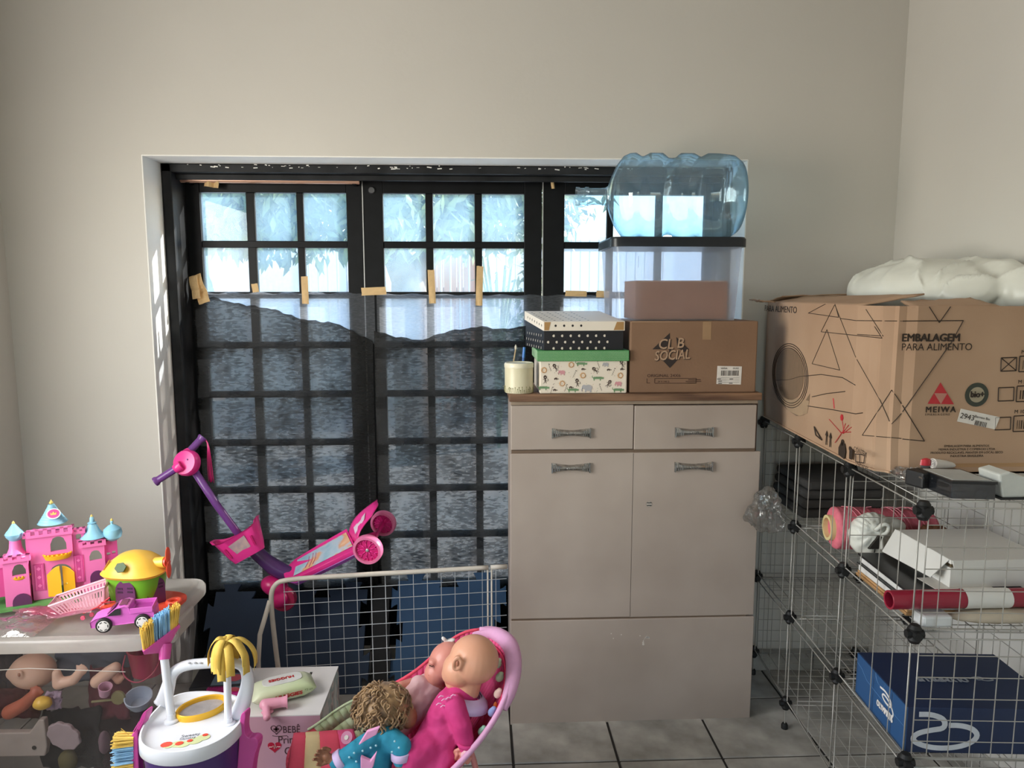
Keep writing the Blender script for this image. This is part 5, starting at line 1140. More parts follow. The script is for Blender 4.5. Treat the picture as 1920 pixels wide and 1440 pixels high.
def tuft(par, m, f0, f1, n, A, Bv, up, s, L, wd, rad=.0011, spread=.012):
    b = MB()
    for _ in range(n):
        f = rr.uniform(f0, f1); w_ = rr.uniform(-1, 1); p = A.lerp(Bv, f)+s*w_*wd; e = p+up*(L+rr.uniform(-.006, .004))+(Bv-A).normalized()*(f-.5)*spread+s*w_*.006+V((rr.uniform(-.003, .003), rr.uniform(-.003, .003), 0)); b.tube([p-up*.003, p.lerp(e, .5), e], rad, 4)
    return stuff(b.build('bristles', m, par, world=True))
upb = V((.02, -.02, 1)).normalized()
tuft(br, m_by, .02, .33, 150, hA, hB, upb, sd, .056, .009); tuft(br, m_bb, .33, .74, 170, hA, hB, upb, sd, .056, .009); tuft(br, m_by, .74, .98, 120, hA, hB, upb, sd, .050, .009)
# mop
m0 = PZ(428, 1356, ZTR-.012); MY = m0.y; m1 = PY(425, 1215, MY)
mp = T('toy_mop', 'toy mop with mustard yellow cloth strips standing in the trolley', 'mop', m0)
b = MB(); b.lathe([(.017, 0), (.0165, .003), (.010, .005), (.0095, .016)], 18, m0, (m1-m0)); b.build('foot_ring', m_tw, mp, True, world=True)
b = MB(); b.cyl(m0+(m1-m0)*.02, m1, .0088, n=16); b.build('pole', m_tw, mp, True, world=True)
b = MB(); b.ell(m1, (.016, .016, .012), 14, 10); b.build('hub', mat('mustard_cap', 'b8902a', .6), mp, 'all', world=True)
m_mop = mat('mustard_cloth', 'cfa83c', .75, .14, 14, .2, 120, c2='e0c060')
for k in range(18):
    a = 2*PI*k/18+rr.uniform(-.25, .25); d = V((math.cos(a)+.12, math.sin(a)*.8-.1, 0)); L = rr.uniform(.7, 1.15)*(.9 if math.cos(a) < .2 else .8)
    out = .026+.018*rr.random()+(.018*rr.random() if math.cos(a) > .3 else 0); h = m1+V((0, 0, .010+.010*rr.random()))
    pt = [h, h+d*out*.55+V((0, 0, .010)), h+d*out+V((0, 0, -.010)), h+d*out*1.22+V((0, 0, -.045*L)), h+d*out*1.20+V((0, 0, -.082*L))]
    for _ in range(2):
        q = [pt[0]]
        for x, y in zip(pt, pt[1:]): q += [x.lerp(y, .25), x.lerp(y, .75)]
        pt = q+[pt[-1]]
    s = V((-d.y, d.x, 0)).normalized(); b = MB(); n = len(pt)
    b.loft([[p+s*(.0098*(.55+.45*min(1, i/5))), p+V((0, 0, .0015)), p-s*(.0098*(.55+.45*min(1, i/5)))] for i, p in enumerate(pt)], closed=False); b.build('strip', m_mop, mp, 'all', world=True, solid=.0012)
# hand brush clipped at the left
hb0, hb1 = PY(250, 1376, HY-.055), PY(250, 1462, HY-.055)
hb = T('hand_brush', 'toy hand brush with yellow and blue bristles clipped left of the trolley', 'brush', hb0)
b = MB(); b.hexa([PY(247, 1470, HY-.06), PY(262, 1470, HY-.06), PY(262, 1470, HY-.04), PY(247, 1470, HY-.04), PY(246, 1378, HY-.06), PY(258, 1366, HY-.06), PY(258, 1366, HY-.04), PY(246, 1378, HY-.04)]); b.build('back', m_hp, hb, bevel=.003, world=True)
lf = V((-1, -.12, .03)).normalized()
for f0, f1, m, n in ((.0, .24, m_by, 110), (.24, .60, m_bb, 150), (.60, 1, m_by, 150)): tuft(hb, m, f0, f1, n, hb0, hb1, lf, V((0, 1, 0)), .042, .008, .0011, .004)
b = MB(); o = PY(243, 1380, HY-.06); b.tube([o, PY(236, 1373, HY-.06), PY(227, 1366, HY-.06)], .0008, 5); b.tube([PY(236, 1373, HY-.06), PY(226, 1370, HY-.06)], .0007, 5); b.build('stray_bristle', m_by, hb, world=True)
# ================================================================ LILAC BABY BOX
BBY = 1.965; bxr = PY(600, 1343, BBY).x; bz = PY(600, 1341, BBY).z; bxl = -.852
bby = T('baby_box', 'lilac and white card box printed with red heart, behind the toy trolley', 'box', (bxl, BBY, 0))
m_lil = mat('lilac_card', 'c99cae', .55, .03, 5); m_wc = mat('white_gloss_card', 'e3e1e0', .4, .03, 6)
BBK = PZ(640, 1250, bz).y
b = MB(); b.bb((bxl, BBY, 0), (bxr, BBY+.003, bz-.001)); b.build('front_panel', m_lil, bby, world=True)
m_sidep, nt, o_ = new_mat('printed_side'); p_ = node(nt, 'ShaderNodeBsdfPrincipled'); nt.links.new(ramp(nt, noise_fac(nt, 16, 2), [(.4, 'dedbd8'), (.5, '9fb8b4'), (.56, 'd9c9c4'), (.66, '5f5a5a'), (.72, 'e2dfdc')]), p_.inputs[0]); nt.links.new(p_.outputs[0], o_.inputs[0])
b = MB(); b.bb((bxr-.003, BBY+.003, 0), (bxr, BBK, bz-.001)); lab(b.build('side_panel', m_sidep, bby, world=True), 'white side with a faded photo print')
b = MB(); b.bb((bxl, BBY+.003, 0), (bxl+.003, BBK, bz-.001)); b.build('side_panel', m_lil, bby, world=True)
b = MB(); b.bb((bxl+.003, BBK-.003, 0), (bxr-.003, BBK, bz-.001)); b.build('back_panel', m_lil, bby, world=True)
b = MB(); b.bb((bxl+.004, BBY+.004, .004), (bxr-.004, BBK-.004, bz-.035)); b.build('inner_tray', m_drk, bby, world=True)
b = MB(); rx0 = bxr-.19
b.bb((bxl, BBY, bz-.001), (bxr, BBY+.095, bz+.002)); b.bb((bxr-.075, BBY+.095, bz-.001), (bxr, BBK, bz+.002)); b.bb((bxl, BBK-.03, bz-.001), (bxr-.075, BBK, bz+.002)); b.bb((bxl, BBY+.095, bz-.001), (bxl+.3, BBK-.03, bz+.002)); b.build('top_insert', m_wc, bby, world=True)
b = MB(); q = [(bxr-.075-.055*(1-math.cos(a)), BBY+.095+.05*math.sin(a)) for a in [PI/2*k/8 for k in range(9)]]
b = MB(); b.loft([[(bxr-.13, BBY+.0945, z)]+[(bxr-.075-.0*k, BBY+.0945+.06*k/8, z) for k in range(9)]+[(bxr-.075-.055*math.sin(PI/2*k/8), BBY+.0945+.06*math.cos(PI/2*k/8), z) for k in range(1, 8)] for z in (bz-.001, bz+.002)]); b.build('top_insert', m_wc, bby, world=True)
fp = lambda px, py, o=-.0006: PY(px, py, BBY)+V((0, o, 0))
m_ink2 = mat('brown_ink', '4d3036', .6); m_hrt = mat('heart_red', 'b8183c', .5)
j = join(text_mb('BEBÊ', .030, fp(530, 1374), X, Z, .0004, stretch=.8), text_mb('Primeiros', .034, fp(521, 1394), X, Z, .0004, stretch=.85), text_mb('Cuidados', .034, fp(533, 1415), X, Z, .0004, stretch=.85)); j.build('lettering', m_ink2, bby, world=True)
def heart(n=28): return [(16*math.sin(t_)**3/17, (13*math.cos(t_)-5*math.cos(2*t_)-2*math.cos(3*t_)-math.cos(4*t_))/17) for t_ in [2*PI*k/n for k in range(n)]]
c = fp(518, 1367); b = MB(); b.tube([c+V((.016*x, 0, .016*y)) for x, y in heart()], .0012, 5, loop=True); b.tube([c+V((-.012, 0, -.02)), c+V((0, 0, -.022)), c+V((.03, 0, -.021))], .0009, 5)
b.box(c, (.006, .0006, .016)); b.box(c, (.016, .0006, .006)); b.build('heart_outline', m_ink2, bby, world=True)
c = fp(515, 1400); b = MB(); b.prism([(.021*x, .020*y) for x, y in heart()], c, X, Z, .0004); hr_ = b.build('red_heart', m_hrt, bby, world=True)
b = MB(); b.tube([c+V((x, -.0008, z)) for x, z in ((-.016, 0), (-.007, 0), (-.004, .004), (-.001, -.006), (.002, .009), (.005, -.004), (.007, .001), (.009, 0), (.017, 0))], .0009, 5); b.build('pulse_line', m_wht, hr_, world=True)
# wipes packet
wc = PZ(530, 1290, bz+.028); wr_ = .42
wp = T('wipes_packet', 'pale green packet of baby wipes lying on the lilac box', 'packet', (wc.x, wc.y, bz+.003), wr_)
m_wip, nt, o_ = new_mat('wipes_film'); p_ = node(nt, 'ShaderNodeBsdfPrincipled'); p_.inputs['Roughness'].default_value = .25; nt.links.new(ramp(nt, noise_fac(nt, 7, 1), [(.35, 'dfe6c8'), (.6, 'bccb9e'), (.75, 'e3e8d6')]), p_.inputs[0]); nt.links.new(p_.outputs[0], o_.inputs[0])
def pack(u, v):
    a = 2*PI*v; s = 2*u-1; e = (1-abs(s)**6); hx, hz = .048*(.9+.1*e), .024*e+.0008
    return (s*.092, hx*math.copysign(abs(math.cos(a))**.6, math.cos(a)), .026+hz*math.copysign(abs(math.sin(a))**.7, math.sin(a))+.0015*fbm((s*3, a, 0), 2))
b = MB(); b.grid(pack, 24, 28); b.build('film', m_wip, wp, 'all')
b = MB(); b.loft([[(-.02+.058*math.copysign(abs(math.cos(a))**.6, math.cos(a))+.02, .004+.027*math.copysign(abs(math.sin(a))**.6, math.sin(a)), z) for a in [2*PI*k/28 for k in range(28)]] for z in (.0495, .0525)]); b.build('resealable_flap', mat('white_film', 'dcdedb', .25), wp, bevel=.001)
m_redp = mat('red_print', 'c03030', .4)
text_mb('HUGGIES', .018, (.036, .010, .0528), (-1, 0, 0), (0, -1, 0), .0004, bold=.0006).build('lettering', m_redp, wp)
text_mb('HUGGIES', .019, (-.030, -.0475, .020), (1, 0, 0), (0, -.35, 1), .0012, bold=.0008).build('lettering', m_redp, wp)
text_mb('72 un', .011, (.055, -.0470, .026), (1, 0, 0), (0, -.35, 1), .0012).build('lettering', mat('green_print', '6a7a4c', .5), wp)
# pink toy hair dryer
dc = PZ(512, 1316, bz+.03); hdry = T('toy_hair_dryer', 'small pink toy hair dryer lying on the lilac box before the wipes', 'toy', (dc.x, dc.y, bz+.003), .25); m_dp = mat('soft_pink_plastic', 'e6a0b8', .35, .04, 8)
b = MB(); caps(b, (-.022, 0, .022), (.020, 0, .022), .017, .015); b.cyl((.02, 0, .022), (.040, 0, .022), .014, .017, 16); caps(b, (-.020, -.006, .020), (-.016, -.05, .012), .011, .011); b = blob(b, .0025, 4); b.build('body', m_dp, hdry, 'all')
b = MB(); b.lathe([(.019, 0), (.019, .004), (.014, .004), (.014, 0), (.019, 0)], 20, (.036, 0, .022), (1, 0, 0), caps=False); b.build('nozzle_ring', m_dp, hdry, 40)
b = MB(); b.ell((-.016, -.012, .006), (.018, .012, .0058), 12, 8); b.build('rest', m_dp, hdry, 'all')
# magenta brush
g0, g1 = PZ(346, 1307, bz+.012), PZ(468, 1300, bz+.012); hbr = T('hair_brush', 'magenta hair brush lying on the lilac box behind the trolley handle', 'hair brush', (g0.x, g0.y, bz+.003)); m_mg = mat('magenta_gloss', 'b8147c', .3, .05, 8)
b = MB(); caps(b, g0, g0.lerp(g1, .34), .006, .008); caps(b, g0.lerp(g1, .34), g1, .009, .009); b.v = [V((p.x, p.y, bz+.012+(p.z-bz-.012)*.9)) for p in b.v]; b = blob(b, .003, 3); b.build('handle', m_mg, hbr, 'all', world=True)
b = MB()
for k in range(36):
    f = .36+.30*(k % 12)/12; p = g0.lerp(g1, f)+V((0, -.006+.006*(k//12), .006)); b.cyl(p, p+V((.001, -.004, .020)), .0011, n=5)
stuff(b.build('bristles', m_mg, hbr, world=True))
# dark blister box
kc = PZ(415, 1281, bz+.02); kb_ = T('dark_box', 'dark flat box with a round red mark under the mop strips', 'box', (kc.x, kc.y, bz+.003), .1); b = MB(); b.bb((-.08, -.05, .0), (.08, .06, .036)); b.build('body', mat('black_gloss_card', '17181d', .3), kb_, bevel=.002)
b = MB(); b.bb((-.03, -.0505, .004), (.075, -.05, .030)); b.bb((-.02, -.045, .036), (.07, .02, .0365)); b.build('print', mat('steel_blue_print', '5d6f7c', .4), kb_)
b = MB(); b.disc((.05, -.0506, .017), (0, -1, 0), .012, 18, .0006, 1.5); b.disc((.045, -.01, .0366), (0, 0, 1), .02, 18, .0006); b.build('round_mark', mat('coral_print', 'b8505a', .4), kb_)
# ================================================================ BABY BOUNCER WITH THREE DOLLS
m_bs = mat('hot_pink_cloth', 'd94079', .8, .1, 16, .25, 90, c2='e05a8c'); m_rim = mat('lilac_piping', 'd9a2c8', .7, .08, 20, .2, 90); m_cor = mat('coral_cloth', 'e2506a', .8, .08, 14, .2, 90); m_crm = mat('cream_cloth', 'e6cf9e', .8, .06, 14, .2, 90); m_sage = mat('sage_cloth', 'a9b98a', .8, .2, 30, .2, 90, c2='c9d6b4')
rim_px = [(905, 1180, .50), (935, 1186, .50), (957, 1208, .495), (962, 1245, .47), (955, 1292, .43), (931, 1346, .38), (895, 1396, .33), (855, 1440, .285), (790, 1500, .23), (690, 1545, .19), (600, 1530, .18), (545, 1480, .19), (532, 1425, .215), (552, 1384, .25), (592, 1362, .275), (640, 1325, .30), (690, 1302, .33), (740, 1284, .36), (790, 1252, .40), (830, 1212, .455), (868, 1186, .49)]
RIM = smoothloop([PZ(*p) for p in rim_px], 2); nR = len(RIM)
bc_ = sum(RIM, V())/nR
bo = T('baby_bouncer', 'pink baby bouncer holding three dolls, in front of the mesh fence', 'baby bouncer', (bc_.x, bc_.y, 0))
def rg(s):   # ring s: 0 at the rim .. 1 at the middle
    out = []
    for p in RIM:
        q = p.lerp(bc_, s); sag = .20*(1-(1-s)**2.2); q = q+V((.02*s, .05*math.sin(s*PI/2)*.6, -sag)); q.z = max(q.z, .04); out.append(q)
    return out
S = [0, .08, .18, .3, .45, .62, .8, .97]
def part_sheet(name, cond, m, lift=0, s0=0, s1=7):
    b = MB(); R0 = [rg(s) for s in S]
    for i in range(s0, s1):
        for k in range(nR):
            if cond(k/nR, i): l = (k+1) % nR; o = len(b.v); b.v += [R0[i][k]+V((0, 0, lift)), R0[i][l]+V((0, 0, lift)), R0[i+1][l]+V((0, 0, lift)), R0[i+1][k]+V((0, 0, lift))]; b.f.append((o, o+1, o+2, o+3))
    return b.build(name, m, bo, 'all', world=True, solid=.003)
fr = lambda k: k/21.0
part_sheet('seat', lambda a, i: not (fr(9.2) < a < fr(13.4)) and not (fr(13.4) <= a < fr(15.6) and i < 3), m_bs)
part_sheet('side_panel', lambda a, i: fr(13.4) <= a < fr(15.6) and i < 3, m_sage)
part_sheet('foot_panel', lambda a, i: fr(9.2) < a < fr(13.4), m_cor)
fA, fB, fC, fD = PZ(552, 1377, .272), PZ(662, 1370, .272), PZ(690, 1480, .215), PZ(538, 1480, .215)
def padstrip(u0, u1, m, lb=None):
    b = MB(); nn = (fB-fA).cross(fD-fA).normalized(); nn = nn if nn.z > 0 else -nn
    b.grid(lambda u, v: fA.lerp(fB, u0+(u1-u0)*u).lerp(fD.lerp(fC, u0+(u1-u0)*u), v)+nn*(.010*math.sin(PI*min(1, max(.0, u)))**.5*math.sin(PI*min(1, v*2.2)/2)), 8, 10); o = b.build('foot_pad', m, bo, 'all', world=True, solid=.006)
    if lb: lab(o, lb)
padstrip(0, .20, m_cor); padstrip(.20, .43, m_crm, 'cream stripe of the foot pad'); padstrip(.43, .74, m_cor); padstrip(.74, 1, m_bs)
rimseg = lambda a, c: [RIM[int(k) % nR]+V((0, 0, .002)) for k in range(int(a*nR/21), int(c*nR/21)+1)]
b = MB(); b.tube(rimseg(-.6, 9.4), .0075, 8); b.build('piping', m_rim, bo, 'all', world=True)
b = MB(); b.tube(rimseg(13.4, 15.6), .004, 8); lab(b.build('piping', m_sage, bo, 'all', world=True), 'sage green edge')
b = MB(); b.tube(rimseg(15.6, 20.6), .0045, 8); lab(b.build('piping', m_cor, bo, 'all', world=True), 'coral edge at the far side')
# padded hood edge with little charms
hood = RIM[:int(nR*.22)]; hood = RIM[-int(nR*.05):]+hood
b = MB(); b.tube([p+V((.004, .004, -.008)) for p in hood], [.006+.017*math.sin(PI*min(1, max(0, (k+.5)/30)))**.6 for k in range(30)], 10); b.build('hood_pad', m_rim, bo, 'all', world=True)
inn = rg(.10)
for k, (i, m) in enumerate(((1, 'd9d7a8'), (4, 'e0a88c'), (7, 'cfe0b8'), (10, 'b8c9a4'), (13, 'e6c8b8'), (16, '8f9fd0'), (19, '8fc0a8'), (23, 'e0b4bc'))):
    c = inn[i % nR]+V((-.010, -.014, .016)); b = MB(); b.ell(c, (.012, .010, .013), 10, 8, (0, .5, .3)); b.ell(c+V((.004, -.004, .012)), (.008, .007, .007), 8, 6); b = blob(b, .003, 3); b.build('charm', mat('charm_'+m, m, .8, .1, 30), bo, 'all', world=True)
b = MB(); b.tube([p+V((-.004, -.006, .004)) for p in (rg(.06)[:int(nR*.25)])], .0035, 6); lab(b.build('trim_cord', mat('pink_red_cord', 'd8305e', .7), bo, 'all', world=True), 'red cord along the hood')
# white dotted print, buttons and an orange charm
def on_seat(a, s, up=.004): k = int(a*nR) % nR; r = rg(s); return r[k]+V((-.3*up, -.6*up, up))
nd = (RIM[int(nR*5/21)]-bc_).normalized(); b = MB()
for i in range(5):
    for j_ in range(4): b.disc(on_seat(fr(4.55+.13*i), .07+.03*j_, .009), (-.5, -.55, .65), .0034, 7, .0014)
stuff(b.build('dot_print', m_wht, bo, world=True))
b = MB(); c = on_seat(fr(3.6), .14, .010); b.ell(c, (.006, .004, .012), 8, 6); lab(b.build('charm', mat('orange_charm', 'e07a3c', .6), bo, 'all', world=True), 'small orange drop')
b = MB(); c = on_seat(fr(6.1), .12, .011); b.tube([c+V((.006*math.cos(a), -.004*math.sin(a), .006*math.sin(a))) for a in [2*PI*k/12 for k in range(12)]], .0012, 5, loop=True); b.build('button_ring', m_wht, bo, world=True)
b = MB(); c = PZ(650, 1383, .285); b.disc(c, (-.2, -.75, .6), .016, 18, .001); lab(b.build('button_print', mat('rose_print', 'e59ac0', .7), bo, world=True), 'round rose print'); b = MB(); b.disc(c+V((-.0004, -.0015, .0012)), (-.2, -.75, .6), .006, 14, .001); b.build('button_print', m_wht, bo, world=True)
# frame
m_bf = mat('salmon_tube', 'd98c8c', .4, .05, 10); c0, c1 = PZ(880, 1402, .31), PZ(893, 1440, .22)
b = MB(); b.tube([c0, c1, c1+V((.02, -.03, -.12)), V((c1.x+.03, c1.y-.10, .012)), V((c1.x-.25, c1.y-.16, .009)), V((c1.x-.48, c1.y-.05, .009))], .008, 8, smooth=2); b.build('frame', m_bf, bo, 'all', world=True)
b = MB(); q = RIM[int(nR*17/21)]; b.tube([q+V((0, .015, -.02)), V((q.x+.02, q.y+.03, .15)), V((q.x+.03, q.y+.04, .012)), V((q.x-.3, q.y+.02, .009))], .008, 8, smooth=2); b.build('frame', m_bf, bo, 'all', world=True)
b = MB(); c = PZ(840, 1442, .25); caps(b, c+V((-.06, -.02, -.01)), c+V((.02, .0, .012)), .017, .012); caps(b, c+V((.02, 0, .012)), c+V((.05, -.01, -.02)), .012, .010); b = blob(b, .004, 4); lab(b.build('strap', mat('white_webbing', 'd8d2cb', .6), bo, 'all', world=True), 'thick white strap end')
b = MB(); c = PY(775, 1272, 2.0); b.ell(c, (.028, .02, .016), 12, 8, (0, -.4, 0)); lab(b.build('lining', mat('white_lining', 'd9dde0', .8), bo, 'all', world=True), 'white lining bulging over the far edge')
# ---------------- dolls
m_vin = mat('peach_vinyl', 'dba183', .42, .04, 5, sss=.06); m_vin2 = mat('rosy_vinyl', 'd68f80', .42, .05, 5, sss=.06); m_brv = mat('brown_vinyl', '8f5f45', .45, .05, 6); m_suit = mat('raspberry_cloth', 'c42a72', .85, .1, 12, .3, 70, c2='d6458a'); m_palep = mat('pale_pink_cloth', 'dcb4b8', .9, .05, 14, .3, 80); m_teal = mat('teal_cloth', '1f7f9f', .85, .14, 10, .3, 70, c2='2f9ab8'); m_lav = mat('lavender_cloth', 'c9b4dc', .8, .06, 20); m_eye = mat('doll_eye', '2a2320', .2)
def ff(*pts): return [PY(px, py, y) for px, py, y in pts]
def chain(mb, pts, rad):
    for a, c, r0, r1 in zip(pts, pts[1:], rad, rad[1:]): caps(mb, a, c, r0, r1)
    return mb
def fingers(mb, w, d, s, nrm, r, L):
    """palm at w, fingers along d, spread along s, thumb from the side of the palm"""
    caps(mb, w, w+d*L*.45, r*2.0, r*2.2)
    for k, l in enumerate((.8, .95, 1, .78)):
        a = w+d*L*.55+s*(k-1.5)*r*2.25; c = a+d*L*.42*l+nrm*L*.06; e = c+d*L*.25*l+nrm*L*.22; caps(mb, a, c, r, r*.9); caps(mb, c, e, r*.88, r*.75)
    a = w+d*L*.15-s*r*2.4; caps(mb, a, a-s*r*2+d*L*.25+nrm*L*.1, r*1.1, r*.9); caps(mb, a-s*r*2+d*L*.25+nrm*L*.1, a-s*r*2.2+d*L*.5+nrm*L*.25, r*.9, r*.75)
# A: bald doll in the raspberry suit
YA = 1.80
dA = T('doll', 'bald doll in a raspberry pink suit facing away in the bouncer', 'doll', PY(790, 1435, YA-.08))
hc_ = PY(889, 1236, YA); b = MB(); u1 = .00140
b.ell(hc_, (.066, .066, .062), 24, 16, (0, .25, 0)); b.ell(PY(862, 1254, YA-.006), (.046, .050, .044), 18, 12); b.ell(PY(846, 1263, YA-.004), (.026, .032, .026), 14, 10); b.ell(PY(853, 1278, YA+.0), (.028, .032, .018), 12, 8); b.ell(PY(835, 1256, YA+.012), (.010, .010, .009), 8, 6)
b.cyl(PY(878, 1265, YA), PY(872, 1302, YA-.01), .040, .036, 16)
ec = PY(857, 1243, YA-.056); b.tube([ec+V((.010*math.cos(a)+.003*math.sin(a), -.004, .017*math.sin(a))) for a in [2*PI*k/14 for k in range(14)]], .0048, 6, loop=True); b.ell(ec+V((0, .008, 0)), (.011, .012, .016), 10, 8); b.ell(ec+V((.002, .0, -.012)), (.006, .006, .007), 8, 6)
b = blob(b, .0032, 5); b.build('head', m_vin, dA, 'all', world=True)
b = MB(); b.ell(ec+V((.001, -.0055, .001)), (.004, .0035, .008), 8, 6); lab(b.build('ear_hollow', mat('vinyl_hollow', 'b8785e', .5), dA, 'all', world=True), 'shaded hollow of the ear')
b = MB(); b.ell(PY(838, 1246, YA-.008), (.004, .005, .005), 8, 6); b.build('eye', m_eye, dA, 'all', world=True)
b = MB(); chain(b, ff((864, 1304, YA-.01), (842, 1345, YA-.03), (818, 1395, YA-.06), (790, 1440, YA-.09)), [.046, .058, .060, .058])
chain(b, ff((838, 1318, YA-.03), (825, 1345, YA-.055)), [.034, .036])
chain(b, ff((852, 1322, YA-.065), (866, 1362, YA-.095), (875, 1398, YA-.10)), [.029, .026, .022])
chain(b, ff((800, 1400, YA-.09), (772, 1425, YA-.12), (752, 1475, YA-.12)), [.042, .036, .030]); chain(b, ff((830, 1420, YA-.09), (815, 1470, YA-.13)), [.038, .03])
b = blob(b, .0045, 4)
b.v = [p+V((0, 0, 1))*.0028*fbm(p, 45)+V((0, -1, 0))*.0025*math.sin(p.z*210+p.x*90)*max(0, fbm(p, 16)) for p in b.v]; b.build('suit', m_suit, dA, 'all', world=True)
b = MB(); cn_ = PY(872, 1303, YA-.012); b.lathe([(.044, .006), (.062, -.010), (.068, -.022), (.064, -.022), (.042, .004)], 24, cn_, (.25, .12, 1), caps=False); lab(b.build('collar', m_lav, dA, 'all', world=True, solid=.002), 'lavender collar')
b = MB(); wA = PY(874, 1402, YA-.105); fingers(b, wA, V((-.30, -.12, -.94)).normalized(), V((.94, 0, -.30)).normalized(), V((-.2, .9, 0)), .0050, .040); b = blob(b, .002, 3); b.build('hand', m_vin2, dA, 'all', world=True)
b = MB(); b.lathe([(.020, 0), (.024, .004), (.024, .010), (.020, .012)], 18, PY(874, 1400, YA-.105), (.15, .1, 1), caps=False); b.build('cuff', m_suit, dA, 'all', world=True, solid=.002)
b = MB(); rr = random.Random(21)
for q in ((822, 1308), (828, 1314), (836, 1311), (845, 1306), (818, 1322), (826, 1326)):
    c = PY(*q, YA-.078); b.tube([c, c+V((.006, 0, .005)), c+V((.013, 0, .003))], .0016, 5)
stuff(b.build('embroidery', mat('pale_pink_thread', 'e6a8cc', .7), dA, world=True))
# B: doll behind with closed eyes
YB_ = 1.895
dB = T('doll', 'rosy doll in a pale pink top sleeping behind the bald doll', 'doll', PY(780, 1320, YB_))
b = MB(); b.ell(PY(838, 1240, YB_+.01), (.050, .05, .056), 20, 14, (0, .5, 0)); b.ell(PY(818, 1262, YB_), (.034, .036, .036), 14, 10); b.ell(PY(806, 1254, YB_-.002), (.009, .009, .008), 8, 6); b.ell(PY(808, 1274, YB_), (.018, .022, .014), 10, 8); b.ell(PY(812, 1241, YB_-.02), (.014, .014, .010), 8, 6)
b.cyl(PY(825, 1275, YB_), PY(806, 1290, YB_), .026, n=12); b = blob(b, .0032, 5); b.build('head', m_vin2, dB, 'all', world=True)
b = MB(); c = PY(810, 1248, YB_-.028); b.tube([c+V((-.008, .0, .001)), c+V((0, -.002, -.002)), c+V((.008, 0, .002))], .0012, 5)
for k in range(4): q = c+V((-.006+.004*k, -.001, -.001)); b.cyl(q, q+V((-.002, -.002, -.005)), .0006, n=4)
b.build('lashes', m_eye, dB, world=True)
b = MB(); c = PY(808, 1266, YB_-.026); b.tube([c+V((-.007, 0, .001)), c+V((0, -.002, 0)), c+V((.007, 0, .002))], .0014, 5); b.build('mouth', mat('lip_rose', 'b85a5a', .5), dB, world=True)
b = MB(); chain(b, ff((803, 1292, YB_), (775, 1315, YB_-.02), (752, 1345, YB_-.03)), [.044, .056, .050]); chain(b, ff((785, 1285, YB_-.02), (768, 1300, YB_-.04)), [.028, .026]); b = blob(b, .005, 5); b.v = [p+V((0, -.002, .002))*fbm(p, 40) for p in b.v]; b.build('top', m_palep, dB, 'all', world=True)
b = MB(); chain(b, ff((772, 1284, YB_-.02), (752, 1288, YB_-.04), (738, 1298, YB_-.05)), [.018, .015, .012]); fingers(b, PY(738, 1298, YB_-.05), V((-.75, -.2, -.6)).normalized(), V((-.6, .1, .75)).normalized(), V((0, -1, .1)), .0042, .032); b = blob(b, .0022, 3); b.build('arm', m_vin2, dB, 'all', world=True)
b = MB(); c = PY(842, 1203, YB_+.03); b.ell(c, (.020, .012, .007), 12, 8, (0, -.35, 0)); b.ell(c+V((-.014, -.004, .010)), (.010, .006, .006), 8, 6, (0, .8, 0)); b = blob(b, .003, 3); lab(b.build('bow', m_wht, dB, 'all', world=True), 'white bow on the head')
# C: curly haired doll in teal, face down
YC_ = 1.76
dC = T('doll', 'curly brown haired doll in teal pyjamas lying face down', 'doll', PY(700, 1435, YC_-.05))
b = MB(); b.ell(PY(722, 1330, YC_), (.060, .055, .046), 18, 12, (0, -.2, 0)); b.ell(PY(765, 1345, YC_-.01), (.025, .03, .028), 12, 8); b.cyl(PY(722, 1340, YC_), PY(728, 1378, YC_-.02), .026, n=12); b = blob(b, .004, 4); b.build('head', m_brv, dC, 'all', world=True)
m_hair = mat('sandy_brown_hair', '7d5c3c', .5, .35, 30, c2='b8966a', sheen=.2)
hcn = PY(716, 1324, YC_-.004); b = MB(); rr = random.Random(31)
b.ell(hcn, (.068, .060, .050), 22, 14, (0, -.22, 0)); b.v = [p+(p-hcn).normalized()*.010*fbm(p, 42) for p in b.v]
b2 = MB()
for k in range(260):
    th, ph = rr.uniform(0, 2*PI), math.acos(rr.uniform(-.75, 1)); n_ = V((math.sin(ph)*math.cos(th), math.sin(ph)*math.sin(th), math.cos(ph))); p = hcn+V((n_.x*.066, n_.y*.058, n_.z*.048))
    if n_.y > .65: continue
    tg = n_.cross(V((.3, .2, 1))).normalized(); dn_ = (V((.55*(n_.x), -.35, -.8))-n_*n_.dot(V((.55*n_.x, -.35, -.8)))).normalized(); pts = []; L = rr.uniform(.02, .042); ph0 = rr.uniform(0, 6)
    for q in range(7): f = q/6; pts.append(p+n_*(.003+.006*math.sin(f*PI))+dn_*L*f+tg*.0055*math.sin(ph0+f*7)+n_*.003*math.cos(ph0+f*7))
    b2.tube(pts, [.0016, .0024, .0024, .0014], 4)
hr = b.build('hair', m_hair, dC, 'all', world=True); stuff(b2.build('curls', m_hair, hr, 'all', world=True))
b = MB(); chain(b, ff((718, 1382, YC_-.03), (700, 1412, YC_-.05), (690, 1460, YC_-.06)), [.036, .052, .056])
chain(b, ff((728, 1382, YC_-.05), (752, 1400, YC_-.08), (752, 1424, YC_-.09)), [.030, .027, .021]); chain(b, ff((700, 1390, YC_-.06), (668, 1408, YC_-.085), (632, 1428, YC_-.09)), [.030, .026, .020])
chain(b, ff((668, 1440, YC_-.09), (640, 1470, YC_-.10)), [.036, .03])
b = blob(b, .0045, 4); b.v = [p+V((0, -1, .6))*.0035*math.sin(p.x*150+p.z*110)*max(0, fbm(p, 18))+V((0, 0, .002))*fbm(p, 40) for p in b.v]; b.build('pyjamas', m_teal, dC, 'all', world=True)
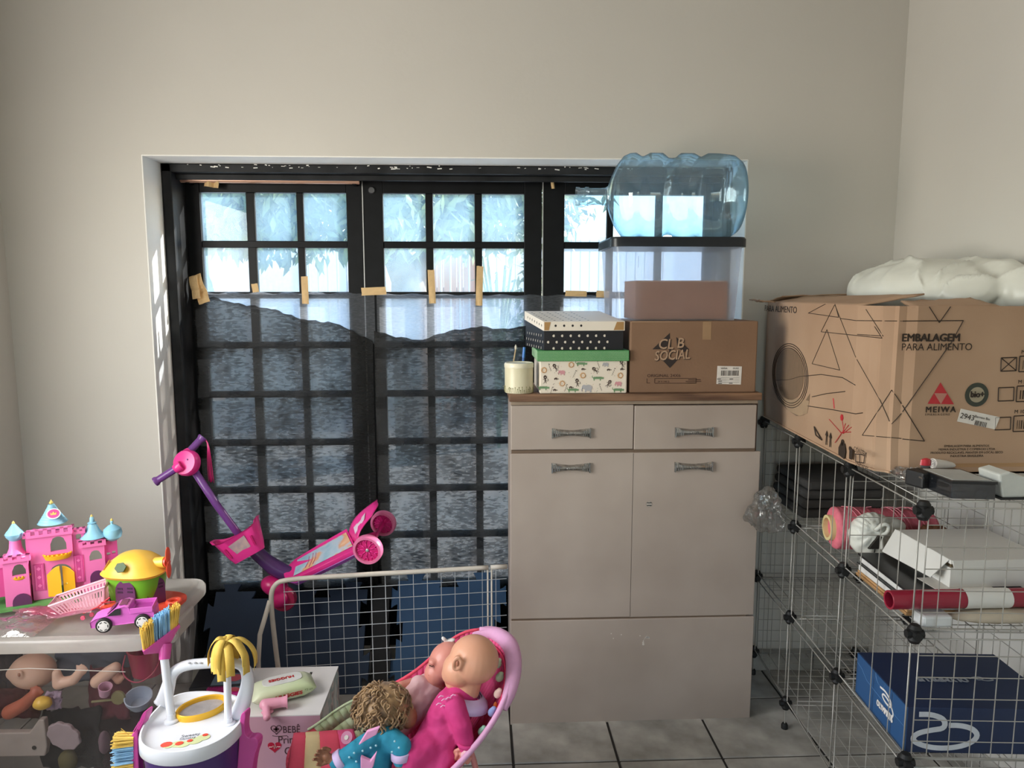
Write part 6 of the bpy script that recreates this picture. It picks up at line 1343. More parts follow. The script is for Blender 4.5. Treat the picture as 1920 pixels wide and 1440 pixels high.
for c, ax, r in ((PY(752, 1421, YC_-.09), (0, .1, 1), .022), (PY(634, 1427, YC_-.09), (.8, .1, .5), .021)):
    b = MB(); b.lathe([(r, -.004), (r+.003, -.002), (r+.003, .014), (r, .016)], 18, c, ax, caps=False); lab(b.build('cuff', m_lav, dC, 'all', world=True, solid=.002), 'lilac cuff')
b = MB(); caps(b, PY(752, 1426, YC_-.09), PY(755, 1450, YC_-.10), .017, .014); fingers(b, PY(755, 1450, YC_-.10), V((0, -.1, -1)).normalized(), V((1, 0, 0)), V((0, 1, 0)), .005, .035); b = blob(b, .003, 3); b.build('hand', m_brv, dC, 'all', world=True)
b = MB(); w = PY(632, 1428, YC_-.09); caps(b, w, PY(622, 1424, YC_-.09), .014, .012); fingers(b, PY(622, 1424, YC_-.09), V((-.75, -.1, .62)).normalized(), V((.62, .1, .75)).normalized(), V((0, -1, 0)), .0050, .036); b = blob(b, .0018, 2); b.build('hand', m_brv, dC, 'all', world=True)
b = MB(); rr = random.Random(5)
q = [PY(*p, YC_-.115) for p in ((688, 1372), (712, 1364), (706, 1378), (688, 1388), (672, 1398))]; b.loft([q, [p+V((0, .01, 0)) for p in q]]); lab(b.build('yoke_patch', mat('pink_patch', 'dc9ac4', .8), dC, bevel=.002, world=True), 'pink patch on the shoulder')
b = MB(); q = [PY(*p, YC_-.118) for p in ((676, 1420), (694, 1428), (706, 1412), (700, 1438), (690, 1450), (676, 1448))]; b.loft([q, [p+V((0, .012, 0)) for p in q]]); b.build('yoke_patch', MATS['pink_patch'], dC, bevel=.002, world=True)
b = MB()
for q in ((695, 1402), (705, 1398), (680, 1408), (740, 1390), (748, 1402), (735, 1410), (655, 1420), (664, 1412), (690, 1384), (668, 1428)): b.ell(PY(*q, YC_-.112), (.003, .002, .003), 6, 4)
stuff(b.build('flower_print', mat('ice_blue_print', '9fd0e0', .7), dC, world=True))
# ================================================================ WIRE CUBE RACK ALONG THE RIGHT WALL
RX0, RX1 = .985, 1.365; RY = [1.482, 1.853, 2.222, 2.588]; RZ = [.09, .392, .70, 1.0]
m_rw = mat('chromed_wire', 'a5a29b', .35, .08, 40, metal=.3); m_con = mat('black_connector', '0a0a0a', .6, .1, 20)
QX0, QX1, QY = 0, .382, [0, .371, .741, 1.092]
rack = T('wire_rack', 'wire grid cube rack with black connectors standing along the right wall', 'wire rack', (.962, 1.482, 0), -.072)
def gridpanel(o, du, dv, nu, nv, off):
    o, du, dv, off = V(o), V(du), V(dv), V(off); b = MB(); g = .012
    u, v = du.normalized()*g, dv.normalized()*g; c = [o+u+v, o+du-u+v, o+du-u+dv-v, o+u+dv-v]
    b.tube(c, .0021, 6, loop=True); p = b.build('grid_panel', m_rw, rack, 'all'); w = MB()
    for k in range(1, nu): a = o+du*(k/nu); w.cyl(a+v+off, a+dv-v+off, .0012, n=5, caps=False)
    for k in range(1, nv): a = o+dv*(k/nv); w.cyl(a+u, a+du-u, .0012, n=5, caps=False)
    if w.v: stuff(w.build('wires', m_rw, p))
DX = (QX1-QX0, 0, 0)
for k in range(3):
    y0, dy = QY[k], QY[k+1]-QY[k]
    for z in RZ: gridpanel((QX0, y0, z), DX, (0, dy, 0), 8, 8, (0, 0, .003))
    for i in range(3):
        dz = RZ[i+1]-RZ[i]
        gridpanel((QX0, y0, RZ[i]), (0, dy, 0), (0, 0, dz), 4 if i < 2 else 4, 1, (.003, 0, 0))
        gridpanel((QX1, y0, RZ[i]), (0, dy, 0), (0, 0, dz), 6, 4, (-.003, 0, 0))
for i in range(3):
    dz = RZ[i+1]-RZ[i]
    gridpanel((QX0, QY[0], RZ[i]), DX, (0, 0, dz), 8, 6, (0, .003, 0)); gridpanel((QX0, QY[3], RZ[i]), DX, (0, 0, dz), 8, 7, (0, -.003, 0))
gridpanel((QX0, QY[1], RZ[2]), DX, (0, 0, RZ[3]-RZ[2]), 3, 6, (0, .003, 0))
for x in (QX0, QX1):
    for y in QY:
        b = MB(); b.cyl((x, y, .008), (x, y, RZ[0]), .0026, n=6); b.build('foot_wire', m_rw, rack, True)
        b = MB(); b.lathe([(0, 0), (.011, 0), (.011, .012), (.008, .018), (0, .018)], 12, (x, y, 0)); b.build('foot', m_con, rack, 40)
        for z in RZ[:3]+[RZ[3]-.017]:
            b = MB(); b.lathe([(0, -.022), (.010, -.021), (.0145, -.013), (.010, 0), (.0145, .013), (.010, .021), (0, .022)], 10, (x, y, z))
            for d in ((1, 0, 0), (0, 1, 0), (-1, 0, 0), (0, -1, 0)): b.cyl((x, y, z), V((x, y, z))+V(d)*.019, .0098, n=8)
            b.build('connector', m_con, rack, 40)
# ---------------- big food-packaging carton on the rack
BZ0 = RZ[3]+.0065; BZ1 = PY(1700, 574, 1.70).z; m_kr = mat('kraft_board', 'a6856a', .8, .06, 3, .1, 90, c2='b4957a')
ft = [V((1.03, 2.555)), V((.975, 1.83)), V((.982, 1.775)), V((.991, 1.752)), V((.992, 1.741)), V((1.012, 1.724)), V((1.016, 1.713)), V((1.034, 1.711)), V((1.055, 1.70)), V((1.49, 1.70)), V((1.49, 2.555))]
cart = T('large_carton', 'large kraft carton for food packaging on top of the wire rack', 'carton', (ft[1].x, ft[1].y, BZ0))
b = MB(); b.loft([[V((p.x+(.004 if z < .2 else 0), p.y, BZ0+(BZ1-BZ0)*z)) for p in ft] for z in (0, .2, .8, 1)], caps=False); b.add([V((p.x, p.y, BZ0)) for p in ft], [tuple(reversed(range(len(ft))))]); b.build('body', m_kr, cart, world=True, solid=.005, off=-1)
def plane_pt(px, py, o, n, lift=.0006): d = ray(px, py); o, n = V(o), V(n).normalized(); return CAM+d*((o-CAM).dot(n)/d.dot(n))+n*lift
LN = V((-(ft[0].y-ft[1].y), ft[0].x-ft[1].x, 0)).normalized(); LU = V((ft[1].x-ft[0].x, ft[1].y-ft[0].y, 0)).normalized()
lp = lambda px, py, l=.0008: plane_pt(px, py, (ft[1].x, ft[1].y, 0), LN, l)
fpn = lambda px, py, l=.0008: plane_pt(px, py, (1.2, 1.70, 0), (0, -1, 0), l)
CN = V((-.47, -.88, 0)).normalized(); cpn = lambda px, py, l=.0008: plane_pt(px, py, (1.003, 1.724, 0), CN, l)
def wallpt(px, py, l=.0008):
    d = ray(px, py); best = None
    for a, c in zip(ft[0:], ft[1:]):
        a, c = a.to_3d(), c.to_3d()
        n = V((-(c.y-a.y), c.x-a.x, 0)).normalized()
        if n.dot(d) > 0: n = -n
        den = d.dot(n)
        if abs(den) < 1e-5: continue
        t_ = (a-CAM).dot(n)/den; 
        p = CAM+d*t_; f = (V((p.x, p.y, 0))-V((a.x, a.y, 0))).dot((c-a))/(c-a).length_squared
        if t_ > 0 and -.002 <= f <= 1.002 and (best is None or t_ < best[0]): best = (t_, p+n*l)
    return best[1] if best else lp(px, py, l)
def line(mb, fn, pts, r=.0011):
    for (x0, y0), (x1, y1) in zip(pts, pts[1:]):
        k = max(1, int(math.hypot(x1-x0, y1-y0)/9))
        q = [wallpt(x0+(x1-x0)*i/k, y0+(y1-y0)*i/k) for i in range(k+1)]
        mb.tube(q, r, 4)
m_pr = mat('black_box_print', '2e2117', .7); m_prr = mat('red_box_print', 'b0252c', .6)
b = MB()
for pts in (((1548, 480+90), (1516, 587), (1573, 595), (1566, 570)), ((1565, 572), (1540, 622), (1654, 634), (1640, 612)), ((1551, 618), (1523, 682), (1575, 694), (1551, 618))): line(b, lp, pts, .0009)
line(b, lp, ((1566, 572), (1605, 670)), .0009); line(b, lp, ((1576, 597), (1605, 601)), .0009)
b.build('line_print', m_pr, cart, world=True)
b = MB(); line(b, cpn, ((1607, 674), (1650, 750), (1668, 790)), .0009); line(b, cpn, ((1606, 601), (1690, 602)), .0009); line(b, cpn, ((1617, 816), (1672, 731), (1690, 757)), .0009); line(b, cpn, ((1617, 816), (1690, 822)), .0009); line(b, cpn, ((1624, 580), (1656, 630), (1608, 627)), .0009); line(b, cpn, ((1672, 795), (1690, 775)), .0009); b.build('line_print', m_pr, cart, world=True)
b = MB(); line(b, fpn, ((1692, 602), (1806, 601), (1785, 640), (1692, 772))); line(b, fpn, ((1692, 760), (1733, 827), (1692, 823))); line(b, fpn, ((1742, 575), (1761, 605), (1782, 575)))
for (x, y, w_, h_) in ((1877, 671, 29, 25), (1872, 727, 29, 25), (1866, 783, 29, 23)): line(b, fpn, ((x, y), (x+w_, y-1), (x+w_-1, y+h_-1), (x-1, y+h_), (x, y)), .0013)
line(b, fpn, ((1877, 671), (1905, 695))); line(b, fpn, ((1905, 670), (1877, 695)))
for (x, y) in ((1912, 668), (1907, 724), (1901, 780)): line(b, fpn, ((x, y), (x+40, y-2), (x+38, y+28), (x-2, y+29), (x, y)), .0013)
b.build('line_print', m_pr, cart, world=True)
b = MB(); rr = random.Random(3)
for (x, y) in ((1918, 684), (1913, 740), (1907, 796)):
    px = x
    while px < x+32: q = fpn(px, y); b.box(q, (rr.choice((.001, .002, .003)), .0006, .022)); px += rr.choice((3, 4, 5))
b.build('barcode', m_pr, cart, world=True)
j = join(text_mb('EMBALAGEM', .0262, fpn(1689, 640), X, Z, .0006, bold=.0007, stretch=.98), text_mb('PARA ALIMENTO', .0248, fpn(1689, 657), X, Z, .0006, stretch=.94), text_mb('MEIWA', .0205, fpn(1734, 773), X, Z, .0006, bold=.0003, spacing=1.25),
         text_mb('EMBALAGENS', .0072, fpn(1734, 779), X, Z, .0006, spacing=1.55), text_mb('M 500', .013, fpn(1914, 663), X, Z, .0006), text_mb('M 500', .013, fpn(1908, 719), X, Z, .0006), text_mb('M 1000', .013, fpn(1901, 775), X, Z, .0006))
for k, t_ in enumerate(('EMBALAGEM PARA ALIMENTOS', 'MEIWA INDUSTRIA E COMERCIO LTDA', 'PRODUTO RECICLAVEL MANTER EM LOCAL SECO', 'INDUSTRIA BRASILEIRA')): j = join(j, text_mb(t_, .0082, fpn(1812, 838+6.2*k), X, Z, .0006, align='CENTER'))
j.build('lettering', m_pr, cart, world=True)
q = [fpn(1763, 717), fpn(1739, 757), fpn(1788, 758)]; mid = lambda a, c: (a+c)/2
b = MB(); tri = lambda *p: b.loft([list(p), [x+V((0, -.0004, 0)) for x in p]])
tri(q[0], mid(q[0], q[1]), mid(q[0], q[2])); tri(mid(q[0], q[1]), q[1], mid(q[1], q[2])); tri(mid(q[0], q[2]), mid(q[1], q[2]), q[2]); b.build('triangle_logo', m_prr, cart, world=True)
b = MB(); tri(mid(q[0], q[1]), mid(q[1], q[2]), mid(q[0], q[2])); b.build('triangle_logo', mat('pale_red_print', 'b07a6a', .6), cart, world=True)
c = fpn(1831, 740); rr0 = (fpn(1853, 740)-c).length
b = MB(); b.disc(c, (0, -1, 0), rr0, 28, .0005); b.build('round_logo', mat('dark_olive_print', '33382e', .7), cart, world=True)
b = MB(); b.disc(c+V((0, -.0005, 0)), (0, -1, 0), rr0*.64, 28, .0004); b.build('round_logo', mat('grey_print_2', '9a8f78', .7), cart, world=True)
text_mb('bio+', rr0*.72, c+V((-rr0*.60, -.0011, -rr0*.2)), X, Z, .0006, bold=.0006, stretch=.9).build('lettering', m_pr, cart, world=True)
q = [fpn(1801, 766), fpn(1874, 782), fpn(1865, 805), fpn(1794, 790)]; b = MB(); b.loft([q, [p+V((0, -.0008, 0)) for p in q]]); b.build('paper_label', m_label, cart, world=True)
tx = (q[1]-q[0]).normalized(); ty = (q[0]-q[3]); ty = (ty-tx*ty.dot(tx)).normalized()
j = join(text_mb('2943', .019, fpn(1798, 783, .0022), tx, ty, .0005), text_mb('Barreto Bio', .0085, fpn(1826, 782, .0022), tx, ty, .0005)); px = 1827
while px < 1848: o = fpn(px, 792+(px-1827)*.22, .0022); j.prism([(0, -.006), (.0012, -.006), (.0012, .006), (0, .006)], o, tx, ty, .0004); px += rr.choice((2, 3))
j.build('label_print', m_pr, cart, world=True)
# print on the left face
LD = V((0, 0, 1))
j = join(text_mb('EMBALAGEM', .028, lp(1409, 578), LU, LD, .0006, bold=.001, stretch=.9), text_mb('PARA ALIMENTO', .028, lp(1432, 581), LU, LD, .0006, stretch=1.5))
j = text_mb('PARA ALIMENTO', .030, lp(1434, 583), LU, LD, .0006, stretch=1.42); j = join(j, text_mb('LAGEM', .028, lp(1416, 580), LU, LD, .0006, bold=.001, stretch=1.0), text_mb('CONTEM', .020, lp(1601, 846), LU, LD, .0006, stretch=.9), text_mb('UNIDADES', .016, lp(1605, 872), LU, LD, .0006, stretch=.9))
def up_arrow(px, py, s):
    o = lp(px, py); r = MB(); r.prism([(-.003*s, -.02*s), (.003*s, -.02*s), (.003*s, .006*s), (.009*s, .006*s), (0, .022*s), (-.009*s, .006*s), (-.003*s, .006*s)], o, LU, LD, .0005); return r
j = join(j, up_arrow(1550, 821, 1), up_arrow(1557, 825, 1)); r = MB(); o = lp(1581, 843); r.prism([(-.026, -.02), (.012, -.024), (.018, .0), (.010, .018), (-.012, .02), (-.028, .0)], o, LU, LD, .0005); o = lp(1580, 830); r.disc(o, LN, .009, 12, .0005); o = lp(1596, 850); r.prism([(-.008, -.016), (.008, -.016), (.010, .012), (-.010, .012)], o, LU, LD, .0005); r.disc(lp(1594, 841), LN, .006, 8, .0005)
j = join(j, r); j.build('print', m_pr, cart, world=True)
b = MB(); line(b, lp, ((1527, 800), (1530, 816), (1541, 825), (1527, 800)), .0018); line(b, lp, ((1604, 851), (1622, 853), (1620, 868), (1605, 866), (1604, 851))); line(b, lp, ((1612, 853), (1612, 866))); b.build('line_print', m_pr, cart, world=True)
# the printed bowl
m_bw = mat('bowl_print', '7d6650', .75, .12, 30, stretch=(1, 8, 1)); m_bl = mat('bowl_print_pale', 'a68c70', .75)
b = MB(); oc = lp(1480, 704); rx_, rz_ = .165, .104
def lpo(x, z, l): return oc+LU*x+LD*z+LN*l
b.loft([[lpo(rx_*math.cos(a)*.78, .004+rz_*math.sin(a)*.80, l) for a in [2*PI*k/36 for k in range(36)]] for l in (0, .0004)]); b.build('bowl_print', m_bw, cart, world=True)
b = MB()
for s in (1, .93, .86): b.tube([lpo(rx_*math.cos(a)*s, rz_*math.sin(a)*s, .0004) for a in [2*PI*k/40 for k in range(40)]], .0012, 4, loop=True)
line(b, lp, ((1456, 713), (1480, 712), (1500, 706), (1540, 702), (1580, 708), (1604, 722))); line(b, lp, ((1523, 744), (1550, 738), (1585, 734))); line(b, lp, ((1514, 761), (1560, 768), (1605, 776), (1618, 774)))
b.build('bowl_outline', m_pr, cart, world=True)
b = MB(); q = [lp(*p) for p in ((1447, 722), (1458, 742), (1482, 757), (1510, 752), (1519, 738), (1516, 765), (1508, 778), (1494, 780), (1476, 768), (1458, 748))]; b.loft([q, [p+LN*.0002 for p in q]]); b.build('bowl_print', m_bw, cart, world=True)
b = MB(); q = [lp(1456, 728), lp(1466, 722), lp(1490, 745), lp(1518, 752), lp(1514, 775), lp(1500, 780), lp(1478, 770)]; b.loft([q, [p+LN*.0004 for p in q]]); b.build('bowl_print', m_bl, cart, world=True)
b = MB(); line(b, lp, ((1563, 747), (1565, 766)), .002)
for a in ((1580, 790, 1583, 810), (1586, 794, 1580, 812), (1592, 797, 1580, 812), (1597, 801, 1581, 813), (1596, 810, 1576, 811), (1555, 786, 1578, 812), (1578, 813, 1566, 830)): line(b, lp, (a[:2], a[2:]), .0012)
b.disc(lp(1579, 783), LN, .010, 6, .0005); b.build('plant_print', m_prr, cart, world=True)
# flaps
def flap(pts, name='flap'):
    b = MB(); q = [V(p) for p in pts]; nrm = (q[1]-q[0]).cross(q[3]-q[0]).normalized()
    def fn(u, v): p = q[0].lerp(q[1], u).lerp(q[3].lerp(q[2], u), v); return p+nrm*.008*fbm((u*2, v*2, q[0].x), 2)*v
    b.grid(fn, 10, 6); return b.build(name, m_kr, cart, 'all', world=True, solid=.004)
z1 = BZ1
flap([(1.03, 2.555, z1), (.976, 1.83, z1), (1.13, 1.80, z1+.030), (1.14, 2.50, z1+.022)]); flap([(1.04, 1.703, z1), (1.26, 1.702, z1), (1.24, 1.785, z1+.020), (1.06, 1.785, z1+.012)])
flap([(1.03, 2.553, z1), (1.45, 2.553, z1), (1.42, 2.50, z1+.03), (1.06, 2.50, z1+.02)]); flap([(1.0, 2.50, z1), (1.0, 2.42, z1), (.95, 2.43, z1+.004), (.94, 2.50, z1+.008)])
# white plastic bag bulging out of the carton
m_wb = mat('white_film_bag', 'dcdcd2', .35, .04, 8, .6, 9); wb = T('white_bag', 'white plastic bag bulging out of the large kraft carton', 'bag', (1.35, 2.1, BZ0+.008))
b = MB(); b.ell((1.315, 2.12, BZ0+.235), (.165, .34, .224), 30, 20); b.ell((1.335, 2.15, z1+.03), (.160, .32, .105), 28, 16); b.ell((1.42, 1.99, z1+.03), (.09, .24, .10), 20, 12); b = blob(b, .009, 4)
def crease(p):
    e = max(0, min(1, (p.z-z1+.05)/.06)); d = V((p.x-1.30, p.y-2.0, .3)).normalized(); a = math.atan2(p.y-1.9, p.x-1.2); return V((p.x, p.y, p.z+e*(.016*(1-abs(math.sin(a*5+2.5*fbm(p, 3))))**3+.010*(1-abs(fbm(p*1.0+V((3, 1, 0)), 5)))**4-.008)))
b.v = [crease(p) for p in b.v]; b.v = [V((min(p.x, 1.482), min(p.y, 2.54), p.z)) for p in b.v]; b.build('film', m_wb, wb, 'all', world=True)
# ---------------- things on the rack top, before the carton
ZS = RZ[3]+.0062
def Rt(name, label, cat, px, py, z=ZS): p = PZ(px, py, z); return T(name, label, cat, p), p
t, p = Rt('organiser_box', 'small clear organiser with black lid on the rack top', 'box', 1812, 930)
q = [PZ(1783, 935, ZS), PZ(1866, 937, ZS), PZ(1866, 937, ZS)+V((-.004, .115, 0)), PZ(1783, 935, ZS)+V((-.004, .115, 0))]; H_ = .040
b = MB(); b.hexa(q+[x+V((0, 0, H_-.006)) for x in q]); b.build('tray', clear('smoked_plastic', (.55, .58, .62), (.08, .085, .10), .55, .2, .1), t, bevel=.002, world=True)
b = MB(); cq = sum(q, V())/4; b.hexa([x+(x-cq)*.03+V((0, 0, H_-.006)) for x in q]+[x+(x-cq)*.03+V((0, 0, H_)) for x in q]); b.build('lid', mat('black_gloss', '16171a', .25), t, world=True)
b = MB(); b.hexa([x+(cq-x)*.12+V((0, 0, H_)) for x in q]+[x+(cq-x)*.12+V((0, 0, H_+.001)) for x in q]); b.build('paper_card', mat('grey_white_card', 'a9a9a4', .6), t, world=True)
t, p = Rt('adapter', 'black power adapter block with plug pins left of the organiser', 'adapter', 1727, 912); p0 = p+V((0, .0, .02)); b = MB(); b.box(p0, (.05, .05, .038), (0, 0, .3)); b.build('block', mat('black_rubber', '141416', .5), t, bevel=.005, world=True)
b = MB(); b.box(p0+V((-.018, -.026, .008)), (.004, .016, .004)); b.build('pin', m_chr, t, world=True); b = MB(); b.box(p0+V((.002, -.028, .008)), (.004, .016, .004)); b.build('pin', m_chr, t, world=True)
b = MB(); b.tube([p0+V((.01, -.022, -.004)), p0+V((.03, -.04, -.008)), p0+V((.045, -.03, -.010)), p0+V((.040, .0, -.012))], .004, 6, smooth=1); b.build('cable', MATS['black_rubber'], t, 'all', world=True)
t, p = Rt('foil_wad', 'crumpled silvery clear wrapper at the corner of the rack top', 'wrapper', 1712, 905); c = p+V((-.0, .0, .018)); b = MB(); b.ell(c, (.026, .022, .017), 16, 12); b.v = [x+(x-c).normalized()*.010*fbm(x, 70) for x in b.v]; b.build('film', m_film, t, 20, world=True)
t, p = Rt('film_scrap', 'loose scrap of clear film beside the carton corner', 'wrapper', 1690, 893); c = p+V((0, 0, .012)); b = MB(); b.ell(c, (.022, .03, .011), 14, 10); b.v = [x+(x-c).normalized()*.008*fbm(x, 60) for x in b.v]; b.build('film', m_film, t, 20, world=True)
t, p = Rt('lip_balm', 'small grey tube with a red top behind the black adapter', 'tube', 1730, 888); b = MB(); b.lathe([(0, 0), (.017, 0), (.015, .014), (.004, .020), (0, .020)], 16, p); b.v = [V((x.x, x.y, x.z+.024)) for x in b.v]; b.build('cap', m_rd, t, 40, world=True); b = MB(); b.lathe([(0, 0), (.014, 0), (.014, .024), (0, .024)], 14, p); lab(b.build('tube', mat('clear_grey_tube', '5a5a5c', .3), t, 40, world=True), 'grey tube body')
t, p = Rt('paper_roll', 'thin white rolled paper lying behind the organiser', 'paper', 1752, 893); c = p+V((0, .01, .030)); b = MB(); b.cyl(c, c+V((.075, .02, -.010)), .0125, .008, n=14); b.build('roll', m_label, t, True, world=True); b = MB(); b.tube([c+V((-.0005, 0, 0))+V((0, .003*k/8*math.cos(k), .003*k/8*math.sin(k)))*2 for k in range(20)], .0007, 4); b.build('spiral_edge', mat('paper_shadow', '8f8f90', .7), t, world=True)
b = MB(); b.box(c+V((.03, .01, -.0225)), (.07, .02, .014)); lab(b.build('rest', MATS['black_rubber'], t, world=True), 'dark strip under the roll')
t, p = Rt('wood_stick', 'pale wooden stick lying along the carton base', 'stick', 1850, 893); c = p+V((.02, .03, .022)); b = MB(); b.box(c, (.20, .012, .012)); b.build('stick', mat('pale_pine', 'a8835c', .7, .2, 20, stretch=(.1, 2, 2)), t, bevel=.002, world=True); b = MB(); b.box(c-V((0, 0, .014)), (.16, .01, .016)); b.build('stick', MATS['pale_pine'], t, world=True)
t, p = Rt('white_dispenser', 'white plastic dispenser standing at the right of the organiser', 'dispenser', 1898, 936); b = MB(); q = [(0, 0), (.10, 0), (.10, .030), (.035, .050), (.012, .058), (-.012, .052)]; o = p+V((-.022, 0, .003)); b.prism(q, o, (1, 0, 0), (0, 0, 1), -.07); b.build('shell', mat('matte_white_plastic', 'c2c4be', .4), t, bevel=.004, world=True); b = MB(); b.bb(p+V((-.03, -.006, 0)), p+V((.085, .08, .003))); b.build('base', MATS['black_rubber'], t, world=True)
# ---------------- middle shelf
ZM = RZ[2]+.0062
m_pnk = mat('pink_twine', 'd9707f', .8, .14, 40, .3, 120); sp0 = PX(1552, 976, 1.0); 
spl = T('twine_spool', 'pink twine spool with a pale cardboard core on the rack', 'spool', (sp0.x+.02, sp0.y+.035, ZM)); sr = sp0.z-ZM; sr = max(.045, min(.062, sr)); a0 = V((sp0.x+.02, sp0.y+.035, ZM+sr)); ad = V((1, -.10, 0)).normalized()
b = MB(); pr = [(sr*.55, .010), (sr*.80, .010), (sr*.97, .016)]
for k in range(26): h = .022+k*.0105; pr += [(sr*(1-.004*k if k > 8 else 1), h), (sr*(.955-.004*(k if k > 8 else 0)), h+.005)]
pr += [(sr*.7, .298), (sr*.55, .298)]; b.lathe(pr, 28, a0, ad); b.build('twine', m_pnk, spl, 60, world=True)
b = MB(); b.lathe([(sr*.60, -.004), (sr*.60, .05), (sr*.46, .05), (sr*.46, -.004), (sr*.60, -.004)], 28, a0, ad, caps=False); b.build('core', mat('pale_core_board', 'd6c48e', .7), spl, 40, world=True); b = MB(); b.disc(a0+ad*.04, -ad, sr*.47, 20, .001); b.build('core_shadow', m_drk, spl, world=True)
b = MB(); rr = random.Random(14); x_, y_, _ = basis(ad)
for k in range(22):
    t0 = rr.uniform(0, 6.28); h0 = rr.uniform(.02, .24); b.tube([a0+ad*(h0+.05*q/10)+(x_*math.cos(t0+q*.28)+y_*math.sin(t0+q*.28))*(sr*1.012) for q in range(11)], .0011, 4)
stuff(b.build('loose_strands', mat('light_pink_twine', 'e8909c', .8), spl, world=True))
wbp = PY(1634, 1002, 1.915); wk = T('knotted_bag', 'knotted white plastic bag before the pink spool', 'bag', (wbp.x, wbp.y, ZM)); c = V((wbp.x, wbp.y, ZM+.070)); b = MB(); b.ell(c, (.062, .052, .066), 26, 18); b.ell(c+V((.045, .0, .025)), (.05, .04, .028), 16, 10); b = blob(b, .006, 4)
kc_ = c+V((-.015, -.046, .030))
b.v = [x+(x-c).normalized()*(.005*math.sin(14*math.atan2(x.z-kc_.z, x.x-kc_.x))*max(0, 1-(x-kc_).length/.10)+.003*fbm(x, 40)) for x in b.v]; b.v = [V((max(x.x, RX0+.004), x.y, max(x.z, ZM))) for x in b.v]; b.build('film', m_wb, wk, 'all', world=True)
b = MB(); b.tube([kc_, kc_+V((.012, -.012, .022)), kc_+V((.030, -.012, .018)), kc_+V((.028, -.010, -.004)), kc_+V((.012, -.006, -.014)), kc_+V((.016, -.010, -.05))], .006, 7, smooth=1); b.build('knot', m_wb, wk, 'all', world=True)
b = MB(); q = [kc_+V(v) for v in ((-.022, -.010, -.050), (.004, -.013, -.012), (.012, -.012, -.014), (.016, -.010, -.046), (.004, -.010, -.050))]; b.loft([q, [x+V((0, .008, 0)) for x in q]]); lab(b.build('opening', m_drk, wk, world=True), 'dark gap below the knot')
b = MB(); b.tube([kc_+V((-.008, -.016, -.048)), kc_+V((-.014, -.02, -.07)), kc_+V((-.018, -.02, -.088))], .0016, 5); b.build('cord', m_con, wk, 'all', world=True)
# folders
def slab(name, label, cat, pts, z0, z1, m, dz=0, group=None):
    q = [PZ(px, py, z1) for px, py in pts]; t = T(name, label, cat, (q[0].x, q[0].y, z0), group=group); b = MB(); b.hexa([V((p.x, p.y, z0+(dz if i in (1, 2) else 0))) for i, p in enumerate(q)]+[V((p.x, p.y, z1+(dz if i in (1, 2) else 0))) for i, p in enumerate(q)]); return t, b, q
def flat(name, label, cat, x0, x1, y0, y1, z0, z1, m, rot=0, part='cover', bev=.001):
    t = T(name, label, cat, ((x0+x1)/2, (y0+y1)/2, z0), rot); b = MB(); b.bb(((x0-x1)/2, (y0-y1)/2, 0), ((x1-x0)/2, (y1-y0)/2, z1-z0)); b.build(part, m, t, bevel=bev); return t
m_mani = mat('manila_card', 'b58c5e', .7); m_pap = mat('paper_stack', 'd2d0cc', .7, .05, 200, stretch=(1, 1, 30)); m_folder = mat('black_folder', '101013', .35)
fx0 = RX0+.008
flat('manila_folder', 'brown manila folder at the bottom of the paper pile', 'folder', fx0, 1.28, 1.55, 1.80, ZM, ZM+.007, m_mani, -.05); flat('manila_folder', 'second brown folder from the bottom of the paper pile', 'folder', fx0+.004, 1.28, 1.55, 1.80, ZM+.0075, ZM+.013, m_mani, -.06)
flat('paper_pile', 'thick white paper pile between brown and black folders', 'paper', fx0+.006, 1.27, 1.55, 1.80, ZM+.0135, ZM+.032, m_pap, -.04, 'sheets', .003); flat('black_folder', 'thin black folder between the two white paper piles', 'folder', fx0, 1.27, 1.55, 1.80, ZM+.0325, ZM+.0355, m_folder, -.06)
flat('paper_pile', 'upper white paper pile directly under the top black folder', 'paper', fx0+.008, 1.27, 1.55, 1.80, ZM+.036, ZM+.052, m_pap, -.05, 'sheets', .003); t = flat('black_folder', 'top black folder carrying the white carton', 'folder', fx0+.004, 1.28, 1.552, 1.805, ZM+.0525, ZM+.058, m_folder, -.06)
zf_ = ZM+.058
t = flat('loose_sheet', 'loose printed sheet on the top black folder before the carton', 'paper', 1.06, 1.20, 1.555, 1.64, zf_+.0003, zf_+.0012, m_label, .05, 'sheet', 0)
# white carton with its flap open
wx0 = PZ(1782, 1104, zf_).x; wy0 = max(1.575, PZ(1790, 1104, zf_).y); wz1 = PY(1792, 1050, wy0).z
wcn = T('white_carton', 'white carton with an open side flap on the black folders', 'carton', (wx0, wy0, zf_+.0015)); m_wcb = mat('white_board', 'd8d6d0', .55, .02, 5)
b = MB(); b.bb((wx0, wy0, zf_+.0015), (1.335, 1.79, wz1-.02)); b.build('tray', m_wcb, wcn, world=True)
b = MB(); b.bb((wx0+.004, wy0+.006, wz1-.02), (1.331, 1.785, wz1-.009)); lab(b.build('inner', mat('raw_grey_board', '6f5f44', .8), wcn, world=True), 'brown inside seen under the lid')
b = MB(); b.bb((wx0-.002, wy0-.002, wz1-.010), (1.337, 1.795, wz1)); b.hexa([(wx0+.006, wy0-.003, wz1-.020), (1.354, wy0-.003, wz1-.020), (1.354, wy0-.001, wz1-.020), (wx0+.006, wy0-.001, wz1-.020), (wx0+.0, wy0-.004, wz1), (1.354, wy0-.004, wz1), (1.354, wy0, wz1), (wx0, wy0, wz1)]); b.build('lid', m_wcb, wcn, bevel=.001, world=True)
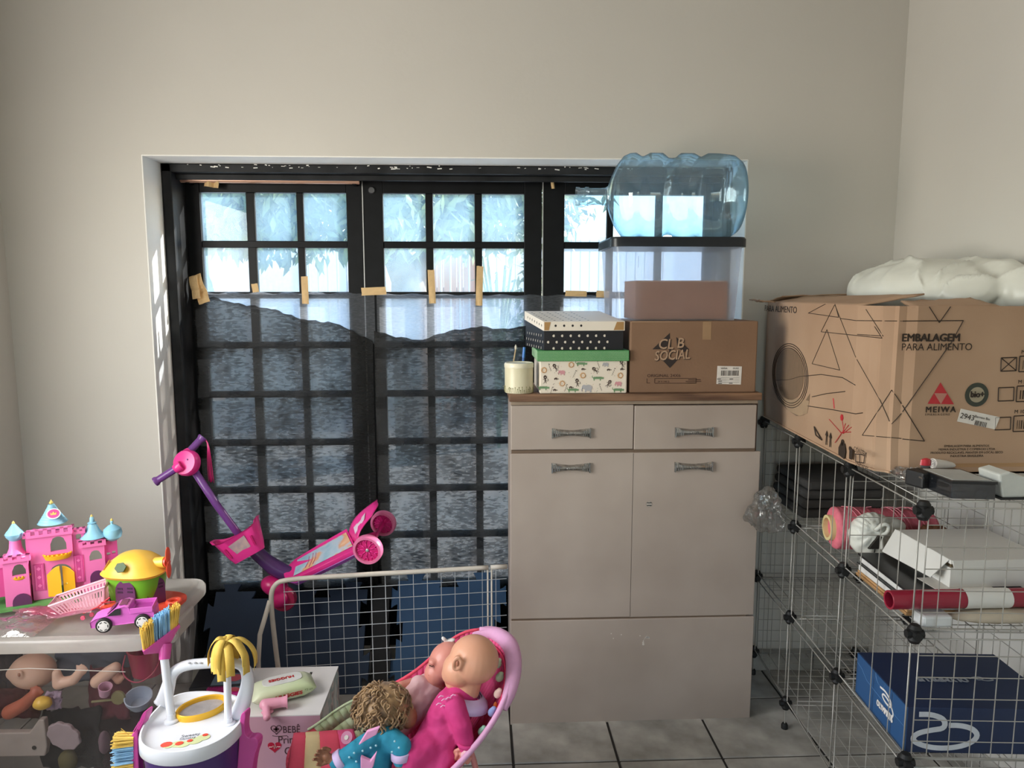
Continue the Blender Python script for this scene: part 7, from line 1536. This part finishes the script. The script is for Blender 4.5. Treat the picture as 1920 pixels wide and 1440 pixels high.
b = MB(); q = [V((wx0-.002, wy0+.004, wz1-.001)), V((wx0-.002, 1.80, wz1-.001)), V((wx0-.040, 1.79, wz1-.058)), V((wx0-.034, wy0+.02, wz1-.050))]; nn = (q[1]-q[0]).cross(q[3]-q[0]).normalized(); b.loft([q, [p+nn*.0015 for p in q]]); b.build('flap', m_wcb, wcn, world=True)
# red tube with a white sleeve, soft bundle under it
ry, rzc = 1.523, PY(1700, 1124, 1.523).z; rx = PY(1666, 1124, ry).x; rt_ = T('red_tube', 'dark red rolled tube with a white sleeve across the rack front', 'tube', (rx, ry, rzc-.022)); m_rt = mat('crimson_vinyl', '8f1c34', .3, .08, 8)
b = MB(); b.lathe([(.0205, 0), (.0215, .001), (.0215, 1.332-rx), (.017, 1.332-rx), (.017, .001), (.0205, 0)], 24, (rx, ry, rzc), (1, 0, 0), caps=False); b.build('tube', m_rt, rt_, 40, world=True)
sx0, sx1 = PY(1803, 1124, ry).x, PY(1888, 1124, ry).x; b = MB(); b.lathe([(.0226, 0), (.0226, sx1-sx0)], 24, (sx0, ry, rzc), (1, 0, 0), caps=False); b.build('sleeve', m_wcb, rt_, True, world=True)
bd0 = PY(1775, 1160, 1.52).x; bun = T('cloth_bundle', 'flat beige cloth bundle under the dark red tube', 'cloth', (bd0, 1.52, ZM)); hb_ = rzc-.0225-ZM; b = MB(); b.ell(((bd0+1.33)/2, 1.516, ZM+hb_*.5), ((1.33-bd0)/2, .026, hb_*.5), 26, 14); b.v = [V((x.x, max(1.488, x.y+.004*fbm(x, 50)), x.z)) for x in b.v]; b.build('cloth', mat('beige_cotton', 'b8ab98', .9, .08, 20, .3, 90), bun, 'all', world=True)
t = flat('white_gadget', 'small white gadget under the left end of the red tube', 'gadget', PY(1722, 1160, 1.51).x, bd0-.004, 1.492, 1.535, ZM, ZM+.028, mat('white_gloss_plastic', 'd2d4d4', .25), 0, 'shell', .006)
# dim things deeper in the rack
t = T('grey_blanket', 'dark grey folded blanket at the back of the middle shelf', 'blanket', (1.17, 2.40, ZM)); b = MB(); rr = random.Random(17)
for k in range(4): b = MB(); b.box((1.21, 2.41, ZM+.016+.032*k), (.29-.01*k, .26, .030)); b.v = [x+V((.004*fbm(x, 20), .004*fbm(x, 17), 0)) for x in b.v]; b.build('fold', mat('dark_grey_wool', '3f3c39', .9, .15, 20, .3, 80), t, bevel=.012, seg=3, world=True)
t = T('brown_paper_bag', 'crumpled brown paper bag behind the knotted white bag', 'bag', (1.25, 1.92, ZM)); b = MB(); b.ell((1.27, 1.905, ZM+.051), (.055, .042, .0505), 18, 12); b.v = [x+(x-V((1.27, 1.905, ZM+.051))).normalized()*.008*fbm(x, 40) for x in b.v]; b.v = [V((x.x, min(x.y, 1.97), max(ZM, x.z))) for x in b.v]; b.build('paper', mat('brown_paper', '7d5238', .8, .1, 12), t, 20, world=True)
# clear bag hanging out at the left of the rack
m_fg = clear('grey_film', (.86, .86, .85), (.55, .54, .52), .30, .30, .08, .7, 30, hvar=.5, hscale=14)
cb = PX(1440, 945, .955); t = T('clear_bag', 'crumpled clear plastic bag poking out between cabinet and wire rack', 'bag', cb, group=None); c = V((.925, 2.235, cb.z)); b = MB(); b.ell(c, (.048, .038, .075), 24, 18); b.ell(c+V((-.045, -.012, -.015)), (.035, .022, .035), 14, 10); b.ell(c+V((.02, .0, -.04)), (.04, .03, .035), 12, 8); b = blob(b, .006, 4); b.v = [x+(x-c).normalized()*(.012*fbm(x, 34)+.005*fbm(x, 80)) for x in b.v]; b.build('film', m_fg, t, 25, world=True)
# ---------------- low shelf: navy shoe box
ZB = RZ[1]+.0062; sy0 = 1.507; sx0_ = PY(1692, 1400, sy0).x+.005; sz1 = PY(1706, 1326, sy0).z; sy1 = min(PZ(1617, 1222, sz1).y, 1.84)
sh = T('shoe_box', 'navy blue shoe box with white ring logo low in the wire rack', 'shoe box', (sx0_, sy0, ZB)); m_nv = mat('navy_card', '16284a', .45, .05, 6); m_nvl = mat('mid_blue_card', '24507f', .45, .05, 6)
b = MB(); b.bb((sx0_+.002, sy0, ZB), (1.328, sy1, sz1)); b.build('body', m_nv, sh, bevel=.0015, world=True)
b = MB(); b.bb((sx0_, sy0+.001, ZB), (sx0_+.002, sy1-.001, sz1-.001)); b.build('side_panel', m_nvl, sh, world=True)
b = MB(); b.tube([(sx0_-.0002, sy0+.004, sz1-.052), (sx0_-.0002, (sy0+sy1)/2, sz1-.050), (sx0_-.0002, sy1-.06, sz1-.046), (sx0_-.0002, sy1-.03, sz1-.03), (sx0_-.0002, sy1-.004, sz1-.026)], .0007, 4); b.tube([(sx0_-.0002, (sy0+sy1)/2+.025*math.cos(a), sz1-.022*math.sin(a)) for a in [PI*k/8 for k in range(9)]], .0006, 4); b.build('seam', mat('seam_blue', '4a74a0', .5), sh, world=True)
m_sil = mat('silver_print', 'c2c6cc', .35)
LDs = V((0, -1, 0))
def ribbon(mb, pts, w, nrm, o, xx, yy):
    P2 = [V(p) for p in pts]
    for _ in range(2):
        q = [P2[0]]
        for a, c in zip(P2, P2[1:]): q += [a.lerp(c, .25), a.lerp(c, .75)]
        P2 = q+[P2[-1]]
    L, R = [], []
    for i, p in enumerate(P2):
        d = (P2[min(i+1, len(P2)-1)]-P2[max(i-1, 0)]).normalized(); s = V((-d.y, d.x)); L.append(o+xx*(p+s*w).x+yy*(p+s*w).y); R.append(o+xx*(p-s*w).x+yy*(p-s*w).y)
    mb.loft([[l, r, r+nrm*.0005, l+nrm*.0005] for l, r in zip(L, R)])
ring_px = [(1722, 1338), (1745, 1337), (1768, 1345), (1768, 1362), (1745, 1366), (1722, 1372), (1711, 1380), (1712, 1390), (1740, 1399), (1775, 1399), (1810, 1390), (1828, 1374), (1818, 1360), (1795, 1355), (1775, 1356)]
fo = PY(1770, 1370, sy0); to2 = lambda px, py: (PY(px, py, sy0).x-fo.x, PY(px, py, sy0).z-fo.z)
b = MB(); ribbon(b, [to2(*p) for p in ring_px], .0062, V((0, -1, 0)), fo+V((0, -.0008, 0)), V((1, 0, 0)), V((0, 0, 1))); b.build('ring_logo', m_sil, sh, world=True)
lo = PX(1655, 1322, sx0_)+V((-.0006, 0, 0)); b = MB()
ribbon(b, [(-.03, .030), (.0, .034), (.028, .022), (.028, .008), (.0, .006), (-.02, .014), (-.01, .024), (.02, .018), (.04, .002), (.036, -.010), (.014, -.008)], .0024, V((-1, 0, 0)), lo, LDs, V((0, 0, 1))); b.build('ring_logo', m_wht, sh, world=True)
text_mb('OLYMPIKUS', .021, lo+V((-.0006, .042, -.022)), LDs, (0, 0, 1), .0004, bold=.001, stretch=.72).build('lettering', m_wht, sh, world=True)
to = PZ(1795, 1264, sz1); text_mb('OLYMPIKUS', .026, V((to.x, to.y-.006, sz1+.0008)), (-1, 0, 0), (0, -1, 0), .0004, bold=.0012, stretch=.9).build('lettering', mat('grey_silver_print', '8f959e', .4), sh, world=True)
b = MB(); t2 = PZ(1825, 1266, sz1)+V((0, 0, .0006)); ribbon(b, [(-.03, .0), (-.014, .010), (.004, .008), (.0, -.004), (-.016, -.006), (-.01, .004), (.012, .004), (.028, -.004), (.01, -.010), (-.004, -.006)], .0016, V((0, 0, 1)), t2, V((1, 0, 0)), V((0, 1, 0))); b.build('ring_logo', MATS['grey_silver_print'], sh, world=True)

sh.rotation_euler.z = -.075
